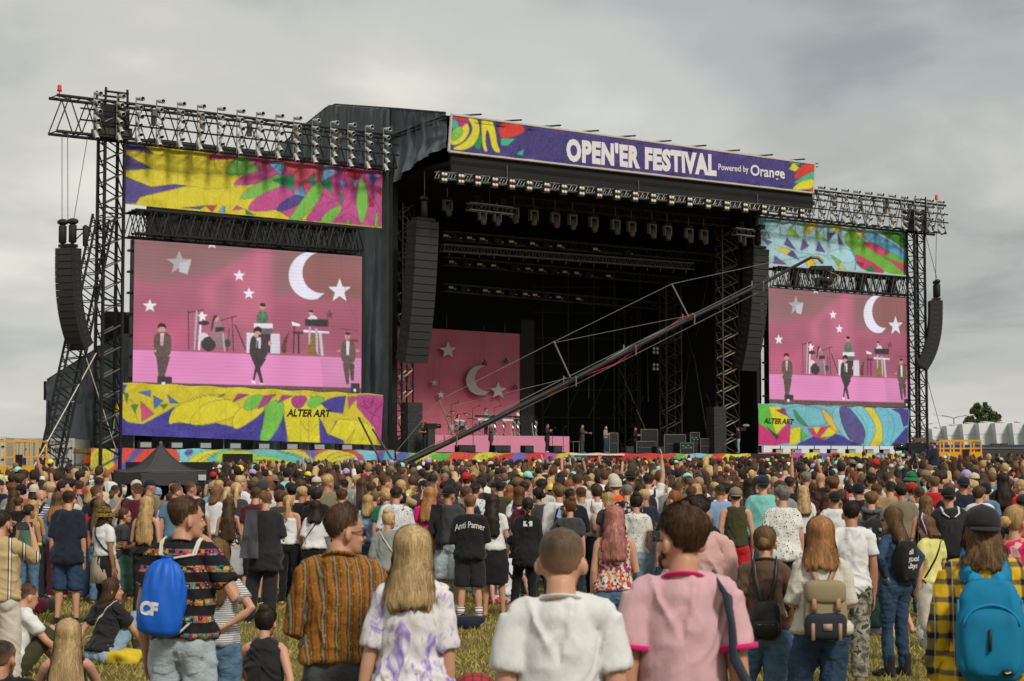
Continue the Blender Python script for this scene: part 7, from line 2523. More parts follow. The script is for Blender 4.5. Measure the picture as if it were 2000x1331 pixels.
H['sitolive']=P(28,1150,198,'m','seated man in white T-shirt and olive shorts with knee raised at left',('short','brown'),('tee','white'),('shorts','olive'),('knee','knee'),55,0,10,skin=3,stance='sit',lean=.2,lv='mid',group='people sitting on the grass')
H['sitwhite']=P(993,1093,130,'m','seated young man in white T-shirt with black bag strap across his back',('fade','lbrown'),('tee','white'),('shorts','d:light'),('sitdown','sitdown'),-18,10,skin=3,stance='sit',lean=.15,lv='mid',group='people sitting on the grass')
H['sitmint']=P(1710,1128,158,'f','seated girl in mint T-shirt with dark green drawstring bag',('long','brown'),('tee','mint'),('shorts','lilac'),('sitdown','sitdown'),24,-10,skin=3,stance='sitside',lean=.1,lv='mid',L=.20,group='people sitting on the grass')
H['cream']=P(3,995,226,'m','man in tan shirt with black and white stripes filming with a phone at far left',('fade','dark'),('half','cream_stripe',dict(loose=1.15)),('wide','ecru'),('phone','phone'),12,14,skin=1,beard='dark')
H['cami']=P(56,993,137,'f','woman in sage green strappy top with cropped dark hair and rolled jeans',('bun','dark'),('cami','sage',dict(loose=1.15)),('jeans','d:mid'),('front','down'),8,20,skin=2,shoes=('sneaker','white'))
H['navy']=P(135,958,149,'m','man in navy short-sleeved shirt and denim shorts standing with bare calves',('short','dark'),('half','navy',dict(loose=1.15,hem=.80)),('kneeshorts','d:dark',dict(loose=1.1)),('down','down'),4,4,skin=3,shoes=('sneaker','black'),wide=1.04)
H['bucket']=P(206,990,150,'m','bearded person in camouflage bucket hat and white crop top, beige sweater round waist',('bob','dark'),('tee','white',dict(hem=1.02)),('skinny','black'),('down','front'),44,20,skin=4,hat=('bucket','camo_hat'),beard='dark',L=.05,wide=1.08)
H['shades']=P(240,1005,145,'f','woman in rose sunglasses and black printed T-shirt with clasped hands',('bun','brown'),('tee','charcoal'),('skirt','sage'),('front','front'),66,6,skin=3,glasses='rose')
H['offsh']=P(290,970,148,'f','woman with big blonde hair in black off-shoulder top',('wavy','blond'),('tank','black',dict(loose=1.15)),('jeans','d:blk'),('down','front'),4,6,skin=3,L=.40)
P(22,957,116,'f','woman with dark wavy hair in green leaf-patterned crop top',('wavy','brown'),('crop','leaf_green',dict(hem=1.06)),('jeans','d:mid'),('loose','pocket'),0,-6,L=.2)
H['bald']=P(76,955,124,'m','bald man in glasses and navy-striped white T-shirt',('bald','dark'),('tee','breton',dict(loose=1.1)),('jeans','d:dark'),('loose','loose'),24,30,glasses='clear',skin=3)
P(69,977,128,'f','blonde woman in neon lime vest top near the striped man',('long','blond'),('tank','lime'),('jeans','d:blk'),('front','front'),4,-8,L=.26)
P(116,962,126,'f','woman with ombre orange-tipped hair in blue denim shirt',('long','ombre'),('long','denimshirt'),('skinny','maroon'),('down','down'),2,10,L=.24)
H['cup']=P(179,973,128,'f','black-haired woman in red top raising a plastic cup high',('bob','black'),('tee','red'),('jeans','d:mid'),('upout','down'),4,8,skin=3,L=.05)
P(201,975,130,'f','woman with light brown centre-parted hair behind the bucket hat',('long','lbrown'),('tee','black'),('jeans','d:mid'),yaw=2,L=.3)
P(250,974,126,'f','woman with straight dark brown hair under the raised cup',('long','dark'),('tee','white'),('jeans','d:blk'),yaw=4,hy=12,L=.28)
P(327,962,125,'m','curly brown-haired man in white football jersey',('mop','brown'),('half','white',dict(loose=1.2)),('jeans','d:dark'))
P(199,932,106,'m','man in cream sweatshirt with red print, back to camera',('short','dark'),('long','cream',dict(loose=1.2)),('jeans','d:dark'))
P(217,955,106,'f','woman with low auburn bun near the black canopy',('bun','auburn'),('tee','lgrey'),('jeans','d:mid'))
P(233,946,106,'m','balding man in grey T-shirt with dark backpack straps',('buzz','dark'),('tee','grey'),('jeans','d:dark'))
P(267,954,105,'m','man in dark green cap before the canopy opening',('short','dark'),('tee','black'),('jeans','d:dark'),hat=('capback','green'))
P(301,952,102,'m','man in blue cap before the canopy opening',('short','lbrown'),('tee','denimshirt'),('jeans','d:dark'),hat=('beanie','sky'))
P(57,946,104,'f','person in small cream knitted hat among dark heads',('bob','dark'),('tee','black'),('jeans','d:dark'),hat=('beanie','cream'),L=.02)
P(11,927,100,'f','pale blonde woman in dusty pink cardigan at left edge',('long','pale'),('long','rose'),('jeans','d:mid'),yaw=8,L=.22)
P(31,927,99,'m','dark-haired person in bottle green jacket',('mop','dark'),('long','dgreen',dict(loose=1.2)),('jeans','d:dark'))
P(119,924,86,'m','person in red and white jersey with black cap',('short','dark'),('tee','red_jersey'),('jeans','d:dark'),hat=('cap','soot'))
P(113,917,84,'m','man in sunglasses and orange jacket facing the camera',('short','dark'),('long','orange'),('jeans','d:dark'),yaw=150,glasses='dark',lv='mid')
P(152,913,84,'f','woman with voluminous pale blonde hair near the white container',('wavy','blond'),('tee','lgrey'),('jeans','d:mid'),L=.2)
P(160,921,86,'f','woman in profile with honey blonde hair beside the tall blonde',('bob','ash'),('tee','sky'),('jeans','d:mid'),yaw=60)
P(219,910,88,'m','ginger-cropped man in white T-shirt at the canopy left corner',('buzz','ginger'),('tee','white'),('jeans','d:dark'),yaw=10)
P(35,972,118,'m','man with short brown hair in black top at left',('short','brown'),('tee','black'),('jeans','d:dark'))
P(343,937,100,'m','man with dark undercut in cream jacket and backpack strap before the canopy',('fade','dark'),('long','cream'),('jeans','d:dark'),yaw=6)
P(413,943,100,'m','person in wide straw sun hat right of the canopy',('short','dark'),('tee','sky'),('jeans','d:dark'),hat=('straw','camel'))
P(420,955,110,'m','ginger-haired man in light blue T-shirt',('short','ginger'),('tee','sky'),('jeans','d:dark'))
H['filmer']=P(440,950,116,'f','woman in bright pink T-shirt filming with a raised phone',('pony','ash'),('tee','hotpink'),('jeans','d:blk'),('phone','phone'),14,8,skin=3)
P(396,975,124,'f','woman with long dark curls between folk-pattern man and pink T-shirt',('curlylong','dark'),('tank','black'),('jeans','d:blk'),yaw=2)
P(448,972,130,'f','woman with waist-length brown hair and grey denim skirt',('wavy','brown'),('cami','floral_dark'),('skirt','lgrey',dict(loose=.9)),('front','front'),L=.46)
P(479,955,110,'f','copper-haired woman facing left with laughing profile',('wavy','ginger'),('tee','floral_white'),('jeans','d:dark'),yaw=-62,hy=-20,L=.12,lv='mid')
P(462,957,108,'f','black curly-haired person left of the copper-haired woman',('curly','black'),('tee','white'),('jeans','d:dark'))
P(496,951,130,'m','man in maroon T-shirt and black knee shorts',('short','brown'),('tee','maroon',dict(loose=1.15)),('kneeshorts','black'),shoes=('sneaker','black'),yaw=8)
H['jacketman']=P(514,958,147,'m','crop-haired man in oversized black T-shirt with grey jacket over shoulder',('fade','lbrown'),('half','soot',dict(loose=1.3,hem=.70)),('wide','soot'),('front','down'),-6,-16,skin=3,shoes=('sneaker','black'))
P(517,930,100,'m','ginger man in bright green hooded top',('short','ginger'),('long','green'),('jeans','d:dark'))
P(546,944,116,'m','man in black cap and white shirt with navy strap',('short','dark'),('half','white',dict(loose=1.2)),('kneeshorts','khaki'),hat=('cap','black'),shoes=('sneaker','grey'))
P(569,966,131,'f','woman with curled blonde ponytail in white one-shoulder top',('pony','blond'),('cami','white'),('skinny','black'),('down','front'),3,3,skin=1)
P(564,946,118,'m','tall man with thick black hair and pink headband glasses',('mop','black'),('long','ecru'),('kneeshorts','khaki'))
P(594,947,112,'m','person in black printed cap right of the blonde ponytail',('short','dark'),('tee','navy'),('jeans','d:dark'),hat=('capback','black'))
P(608,960,112,'m','bald man seen from behind in navy top',('bald','dark'),('tee','navy'),('jeans','d:dark'),skin=3)
H['blouse']=P(614,977,132,'f','woman with sleek dark bob in loose white blouse with thin strap',('long','dark'),('half','white',dict(loose=1.25)),('skinny','black'),('front','front'),L=.12)
P(672,955,132,'m','man in black T-shirt with folded arms behind the striped-shirt man',('short','brown'),('tee','black'),('jeans','d:dark'),('fold','fold'))
P(633,950,116,'f','woman with brown dreadlock-like curls behind the bald man',('curlylong','brown'),('tee','black'),('jeans','d:dark'),L=.2)
P(712,966,126,'f','woman with blonde bob in pale denim jacket',('bob','blond'),('jacket','denim_blotch'),('jeans','d:mid'),L=.12)
H['greybun']=P(748,996,166,'f','woman with messy ginger-blonde bun in slouchy grey top with cream strap',('topbun','ash'),('roll','grey',dict(loose=1.35)),('jeans','d:mid'),('front','loose'),4,24,skin=1)
P(766,950,136,'m','dark-haired man in white shirt with grey floral print',('short','dark'),('half','floral_white',dict(loose=1.2)),('jeans','d:light'),('fold','loose'),4,10,wide=1.08)
P(742,947,112,'f','woman with long brown ponytail beside the floral shirt',('pony','brown'),('tank','sky'),('jeans','d:dark'))
P(787,960,122,'m','person in black cap with thick dark curls',('curly','black'),('tee','denimshirt'),('jeans','d:dark'),hat=('cap','black'))
H['magenta']=P(828,950,131,'f','woman with pinkish blonde hair in hot magenta T-shirt',('long','strawb'),('tee','magenta'),('jeans','d:light'),('loose','front'),L=.26)
H['nycap']=P(876,946,137,'m','man in black backwards cap and grey T-shirt with black jacket on shoulder',('short','brown'),('tee','charcoal',dict(loose=1.1)),('kneeshorts','d:pale',dict(loose=1.2)),('front','down'),8,16,hat=('capback','black'),shoes=('sneaker','white'))
H['anti']=P(918,966,149,'m','man in black sweatshirt with white blackletter lettering, shorts and striped socks',('short','lbrown'),('long','black',dict(loose=1.15,hem=.88)),('shorts','soot',dict(loose=1.1)),('fold','front'),0,0,skin=3,shoes=('sneaker','white'),wide=1.05)
P(925,944,120,'m','man with dark swept-up hair in black and white patterned shirt',('quiff','dark'),('half','floral_white'),('jeans','d:dark'))
P(966,965,142,'f','woman with long dark waves in white T-shirt and black skirt',('wavy','dark'),('tee','white'),('skirt','black',dict(loose=.8)),('front','front'),8,0,L=.36,wide=1.08)
P(970,940,112,'m','short-haired man in olive jacket with dark straps',('short','black'),('long','olive'),('jeans','d:dark'))
P(992,947,108,'f','woman with strawberry blonde bob near the olive jacket',('bob','ginger'),('tee','olive'),('jeans','d:dark'))
H['braid']=P(1026,970,141,'f','woman with dark braid in black jacket with white back label',('braid','dark'),('jacket','black',dict(loose=1.25,hem=.74)),('skinny','black'),('down','down'),0,0,shoes=('sneaker','black'))
H['maroonbag']=P(1010,950,124,'f','woman with dark red bob in white T-shirt under maroon backpack straps',('bob','auburn'),('tee','white'),('jeans','d:dark'),L=.06)
P(1028,940,118,'m','man with dark brown crop in pale shirt left of the striped shirt',('short','dark'),('tee','white'),('jeans','d:dark'))
P(1059,935,122,'m','man in pale pinstriped shirt with black shoulder strap',('short','dark'),('long','pale_stripe'),('jeans','d:dark'),('down','phone'))
P(1087,948,131,'m','sandy-haired person in white jacket with navy strap',('mop','lbrown'),('jacket','white',dict(loose=1.2)),('jeans','d:dark'))
H['phoner']=P(1111,972,152,'f','woman with red-brown updo in black top holding a blue phone to her ear',('topbun','auburn'),('tee','charcoal',dict(loose=1.15)),('jeans','d:blk'),('down','ear'),4,-22,skin=1)
P(1119,953,133,'m','man in black shirt looking right, head lowered',('fade','black'),('long','black',dict(loose=1.15)),('jeans','d:dark'),('front','front'),0,30,-15)
P(1108,936,112,'f','woman with thick copper hair behind the phone caller',('wavy','ginger'),('tee','dgrey'),('jeans','d:dark'),L=.15)
H['hoodie']=P(1134,920,116,'m','tall brown-haired man in beige hooded sweatshirt at centre',('short','brown'),('long','ecru',dict(loose=1.2)),('jeans','d:dark'),yaw=6)
H['pinkbag']=P(1168,946,126,'f','woman in white top wearing a small pale pink backpack',('tight','brown'),('long','white'),('skinny','black'))
P(1184,922,112,'m','man in cream cap and black jacket',('short','dark'),('long','black',dict(loose=1.15)),('jeans','d:dark'),hat=('capback','ecru'))
P(1206,932,122,'m','man in bright orange T-shirt and beige flat cap',('short','grey'),('tee','orange',dict(loose=1.2)),('shorts','navy'),hat=('beanie','ecru'),wide=1.08)
P(1220,945,132,'m','man in black floral shirt with greying crop',('fade','grey'),('half','floral_dark',dict(loose=1.15)),('jeans','d:dark'),('down','down'))
P(1228,919,104,'m','man in small black brimmed hat',('short','dark'),('tee','black'),('jeans','d:dark'),hat=('fedora','soot'))
H['raise']=P(1257,919,116,'m','man with backpack over white T-shirt raising one bare arm',('short','dark'),('tee','white'),('jeans','d:dark'),('up','down'),yaw=4)
P(1238,962,150,'f','woman with dark curly updo in white dotted top behind the pink hair',('topbun','dark'),('tee','speckle_fine'),('jeans','d:light'),yaw=6)
P(1303,957,152,'m','ginger-blond man looking left just beyond the bearded man',('quiff','ginger'),('tee','navy'),('jeans','d:dark'),yaw=-20,hy=-40)
P(1346,922,104,'m','person in turquoise backwards cap',('short','dark'),('tee','navy'),('jeans','d:dark'),hat=('capback','turq'))
P(1359,930,108,'m','person in tan cap and white T-shirt',('short','dark'),('tee','white'),('jeans','d:dark'),hat=('capback','camel'))
P(1366,945,118,'f','woman with tousled blonde hair behind the dusty pink shirt',('wavy','blond'),('tee','lgrey'),('jeans','d:mid'),L=.12)
P(1411,945,118,'m','black bowl-cut head with navy backpack straps over pale shirt',('mop','black'),('tee','white'),('jeans','d:dark'))
P(1445,941,116,'f','woman with long brown hair right of the olive cap',('long','brown'),('tee','maroon'),('jeans','d:dark'))
P(1436,949,141,'m','man in khaki cap, olive vest and red shorts',('short','dark'),('tank','olive'),('shorts','red'),('loose','loose'),hat=('capback','khaki'),skin=3)
P(1487,926,134,'m','broad man in aqua T-shirt and navy cap',('short','brown'),('tee','teal',dict(loose=1.2)),('jeans','d:dark'),hat=('capback','navy'),wide=1.15,yaw=2)
P(1526,951,152,'m','grey-haired man in white T-shirt with black paint-splash dots',('mop','grey'),('tee','speckle',dict(loose=1.25,hem=.84)),('jeans','d:blk'),('loose','loose'),0,-42,skin=3,wide=1.12)
P(1523,933,104,'f','person in pink baseball cap',('pony','brown'),('tee','white'),('jeans','d:dark'),hat=('cap','hotpink'))
P(1543,930,118,'m','dark-haired man in black T-shirt behind the paint-dot shirt',('short','dark'),('tee','black'),('jeans','d:dark'),hy=20)
P(1564,948,120,'f','woman with wavy half-up sandy hair in white T-shirt',('wavy','ash'),('tee','white'),('jeans','d:dark'),L=.22)
P(1590,943,112,'f','brown-haired woman in red looking left',('bob','brown'),('tee','maroon'),('jeans','d:dark'),yaw=-40,hy=-30,lv='mid')
P(1607,962,128,'f','woman with straight auburn hair falling down her back',('long','auburn'),('tee','maroon'),('jeans','d:dark'),L=.34)
P(1629,957,136,'m','person in black cap and white T-shirt left of the camouflage trousers man',('short','black'),('tee','white'),('jeans','d:dark'),hat=('capback','black'))
P(1607,922,106,'m','bald head with pinkish scalp in dark top',('bald','dark'),('tee','black'),('jeans','d:dark'),skin=1)
P(1626,930,108,'f','woman with auburn bob among dark heads',('bob','auburn'),('tee','black'),('jeans','d:dark'),L=.02)
H['gear']=P(1693,960,142,'m','young person with brown bowl cut, grey hood and bulky black rucksack',('mop','lbrown'),('long','dgrey',dict(loose=1.15)),('jeans','d:mid'),('down','down'),2,6)
P(1725,938,126,'m','dark crop-haired man in camel hooded sweatshirt',('fade','black'),('long','camel',dict(loose=1.25)),('jeans','d:dark'),wide=1.05)
P(1711,925,112,'m','man with black swept hair in cream top',('quiff','black'),('tee','cream'),('jeans','d:dark'))
P(1741,917,112,'m','bearded brown-haired man in profile facing right',('short','brown'),('long','lgrey'),('jeans','d:dark'),yaw=40,hy=35,beard='dark',lv='mid')
P(1772,920,106,'m','person in bright green bucket hat',('short','dark'),('tee','sky'),('jeans','d:dark'),hat=('bucket','green'))
P(1769,938,114,'f','ponytailed person with red headscarf and light denim vest',('pony','auburn'),('jacket','denim_blotch'),('jeans','d:dark'),hat=('scarf','red'))
P(1787,950,127,'m','man with short brown hair in white T-shirt with thin dark strap',('short','brown'),('tee','white'),('jeans','d:dark'))
P(1806,968,142,'f','woman with long brown hair in pinstriped bare-shoulder top',('wavy','lbrown'),('cami','pinstripe'),('jeans','d:dark'),('front','front'),L=.28)
P(1818,930,116,'m','blond man in bright red T-shirt',('short','lbrown'),('tee','red'),('jeans','d:dark'),hy=-14)
H['cords']=P(1858,948,151,'m','man in black cap and charcoal T-shirt with white-corded black sack',('short','dark'),('tee','soot',dict(loose=1.2)),('jeans','d:dark'),('fold','fold'),hat=('capback','black'),wide=1.12)
H['ofmy']=P(1877,928,126,'m','man in navy cap and navy T-shirt with small white lettering',('short','brown'),('tee','navy',dict(loose=1.2)),('jeans','d:dark'),hat=('capback','navy'))
P(1920,942,122,'m','person in black knitted hat left of the plaid shirt cap',('short','dark'),('tee','denimshirt'),('jeans','d:dark'),hat=('beanie','black'))
P(1955,918,112,'f','tall woman with sleek black-brown hair down her back',('long','dark'),('tee','black'),('jeans','d:dark'),L=.30)
P(1841,915,108,'m','man with fluffy dark brown hair in blue collar',('mop','dark'),('long','denimshirt'),('jeans','d:dark'),hy=20)
P(1990,935,116,'f','blond person in glasses and red top at right edge',('bun','ash'),('tee','red'),('jeans','d:dark'),yaw=-30,hy=-30,glasses='clear',lv='mid')
P(1896,938,112,'m','light-haired man in blue shirt beside the navy T-shirt',('short','ash'),('tee','denimshirt'),('jeans','d:dark'))
P(1983,962,150,'m','man in black cap and black T-shirt behind the sunglasses blonde',('short','black'),('tee','black'),('jeans','d:dark'),hat=('cap','soot'),yaw=40,skin=1)
P(1668,942,120,'m','person in black cap beside the bowl-cut youth',('short','black'),('tee','black'),('jeans','d:dark'),hat=('beanie','black'))
P(1466,933,112,'f','woman with dark hair left of the aqua T-shirt',('long','dark'),('tee','black'),('jeans','d:dark'))
H['wrist']=P(1580,921,110,'m','grey-haired man lifting a forearm with a wristwatch',('short','grey'),('tee','black'),('jeans','d:dark'),('down','up'))

# --- the packed crowd behind them
ZONES=[(-200,170,'by the white container'),(170,420,'before the black canopy tent'),(420,620,'below the left screen'),(620,790,'by the camera crane base'),(790,1020,'before the pink backdrop'),
  (1020,1220,'before the pink riser end'),(1220,1420,'before the dark stage half'),(1420,1560,'before the right line array'),(1560,1780,'below the far right screen'),(1780,2300,'before the yellow lift railing')]
HNAME=dict(short='short',mop='tousled',buzz='cropped',long='long',bob='bobbed',wavy='wavy',pony='ponytailed',bun='bun-tied',curly='curly',quiff='swept-up',bald='shaved')
HC2=['black','dark','dark','dark','brown','brown','brown','lbrown','auburn','ash','blond']
CNM=dict(black='black',dark='dark brown',brown='brown',lbrown='light brown',auburn='auburn',ash='ash blond',blond='blond')
TC=['black','black','soot','soot','white','white','white','offwhite','grey','charcoal','charcoal','navy','navy','denimshirt','olive','maroon','pink','red','khaki','beige','sky','lgrey','cream','green','rust']
TNM=dict(black='black',soot='faded black',white='white',offwhite='off-white',grey='grey',charcoal='charcoal',navy='navy',denimshirt='denim blue',olive='olive',maroon='maroon',pink='pink',red='red',khaki='khaki',beige='beige',sky='pale blue',lgrey='light grey',cream='cream',green='green',mustard='mustard',rust='rust')
TK=dict(tee='T-shirt',long='sweatshirt',tank='vest')
used_lab=set()
rc=random.Random(21)
g_=np.random.default_rng(11)
for q in QUEUE:
 d=FPX/q['s']
 p=at_depth(q['x'],q['yt'],d)
 PLACED.append((p[0],p[1],.38))
PL=np.array([(a,b)for a,b,c in PLACED])
spots=[]
y=28.5
while y<104:
 hw=(0.292*y)+1.5
 x=-hw
 while x<hw:
  sx,sy=x+g_.normal()*.13,y+g_.normal()*.20
  stage_b=(np.array((sx,sy,0))-ST_O)@ST_B
  dense=1.0 if y>36 else .78 if y>32 else .5
  if stage_b<-6.5 and not(sx<-15.5 and sy>66)and g_.random()<dense:
   spots.append((sx,sy))
  x+=.62 if y<45 else .74 if y<60 else .80
 y+=.80 if y<45 else 1.0
far_spots=[]
near=[]
for sx,sy in spots:
 if len(PL)and np.min(np.hypot(PL[:,0]-sx,PL[:,1]-sy))<.46:
  continue
 px=1000+FPX*sx/sy
 if 205<px<425 and 33<sy<78:
  continue
 if 1755<px<1830 and 56<sy<62:
  continue
 near.append((sx,sy))if len(near)<188 else far_spots.append((sx,sy))
for sx,sy in near:
 px=1000+FPX*sx/sy
 zone=next((z for a,b,z in ZONES if a<=px<b),'in the crowd')
 for _ in range(60):
  g=rc.choice('mmf')
  hk=rc.choice(['short','short','mop','buzz','quiff','curly']if g=='m' else['long','long','bob','wavy','pony','bun'])
  hc=rc.choice(HC2)
  tk=rc.choice(['tee','tee','tee','long','tank' if g=='f' else 'tee'])
  tc=rc.choice(TC)
  hat=rc.choice([None]*8+[('capback','black'),('capback','navy'),('cap','ecru'),('bucket','black'),('beanie','charcoal')])
  arm=rc.choice([('down','down')]*22+[('fold','fold')]*4+[('up','down'),('phone','phone')]+[('front','front')]*4)
  lab='%s %s %s in %s %s%s%s, %s'%('man with' if g=='m' else 'woman with',HNAME[hk]+' '+CNM[hc],'hair',TNM[tc],TK[tk],' and %s %s'%(dict(black='black',navy='navy',ecru='cream',charcoal='grey')[hat[1]],dict(capback='cap',cap='cap',bucket='bucket hat',beanie='knit hat')[hat[0]])if hat else '',
          {'up':', one arm raised','phone':', phone arms up'}.get(arm[0],''),zone)
  if lab not in used_lab and len(lab.split())<=16:
   used_lab.add(lab)
   break
 hh=rc.gauss(1.77 if g=='m' else 1.66,.06)
 s=FPX/sy
 q=P(px,0,s,g,lab,(hk,hc),(tk,tc),('jeans',rc.choice(['d:dark','d:mid','d:blk'])),arm,yaw=0,hy=rc.choice([0,0,0,30,-30,60,-60]),hat=hat,lv='lo',group='dense crowd packed before the stage',scale=hh/1.712,seed=rc.randrange(3))
 q['yaw']=rc.gauss(8-6*sx/15,20)
 q['spot']=(sx,sy)
 zt=ground_z(sx,sy)+hh
 v=np.array((sx,sy,zt))-C0
 dep=v@_F
 q['yt']=665.5-FPX*(v@_U)/dep
 q['x']=1000+FPX*sx/dep
# ---- performers, crew
PERF='people on the stage'
SD=DECK+.02
def on_stage(px,b,label,hair,top,bot,arms,yawst,g='m',stance='stand',z=None,**kw):
 a=SP(px,880,b)[0]
 return P(px,880,31,g,label,hair,top,bot,arms,lv='mid',group=PERF,stage_at=(a,b,z if z is not None else SD,yawst),stance=stance,name='person',seed=px%3,**kw)
H['singer1']=on_stage(959,-2.3,'singer in brown suit with crossed legs, dancing before the pink riser',('mop','dark'),('jacket','suit',dict(hem=.70)),('jeans','suit'),('out','hip'),-24,stance='cross',shoes=('sneaker','black'))
H['singer2']=on_stage(1069,-2.3,'singer in black suit and sunglasses holding a microphone to his mouth',('mop','dark'),('jacket','soot',dict(hem=.68)),('jeans','soot'),('mic','chest'),-28,glasses='dark',shoes=('sneaker','white'))
H['singer3']=on_stage(1137,-2.3,'singer in grey-brown suit reaching both hands out at right of the riser',('short','dark'),('jacket','suitgrey',dict(hem=.70)),('jeans','suitgrey'),('out','out'),-30,shoes=('sneaker','black'))
H['keys1']=on_stage(949,4.0,'keyboard player in green patterned jacket on the riser',('curly','dark'),('jacket','leaf_green'),('jeans','d:dark'),('front','front'),-30,z=DECK+RIS_H+.02)
H['keys2']=on_stage(1011,4.0,'musician in white shirt and mustard trousers behind the right keyboards',('short','brown'),('half','white'),('wide','mustard'),('front','front'),-50,z=DECK+RIS_H+.02)
H['drum']=on_stage(893,4.6,'drummer with long hair sitting behind the drum kit',('wavy','brown'),('tank','lilac'),('jeans','d:dark'),('out','out'),-20,g='f',stance='sit',z=DECK+RIS_H+.45,lean=.1)
on_stage(1183,-1.0,'stage hand in pale T-shirt standing in shadow by a flight case',('bun','dark'),('tee','grey'),('jeans','d:dark'),('front','front'),-20,g='f')
on_stage(1241,0.5,'dark-dressed technician at the mixing desk in the shadow',('short','dark'),('long','black'),('jeans','d:blk'),('front','front'),-30,hat=('cap','black'))
H['cam1']=on_stage(829,-2.5,'cameraman in black at a tripod camera, left end of the deck',('short','dark'),('tee','black'),('jeans','d:blk'),('chest','front'),110,stance='stand')
H['cam2']=on_stage(1442,-2.7,'cameraman in black top and jeans with shoulder camera, right end of deck',('short','dark'),('long','black'),('jeans','d:light'),('ear','out'),130)
H['camop']=P(1823,855,62,'m','camera operator in navy jacket on a platform above the crowd at right',('short','dark'),('jacket','navy',dict(loose=1.2)),('jeans','d:light'),('down','chest'),-50,-10,hat=('cap','tan'),lv='mid',group=None,scale=1.0,base=at_depth(1823,855,FPX/62)[2]-1.80)
P(172,857,33.6,'m','crew member in black peering over the red banner corner',('short','dark'),('tee','black'),('jeans','d:blk'),('fold','fold'),yaw=160,lv='lo',group=None,scale=1.0,base=at_depth(170,868,FPX/33.6)[2]-1.45)
for q in QUEUE:
 prep(q)
run_jobs()
for q in QUEUE:
 place(q)

# --- what people wear and carry
BLKM=cloth_mat('soot')
def collar_ring(q,m,r=.008,z=1.458,ry=.062,rx=.066):
 T=q['sk']['T']
 pts=[T((rx*math.sin(a),-.026+ry*math.cos(a),z-.020*math.cos(a)))for a in np.linspace(0,2*math.pi,25)]
 link_mesh('collar',np_mesh('collar',*tube(pts,[(r*.7,r*1.7)]*25,8,cap=0)),m,q['top_o'])
def cuff(q,s,fr,m,r,w=.016):
 sh,e,wr=q['sk']['arm'][s]
 d=(e-sh)
 c0,c1=sh+d*(fr-.03),sh+d*(fr+.035)
 link_mesh('cuff',np_mesh('cuff',*tube([c0,c1],[r,r],18,cap=0)),m,q['top_o'])
q=H['white']
collar_ring(q,cloth_mat('white'))
jeans_details(q,denim_mat('dark'))
q=H['pink']
collar_ring(q,cloth_mat('magenta'),.009)
for s in(1,-1):
 cuff(q,s,.62,cloth_mat('magenta'),.0805)
r=worn(q,'shoulder_bag','black shoulder bag hanging at the pink T-shirt man\'s right side','bag')
T=q['sk']['T']
link_mesh('bag_body',np_mesh('bag_body',*superbox((.26,-.06,.80),(.05,.12,.20),.5)),BLKM,r)
pts=[around(q,.8,1.36,.012),T((.115,-.005,1.455)),on_back(q,.150,1.40,.012),on_back(q,.168,1.30,.014),on_back(q,.172,1.18,.018),T((.235,-.10,1.06)),T((.255,-.09,.98))]
link_mesh('strap',np_mesh('strap',*ribbon(pts,.065,.008)),cloth_mat('navy'),r)
jeans_details(q,denim_mat('blk'))
q=H['orange']
om=pattern_mat('orange_stripe')
collar_ring(q,om,.013,1.468)
for s in(1,-1):
 sh,e,w=q['sk']['arm'][s]
 link_mesh('cuff',np_mesh('cuff',*tube([e+(w-e)*.22,e+(w-e)*.42],[.062,.060],16,cap=0)),cloth_mat('tan'),q['top_o'])
jeans_details(q,denim_mat('grey'))
q=H['bluebag']
jeans_details(q,denim_mat('pale'))
collar_ring(q,pattern_mat('aztec'))
sack(q,'bright blue drawstring sack with white emblem on the folk-pattern man\'s back',plain('nylon_blue',(.005,.11,.56),.55,0,.22,7),plain('cord_cream',(.62,.58,.50),.7),.122,.205,1.17,-.055,.10,'CF')
q=H['stripe']
jeans_details(q,denim_mat('mid'))
q=H['plaid']
backpack(q,'large turquoise backpack on the yellow plaid shirt',plain('nylon_turq',(.008,.18,.34),.8,0,.25,9,.2),plain('nylon_turq2',(.006,.22,.44),.8,0,.12,4),(.165,.095,.25),1.13,None,'backpack',.070,'big')
q=H['brown']
backpack(q,'small black leather backpack on the brown T-shirt',plain('leather_black',(.014,.013,.013),.35),plain('strap_grey',(.035,.037,.037),.5),(.115,.055,.145),1.02,None,'backpack',.026,'mini')
jeans_details(q,denim_mat('mid'))
collar_ring(q,cloth_mat('brown'),.010,1.45)
q=H['tan']
backpack(q,'tan canvas rucksack with navy base and leather straps',plain('canvas_tan',(.27,.21,.12),.8,0,.18,6),plain('leather_tan',(.34,.19,.13),.5),(.145,.085,.20),1.09,plain('canvas_navy',(.018,.022,.032),.8,0,.2,6),'backpack',.034,'flap')
jeans_details(q,denim_mat('dark'))
q=H['denimj']
r_=backpack(q,'black backpack with white scrawled lettering on the denim jacket woman',cloth_mat('black'),cloth_mat('black'),(.14,.08,.20),1.17,None,'backpack',.05,'none')
bm_=r_.children[0]
bv=BVHTree.FromPolygons([v.co[:]for v in bm_.data.vertices],[tuple(p.vertices)for p in bm_.data.polygons])
for txt,cx,cz,sz in(('all',-.02,1.24,.075),('good',.01,1.17,.08),('days',-.01,1.10,.075)):
 V,F=text_vf(txt,sz,.001,'CENTER',.35)
 out=[]
 for p in V:
  hit=bv.ray_cast(Vector((p[0]+cx,-.9,p[1]+cz)),Vector((0,1,0)))
  out.append(tuple(hit[0]+Vector((0,-.004,0)))if hit[0]is not None else(p[0]+cx,-.3,p[1]+cz))
 o=link_mesh('lettering',np_mesh('lettering',out,F,False),M_LET,bm_)
 o['kind']='stuff'
jeans_details(q,denim_mat('dark'))
q=H['yellow']
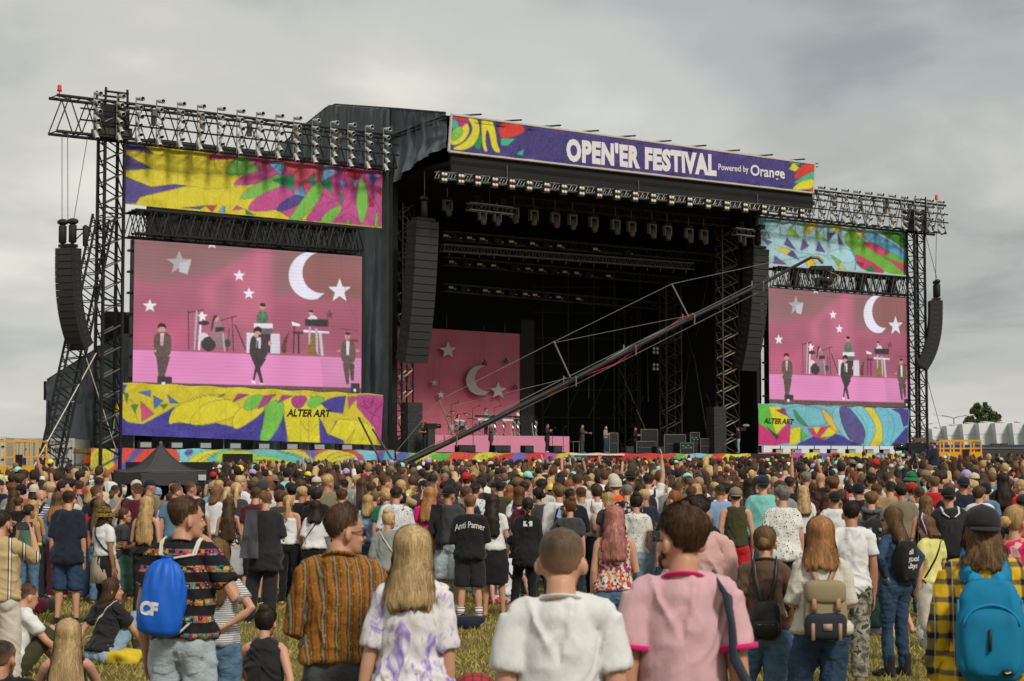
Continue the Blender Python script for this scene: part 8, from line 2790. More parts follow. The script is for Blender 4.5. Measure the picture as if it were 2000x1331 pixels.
o=link_mesh('headband',np_mesh('headband',*tube([tuple(skull(np.array(z),np.array(u),np.array(.030)))for u,z in((1.75,.05),(1.7,.10),(1.62,.16),(1.5,.21),(0,.262),(-1.5,.21),(-1.62,.16),(-1.7,.10),(-1.75,.05))],[(.016,.006)]*9,8)),cloth_mat('lilac'),q['o'])
o.matrix_local=q['hm']
r=worn(q,'crossbody_strap','thin black bag strap across the pale yellow T-shirt','bag')
cross_strap(q,1,BLKM,.022,1.455,.95,r)
q=H['sitblack']
r=worn(q,'bag_strap','cream bag strap crossing the seated woman\'s black T-shirt','bag')
cross_strap(q,1,cloth_mat('ecru'),.02,1.455,1.02,r)
q=H['sitwhite']
r=worn(q,'bag_strap','black bag strap crossing the seated man\'s white T-shirt','bag')
cross_strap(q,-1,BLKM,.035,1.46,.98,r)
q=H['sitmint']
sack(q,'dark green drawstring bag on the seated girl in mint',cloth_mat('dgreen'),BLKM,.13,.19,1.08)
q=H['maroonbag']
backpack(q,'maroon backpack on the dark red bobbed woman in white',cloth_mat('maroon'),cloth_mat('maroon'),(.13,.08,.19),1.17,None,'backpack',.05)
q=H['pinkbag']
backpack(q,'small pale pink backpack on the white top',plain('leather_blush',(.50,.31,.24),.5),plain('leather_blush',(.50,.31,.24),.5),(.105,.06,.15),1.14,None,'backpack',.02)
q=H['raise']
backpack(q,'black backpack on the man raising his arm',BLKM,BLKM,(.14,.09,.21),1.17,None,'backpack',.05)
q=H['camob']
backpack(q,'large dark ribbed rucksack between pink shirt and olive vest',plain('pack_dark',(.016,.015,.016),.45),BLKM,(.18,.12,.27),1.12,None,'backpack',.06,'ribs')
q=H['gear']
backpack(q,'bulky black rucksack with grey panels under a grey hood',BLKM,BLKM,(.15,.11,.24),1.12,None,'backpack',.055,'gear')
T=q['sk']['T']
link_mesh('hood',np_mesh('hood',*tube([T((.10*math.sin(a),-.035-.085*math.cos(a)*(1 if math.cos(a)>0 else .6),1.475-.03*math.cos(a)))for a in np.linspace(0,2*math.pi,20)],[(.030,.042)]*20,10,cap=0)),cloth_mat('dgrey'),q['top_o'])
q=H['hoodie']
T=q['sk']['T']
link_mesh('hood',np_mesh('hood',*tube([T((.10*math.sin(a),-.035-.085*math.cos(a)*(1 if math.cos(a)>0 else .6),1.475-.03*math.cos(a)))for a in np.linspace(0,2*math.pi,20)],[(.030,.045)]*20,10,cap=0)),cloth_mat('ecru'),q['top_o'])
q=H['cords']
sack(q,'black drawstring sack with white cords on the charcoal T-shirt',BLKM,plain('cord_white',(.62,.62,.62),.7),.17,.23,1.10)
q=H['bald']
backpack(q,'dark backpack on the bald man\'s striped T-shirt',cloth_mat('navy'),BLKM,(.14,.08,.20),1.15,None,'backpack',.05)
q=H['anti']
M_GOTH=plain('letter_cream',(.60,.58,.52),.7)
text_on_back(q,'Anti Pamer',0.0,1.33,.085,.40,M_GOTH,.012,.05,.0)
for s in(1,-1):
 h_,k_,a_=q['sk']['leg'][s]
 c0,c1,c2=a_+(0,0,.02),a_+(k_-a_)*.22,a_+(k_-a_)*.38
 so=link_mesh('sock',np_mesh('sock',*tube([c0,c1,c2],[.043,.049,.055],14,cap=0)),cloth_mat('white'),q['o'])
 for t,m in((.17,cloth_mat('red')),(.22,cloth_mat('navy')),(.33,cloth_mat('navy'))):
  b=a_+(k_-a_)*t
  link_mesh('stripe',np_mesh('stripe',*tube([b,b+(k_-a_)*.025],[.0505+.02*(t-.17),.051+.02*(t-.17)],14,cap=0)),m,so)
q=H['braid']
patch_on_back(q,0,1.33,.13,.075,plain('label_white',(.62,.64,.66),.6),'back_label','top',.006,parent=q['top_o'])
q=H['ofmy']
for k,tx in enumerate(('OF MY','LF GIR','ALSMED')):
 text_on_back(q,tx,.02,1.27-.075*k,.030,.15,M_GOTH,.02)
for q,side,m,w,nm,lb in((H['greybun'],-1,cloth_mat('ecru'),.018,'bag_strap','thin cream strap across the slouchy grey top'),(H['blouse'],1,BLKM,.018,'bag_strap','thin black strap across the loose white blouse'),(H['magenta'],-1,BLKM,.035,'bag_strap','black belt bag strap across the magenta T-shirt'),(H['bucket'],-1,cloth_mat('navy'),.030,'bag_strap','navy bag strap across the white crop top')):
 r=worn(q,nm,lb,'bag')
 cross_strap(q,side,m,w,1.455,1.08,r)
for q,s,m,lb in((H['jacketman'],-1,plain('jacket_slate',(.055,.055,.068),.8),'slate grey jacket hung over the black T-shirt man\'s left shoulder'),(H['nycap'],-1,BLKM,'black jacket hung over the grey T-shirt man\'s left shoulder')):
 r=worn(q,'jacket',lb,'jacket')
 T=q['sk']['T']
 V=[]
 nu_,nv_=10,16
 for j in range(nv_+1):
  for i in range(nu_+1):
   u,v=i/nu_-.5,j/nv_
   x=s*(.14+.10*v*.3)+u*(.15+.10*v)
   z=1.47-.62*v
   p=on_back(q,np.clip(x,-.19,.19),min(1.42,z),.02)if z>.86 else on_back(q,np.clip(x,-.17,.17),.87,.02)
   p=np.array((x,p[1]-.012-.03*abs(math.sin(u*14+v*3)),z))
   V.append(p)
 F=[(j*(nu_+1)+i,(j+1)*(nu_+1)+i,(j+1)*(nu_+1)+i+1,j*(nu_+1)+i+1)for j in range(nv_)for i in range(nu_)]
 n=len(V)
 V=V+[v+np.array((0,-.022,0))for v in V]
 F=F+[tuple(i+n for i in reversed(f))for f in F]
 link_mesh('jacket_cloth',np_mesh('jacket_cloth',V,F),m,r)
q=H['bucket']
r=worn(q,'sweater','beige sweater knotted round the waist under the white crop top','sweater')
V,F=tube([(0,0,1.02),(0,0,.93),(0,0,.80),(0,-.02,.62)],[(.165,.125),(.195,.15),(.215,.165),(.20,.15)],30,cap=0.05)
ang=np.arctan2(V[:,0],V[:,1])
cutf=np.clip(1-np.abs(ang)/.8,0,1)
V[:,2]+=cutf*.24*np.clip((1.0-V[:,2])/.4,0,1)
V[:,:2]*=(1+.05*np.sin(ang*13))[:,None]
sm=plain('knit_beige',(.40,.33,.26),.9,0,.15,9)
link_mesh('sweater_body',np_mesh('sweater_body',V,F),sm,r)
link_mesh('knot',np_mesh('knot',*ball((.03,.15,.99),(.055,.045,.05),12,8)),sm,r)
for k,(x1,z1)in enumerate(((.13,.66),(-.02,.60))):
 link_mesh('sleeve',np_mesh('sleeve',*tube([(.03,.17,.98),((.03+x1)/2,.19,.82),(x1,.17,z1)],[.03,.04,.03],10)),sm,r)
held(H['cup'],1,'plastic_cup','pale plastic cup held high before the canopy','cup',b_cup)
held(H['cream'],1,'phone','black phone held up by the man in the tan striped shirt','phone',b_phone,Matrix.Translation((-.07,0,.03)))
held(H['filmer'],1,'phone','black phone held sideways by the woman in pink T-shirt','phone',b_phone,Matrix.Translation((-.07,0,.03)))
held(H['phoner'],-1,'phone','pale blue phone held to the red-brown updo','phone',b_phone_v,Matrix.Translation((-.015,-.03,.02))@Matrix.Rotation(math.radians(40),4,'Z')@Matrix.Rotation(math.radians(20),4,'Y'))
k_=0
for q in QUEUE:
 if q['lv']=='lo' and q['arms'][0]=='phone' and q['group']=='dense crowd packed before the stage':
  held(q,1,'phone','dark phone held up by the '+q['label'].split(',')[0],'phone',b_phone,Matrix.Translation((-.07,0,.03)))
def ground_thing(name,label,cat,px,py,s):
 d=FPX/s
 p=at_depth(px,py,d)
 return empty(name,(p[0],p[1],ground_z(p[0],p[1])),0,label,cat)
r=ground_thing('cloth_heap','crumpled yellow garment on the grass beside the seated woman in black','garment',238,1285,186)
V,F=ball((0,0,.05),(.24,.16,.10),30,16)
V=V+(V-np.array((0,0,.05)))*((vnoise(V*14,5)-.45)*.9)[:,None]
V[:,2]=np.maximum(V[:,2],.0)
link_mesh('folded_cloth',np_mesh('folded_cloth',V,F),plain('cloth_sun_yellow',(.58,.42,.02),.8),r)
r=ground_thing('cap','red tartan flat cap of someone sitting low near the tie-dye woman','cap',928,1312,300)
r.location.z+=.62
V,F=ball((0,0,0),(.125,.135,.07),20,12)
V[:,2]=np.where(V[:,2]<0,V[:,2]*.3,V[:,2])
def tartan():
 t=NT('tartan')
 S=t.sep(t.co())
 a=t.ramp(t.math('FRACT',t.math('ADD',t.math('MULTIPLY',S['X'],18),20.0)),[(0,0.0),(.55,0.0),(.6,1.0),(.85,1.0),(.9,0.0)],'CONSTANT')
 b=t.ramp(t.math('FRACT',t.math('ADD',t.math('MULTIPLY',S['Y'],18),20.0)),[(0,0.0),(.55,0.0),(.6,1.0),(.85,1.0),(.9,0.0)],'CONSTANT')
 return t.set(color=t.ramp(t.math('MULTIPLY',t.math('ADD',a,b),.5),[(0,(.40,.015,.03)),(.4,(.16,.02,.02)),(.6,(.02,.03,.02))],'CONSTANT'),rough=.85)
link_mesh('crown',np_mesh('crown',V,F),mat('tartan',tartan),r)
link_mesh('peak',np_mesh('peak',*ball((0,.11,-.02),(.08,.06,.012),14,6)),mat('tartan',tartan),r)
for lab,px,py,s,m,sz in(('red and black bag lying by the rolled jeans',62,1195,140,cloth_mat('maroon'),(.22,.15,.13)),('black bag on the grass behind the navy shirt man',92,1190,138,BLKM,(.2,.14,.11)),('blue cloth lying behind the small leather backpack woman',1538,1262,175,plain('nylon_blue',(.005,.12,.62),.38),(.18,.1,.09)),('white polka-dot bag beside the walking woman in yellow',1818,1225,170,pattern_mat('speckle'),(.17,.12,.20)),
       ('patterned cloth on the grass beside the seated youth',975,1200,130,pattern_mat('pink_print'),(.25,.15,.07)),('dark bag in the grass right of the tan rucksack woman',1560,1318,190,BLKM,(.26,.16,.09)),('dark jacket on the grass behind the blackletter sweatshirt man',905,1222,152,cloth_mat('navy'),(.26,.15,.09)),('green bag on the grass at the pale jeans',876,1105,128,cloth_mat('green'),(.16,.12,.10))):
 r=ground_thing('bag',lab,'bag',px,py,s)
 V,F=superbox((0,0,sz[2]*.9),sz,.7,20,12)
 V=V+(V-np.array((0,0,sz[2])))*((vnoise(V*12,5)-.5)*.5)[:,None]
 V[:,2]=np.maximum(V[:,2],0)
 link_mesh('bag_body',np_mesh('bag_body',V,F),m,r)
 link_mesh('handle',np_mesh('handle',*tube([(-.08,0,sz[2]*1.6),(0,-.03,sz[2]*2.1),(.08,0,sz[2]*1.6)],[.010]*3,6)),m,r)

# --- the far crowd as one mass
def far_crowd():
 g=np.random.default_rng(5)
 def tpl(kind):
  Vs,Fs,Rs,n=[],[],[],0
  def add(vf,reg):
   nonlocal n
   V,F=vf
   Vs.append(np.asarray(V))
   Fs.extend(tuple(i+n for i in f)for f in F)
   Rs.append(np.full(len(V),reg))
   n+=len(V)
  add(ball((0,0,1.63),(.070,.086,.112),10,7),0)
  add(tube([(0,-.02,1.40),(0,-.01,1.58)],[.055,.052],7),0)
  V,F=ball((0,-.018,1.652),(.081,.094,.106),12,7)
  V[:,1]=np.where((V[:,1]>.03)&(V[:,2]<1.70),.03,V[:,1])
  add((V,F),1)
  if kind==1:
   add(tube([(0,-.05,1.66),(0,-.085,1.52),(0,-.13,1.38),(0,-.13,1.24)],[(.078,.065),(.085,.055),(.095,.04),(.08,.025)],8),1)
  add(tube([(0,0,.95),(0,0,1.1),(0,0,1.3),(0,-.01,1.41),(0,-.02,1.48)],[(.17,.12),(.165,.115),(.20,.12),(.19,.10),(.075,.06)],10,cap=.1),2)
  for s in(1,-1):
   if kind==2 and s==1:
    add(tube([(.18,0,1.42),(.20,.05,1.62)],[.06,.05],6),2)
    add(tube([(.20,.05,1.62),(.17,.1,1.78),(.13,.15,1.98)],[.042,.036,.03],6),0)
   else:
    add(tube([(s*.19,-.01,1.42),(s*.235,-.03,1.22),(s*.245,-.02,1.12)],[.065,.06,.055],6),2)
    add(tube([(s*.245,-.02,1.12),(s*.22,.1,.98)],[.04,.03],5),0)
  if kind==3:
   V,F=ball((0,-.01,1.69),(.095,.108,.10),12,6)
   V[:,2]=np.maximum(V[:,2],1.67)
   add((V,F),3)
   V,F=ball((0,-.10,1.665),(.075,.075,.012),8,4)
   add((V,F),3)
  return np.vstack(Vs),Fs,np.concatenate(Rs)
 T4=[tpl(k)for k in range(4)]
 VV,CC,LI,LS,off,lp=[],[],[],[],0,0
 hc=np.array([HAIRC[k]for k in('black','black','dark','dark','dark','dark','brown','brown','brown','brown','lbrown','lbrown','auburn','auburn','ash','blond')])
 tc=np.array([CLOTH[k]for k in TC+['white','white','white','offwhite','lgrey','white','navy','magenta','lime','teal','orange']])
 kc=np.array([CLOTH[k]for k in('black','navy','white','ecru','turq','red','lilac','khaki','yellowcap')])
 LT=[]
 for V,F,R in T4:
  LT.append((np.concatenate([np.array(f)for f in F]),np.array([len(f)for f in F])))
 for sx,sy in far_spots:
  k=int(g.choice(4,p=[.60,.29,.012,.098]))
  V,F,R=T4[k]
  sc=g.normal(1.0,.06)
  a=g.normal(0.1,.6)
  c,s=math.cos(a),math.sin(a)
  W=V*sc*np.array((g.normal(1,.05),1,1))
  lean=g.normal(0,.03)
  W=np.stack([W[:,0]*c-W[:,1]*s+sx+lean*W[:,2],W[:,0]*s+W[:,1]*c+sy,W[:,2]+ground_z(sx,sy)],1)
  sk=np.array(SKINC[int(g.choice(4))])
  pal=np.stack([sk,hc[g.integers(len(hc))]*g.uniform(.7,1.3),tc[g.integers(len(tc))]*g.uniform(.85,1.1),kc[g.integers(len(kc))]])
  VV.append(W)
  CC.append(np.hstack([pal[R],np.ones((len(R),1))]))
  li,ls=LT[k]
  LI.append(li+off)
  LS.append(ls)
  off+=len(V)
 VV,CC,LI,LS=np.vstack(VV),np.vstack(CC),np.concatenate(LI),np.concatenate(LS)
 me=bpy.data.meshes.new('crowd')
 me.vertices.add(len(VV))
 me.vertices.foreach_set('co',VV.astype(np.float32).ravel())
 me.loops.add(len(LI))
 me.loops.foreach_set('vertex_index',LI.astype(np.int32))
 me.polygons.add(len(LS))
 me.polygons.foreach_set('loop_start',np.concatenate([[0],np.cumsum(LS)[:-1]]).astype(np.int32))
 me.update(calc_edges=True)
 me.shade_smooth()
 ca=me.color_attributes.new('print','FLOAT_COLOR','POINT')
 ca.data.foreach_set('color',CC.astype(np.float32).ravel())
 tag(link_mesh('crowd',me,attr_mat('far_crowd',0.75,0,False)),kind='stuff')
 print('far crowd',len(far_spots),len(VV))
far_crowd()

# --- camera crane
def bez(p,q,k,sag):
 return[tuple(np.array(p)*(1-t)+np.array(q)*t-np.array((0,0,sag*4*t*(1-t))))for t in np.linspace(0,1,k)]
cr0=at_depth(760,928,74)
cr=empty('camera_crane',tuple(cr0),0,'long black camera crane boom rising from the crowd across the stage','camera crane')
tipd=82
def CR(px,py):
 t=(px-760)/(1590-760)
 return at_depth(px,py,74+(tipd-74)*t)-cr0
axis=[CR(700,958),CR(775,912),CR(880,862),CR(1113,745),CR(1345,624),CR(1480,559),CR(1585,503)]
M_BOOM=plain('boom_black',(.014,.014,.016),.6,.1,.2,2)
link_mesh('boom',np_mesh('boom',*tube(axis,[.125,.12,.11,.098,.085,.075,.065],10)),M_BOOM,cr)
for px,py in((880,862),(1113,745),(1230,684),(1345,624),(1480,559)):
 c=CR(px,py)
 j=MB().box(c+(0,0,-.02),(.5,.28,.10),rot('Y',-.46)).build('joint_plate',M_BOOM,cr)
 mb=MB()
 for k in(-1,1):
  mb.bar(c+(k*.25,0,-.22),c+(k*.25,0,.22),.03)
 mb.build('clamp',M_ALU,cr)
ks=[((858,782),(885,852)),((1082,668),(1114,738)),((1312,555),(1345,619))]
for a,b in ks:
 MB().bar(CR(*a),CR(*b),.032,6).build('king_post',M_ALU,cr)
for a,b,r in(((772,885),(858,782),.014),((858,782),(1082,668),.014),((1082,668),(1312,555),.014),((1312,555),(1500,514),.014),((1500,514),(1575,502),.014),((858,800),(1113,738),.012),((1082,670),(1345,617),.012),((790,898),(1105,738),.02),((1113,735),(1470,556),.018),
    ((800,905),(1110,756),.02),((1113,757),(1480,572),.018)):
 MB().bar(CR(*a),CR(*b),r*.8,4).build('stay_cable',M_ALU,cr)
MB().path([CR(x,y)for x,y in((790,902),(900,846),(1000,800),(1080,768),(1140,735),(1200,712),(1260,672),(1330,622),(1355,612))],.014,5).build('red_cable',M_RED,cr)
MB().path([CR(x,y)for x,y in((1100,752),(1180,706),(1240,672),(1345,622))],.014,5).build('white_cable',M_CREAM,cr)
t0=CR(1585,503)
hd=MB()
hd.path([t0,t0+(.30,0,-.02),t0+(.50,0,-.25)],.085,8)
hd.build('end_arm',plain('arm_tan',(.20,.15,.09),.5),cr)
c=t0+np.array((.42,0,-.80))
MB().box(c+(0,0,.33),(.95,.3,.16)).build('head_mount',M_BOOM,cr)
for k in(-1,1):
 MB().path([c+(k*.5,0,.33),c+(k*.62,0,.1),c+(k*.52,0,-.25)],.045,6).build('head_arm',M_BOOM,cr)
MB().box(c+(0,-.1,-.3),(.52,.8,.36)).build('camera_body',M_GRILLE,cr)
V,F=lathe([(0,0),(.16,0),(.19,-.5),(0,-.46)],12)
o=link_mesh('lens',np_mesh('lens',V,F),M_LENS,cr)
o.location=tuple(c+(0,-.5,-.3))
o.rotation_euler=(-math.pi/2,0,.4)
MB().path([c+(.3,0,.2),c+(.75,0,0),c+(.7,0,-.35),c+(.35,0,-.5)],.02,5).build('cable_loop',plain('cable_yellow',(.5,.36,.1),.6),cr)
zb=ground_z(cr0[0],cr0[1])-cr0[2]
for k in range(3):
 a=2.1*k
 MB().bar((0.1,0,.15),(.1+math.cos(a),math.sin(a),zb),.06,6).build('leg',M_BOOM,cr)
MB().box(CR(700,958),(.7,.5,.6)).build('counterweight',M_BOOM,cr)
MB().box((.12,0,.05),(.6,.5,.5)).build('pivot_head',M_BOOM,cr)
for a,b in(((727,838),(775,912)),((700,815),(745,905))):
 MB().bar(CR(*a),CR(*b),.045,5).build('push_bar',M_CABLE,cr)

# --- black canopy
tc0=at_depth(313,920,68)
tz=ground_z(tc0[0],tc0[1])
tent=empty('canopy_tent',(tc0[0],tc0[1],tz),0,'black pop-up canopy tent standing in the crowd at left','canopy')
tp=lambda px,py,d:at_depth(px,py,d)-np.array((tc0[0],tc0[1],tz))
eav=[tp(222,919,69.2),tp(274,922,66.0),tp(404,920,67.2),tp(356,916,70.3)]
apx=tp(314,867,68.2)
M_CAN=plain('canopy_cloth',(.045,.042,.046),.75,0,.15,1.2)
M_TRIM=plain('canopy_trim',(.10,.095,.095),.7)
for i in range(4):
 a,b=eav[i],eav[(i+1)%4]
 V,n1,n2=[],12,10
 for r_ in range(n1+1):
  t=r_/n1
  for k in range(n2+1):
   e=a*(1-k/n2)+b*(k/n2)
   p=apx*(1-t)+e*t
   p=p+np.array((0,0,-.42*math.sin(math.pi*t)*(.75+.25*math.sin(math.pi*k/n2))-.05*math.sin(math.pi*k/n2)*t))
   V.append(p)
 F=[(r_*(n2+1)+k,(r_+1)*(n2+1)+k,(r_+1)*(n2+1)+k+1,r_*(n2+1)+k+1)for r_ in range(n1)for k in range(n2)]
 link_mesh('roof_panel',np_mesh('roof_panel',V,F),M_CAN,tent)
 V=[]
 for r_ in range(4):
  for k in range(n2+1):
   e=a*(1-k/n2)+b*(k/n2)
   V.append(e+np.array((0,.02*math.sin(k*1.7),-.05*math.sin(math.pi*k/n2)-.145*r_-.03*math.sin(k*2.0+i)*(r_/3))))
 F=[(r_*(n2+1)+k,(r_+1)*(n2+1)+k,(r_+1)*(n2+1)+k+1,r_*(n2+1)+k+1)for r_ in range(3)for k in range(n2)]
 link_mesh('valance',np_mesh('valance',V,F),M_CAN,tent)
 MB().bar(a+(0,0,-.1),np.array((a[0],a[1],0)),.035,4).build('leg',M_BLACK,tent)
 hips=[apx*(1-t)+a*t+np.array((0,-.012,-.42*math.sin(math.pi*t)*.75+.012))for t in np.linspace(0,1,9)]
 link_mesh('seam',np_mesh('seam',*tube(hips,[.012]*9,4)),M_TRIM,tent)
MB().bar(eav[1]+(0,-.02,.01),eav[2]+(0,-.02,.01),.014).build('seam',M_TRIM,tent)
p=tp(395,933,67.0)
MB().box(p,(.27,.02,.20)).build('label_patch',plain('patch_white',(.5,.5,.5),.6),tent)
link_mesh('cap',np_mesh('cap',*ball(apx,(.07,.07,.09),10,6)),M_TRIM,tent)
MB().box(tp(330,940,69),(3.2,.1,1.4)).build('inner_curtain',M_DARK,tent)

# --- left edge: containers and lift
def boxy(px0,px1,pyt,pyb,d,dep):
 a,b=at_depth(px0,pyt,d),at_depth(px1,pyb,d)
 return a[0],b[0],a[2],b[2]
def container(label,x0,x1,zt,d,L,side_dir,m):
 """steel box: one end wall faces us, the long side runs away"""
 zb=ground_z((x0+x1)/2,d)+.1
 r=empty('shipping_container',(x0,d,zb),0,label,'container','white steel containers at the left edge')
 W,Ht=x1-x0,zt-zb
 MB().box((W/2,L/2,Ht/2),(W,L,Ht)).build('shell',m,r)
 fr=MB()
 for x in(0,W):
  MB().box((x,-.03,Ht/2),(.14,.1,Ht+.06)).build('corner_post',m,r)
 for z in(.06,Ht-.03):
  MB().box((W/2,-.035,z),(W+.1,.1,.14)).build('end_rail',m,r)
 for k in range(2):
  MB().box((W*(.265+.47*k),-.03,Ht/2),(W*.45,.06,Ht-.28)).build('door',m,r)
 for k in range(4):
  x=W*(.14+.24*k)
  MB().bar((x,-.09,.12),(x,-.09,Ht-.12),.022,5).build('lock_bar',M_ALU,r)
 for k in range(4):
  MB().box((W*.95,-.08,Ht*(.15+.23*k)),(.16,.07,.09)).build('hinge',M_BLACK,r)
 return r,W,Ht
M_CONT=plain('container_white',(.66,.66,.62),.6,0,.1,1.5)
xa,xb,zt,_=boxy(55,143,858,930,104,6)
r,W,Ht=container('white container end wall with black and red Polish lettering',xa,xb,zt,104,6,1,M_CONT)
def wall_text(r,s,x0,x1,z,h,m,bold=.02,y=-.105):
 V,F=text_vf(s,1.0,bold)
 u=(V[:,0]-V[:,0].min())/(V[:,0].max()-V[:,0].min())
 o=link_mesh('lettering',np_mesh('lettering',np.stack([x0+u*(x1-x0),np.full(len(V),y),z+(V[:,1]/.72-.5)*h],1),F,False),m,r)
 o['kind']='stuff'
M_RD=plain('letter_red',(.55,.05,.04),.6)
wall_text(r,'MOŻE WIĘCEJ!',W*.25,W*.90,Ht*.80,.30,M_INK,.02)
wall_text(r,'BUDUJ BY:',W*.16,W*.62,Ht*.60,.22,M_RD,.02)
MB().box((W*.77,-.10,Ht*.62),(W*.29,.02,.26)).build('sign_panel',plain('panel_navy',(.02,.025,.05),.6),r)
wall_text(r,'GETOR',W*.65,W*.89,Ht*.62,.13,M_LET,.03,-.125)
wall_text(r,'greg.pl',W*.52,W*.72,Ht*.95,.10,M_RD,.01)
wall_text(r,'PODTWÓRCZE',W*.42,W*.90,Ht*.32,.13,M_INK,.01)
wall_text(r,'greg',W*.38,W*.66,Ht*.14,.2,M_RD,.03)
xa,xb,zt,_=boxy(-60,9,855,930,107,6)
r,W,Ht=container('further white container cut by the left picture edge',xa,xb,zt,107,6,1,M_CONT)
xa,xb,zt,_=boxy(9,55,861,930,109,6)
r,W,Ht=container('white container with blue band behind the yellow lift',xa,xb,zt,109,6,1,M_CONT)
MB().box((W/2-.2,-.12,Ht*.62),(W+1.2,.03,.38)).build('blue_band',plain('band_blue',(.012,.05,.16),.6),r)
xa,xb,zt,_=boxy(50,175,922,935,90,3)
r=empty('trailer_bed',(xa,90,zt),0,'low black trailer bed behind the crowd below the white container','trailer')
MB().box(((xb-xa)/2,.8,-.45),(xb-xa,1.6,.9)).build('bed',M_RUBBER,r)
MB().bar((0,-.1,.1),(xb-xa,-.1,.1),.05).build('side_rail',M_BLACK,r)
def lift(label,px0,px1,pyt,pym,pyb,d,n):
 a,b,m_,c=at_depth(px0,pyt,d),at_depth(px1,pyt,d),at_depth(px0,pym,d),at_depth(px0,pyb,d)
 zb=ground_z(a[0],d)
 r=empty('platform_lift',(a[0],d,zb),0,label,'platform lift','yellow platform lifts')
 W=b[0]-a[0]
 zt,zm,zl=a[2]-zb,m_[2]-zb,c[2]-zb
 D=1.5
 for y in(0,D):
  for z,t in((zt,.06),(zm,.045),(zl+.08,.09)):
   MB().box((W/2,y,z),(W,t,t*1.2)).build('rail',M_YELLOW,r)
  for k in range(n+1):
   MB().box((W*k/n,y,(zt+zl)/2),(.07,.055,zt-zl)).build('post',M_YELLOW,r)
 for x in(0,W):
  for z in(zt,zm):
   MB().box((x,D/2,z),(.06,D,.06)).build('rail',M_YELLOW,r)
 MB().box((W/2,D/2,zl-.08),(W+.1,D+.1,.22)).build('platform',M_YELLOW,r)
 for k in range(4):
  s=1 if k%2 else-1
  z0,z1=(zl-.2)*k/4+.1,(zl-.2)*(k+1)/4+.1
  MB().bar((W*.15,.4,z0),(W*.85,.4,z1),.06).bar((W*.85,.9,z0),(W*.15,.9,z1),.06).build('scissor_arm',M_BLACK,r)
 MB().box((W/2,D/2,.25),(W,D*.8,.5)).build('chassis',M_YELLOW,r)
 MB().box((W*.62,-.1,(zt+zm)/2-.5),(.3,.12,.5)).build('control_box',M_BLACK,r)
 return r
r=lift('yellow scissor lift platform at the left picture edge',-20,75,862,893,916,84,3)
lift('yellow lift railing between camera operator and white cabins',1836,1916,861,876,888,96,4)

# --- right edge
for k,(x0,x1,yt)in enumerate(((1772,1800,842),(1801,1821,841),(1823,1849,837),(1852,1880,832),(1883,1911,828),(1915,1942,826),(1947,1975,826),(1981,2009,826),(2013,2042,826))):
 d=175-k*1.5
 a,b,c=at_depth(x0,yt,d),at_depth(x1,yt,d),at_depth(x0,869,d)
 zb=ground_z(a[0],d)
 r=empty('white_cabin',(a[0],d,zb),0,('pale grey slanted cabin just right of the tower, first of the row','second slanted white cabin from the right tower','slanted cabin right behind the camera operator','slanted cabin behind the double street lamp','slanted cabin below the left part of the tree','slanted cabin below the right part of the tree','slanted cabin just right of the tree','slanted cabin at the right picture edge','last slanted cabin cut by the right edge')[k],'cabin','row of white cabins at the right edge')
 W,zt,z1=b[0]-a[0],a[2]-zb,c[2]-zb
 V=np.array([(0,0,z1),(W+.2,0,z1),(W,.5,zt),(-.05,.5,zt),(0,3,z1),(W+.2,3,z1),(W,3,zt),(-.05,3,zt)])
 link_mesh('wall',np_mesh('wall',V,[(0,1,2,3),(5,4,7,6),(1,5,6,2),(4,0,3,7),(3,2,6,7),(4,5,1,0)],False),plain('cabin_grey',(.56,.58,.60),.5,0,.06,.7),r)
 MB().box((W*.75,1.2,zt+.05),(W*.8,1.2,.10),rot('Y',.10)).build('roof_flap',M_WHITE,r)
 MB().box((W+.12,.5,(zt+z1)/2-.1),(.14,.4,(zt-z1)*.8),rot('Y',-.05)).build('gap_shade',M_BLACK,r)  # black strip set in the gap between cabins to stand for its shade
 MB().box((W/2,.24,z1+(zt-z1)*.48),(W*.98,.03,.03)).build('seam',plain('seam_grey',(.25,.26,.27),.6),r)
 MB().box((W/2+.1,1.6,z1/2),(W+.1,2.6,z1)).build('plinth',M_GRILLE,r)
a,b=at_depth(1765,869,150),at_depth(2060,866,150)
r=empty('blue_fence',(a[0],150,ground_z(a[0],150)),0,'deep blue boarding below the white cabins','fence')
MB().box(((b[0]-a[0])/2,0,(a[2]-ground_z(a[0],150))/2),(b[0]-a[0],.15,a[2]-ground_z(a[0],150))).build('panel',plain('board_blue',(.014,.04,.17),.55),r)
a,b=at_depth(1906,872,118),at_depth(2060,870,118)
zb=ground_z(a[0],118)
r=empty('dark_trailer',(a[0],118,zb),0,'long dark grey trailer roof at the right edge behind the crowd','trailer')
MB().prism([(0,0),(b[0]-a[0],0),(b[0]-a[0],a[2]-zb),(.6,a[2]-zb),(0,a[2]-zb-.25)],0,2.4).build('body',plain('trailer_grey',(.045,.043,.042),.5),r)
MB().box((2.5,-.02,a[2]-zb-.12),(5.5,.05,.1)).build('edge_strip',plain('strip_grey',(.12,.115,.11),.5),r)
for px in(1945,1963):
 p=at_depth(px,870,119)-np.array((a[0],118,zb))
 MB().prism([(p[0]-.28,p[2]-.3),(p[0]+.28,p[2]-.3),(p[0]+.2,p[2]+.12),(p[0]-.15,p[2]+.12)],p[1],p[1]+.8).build('roof_vent',plain('trailer_grey',(.045,.043,.042),.5),r)
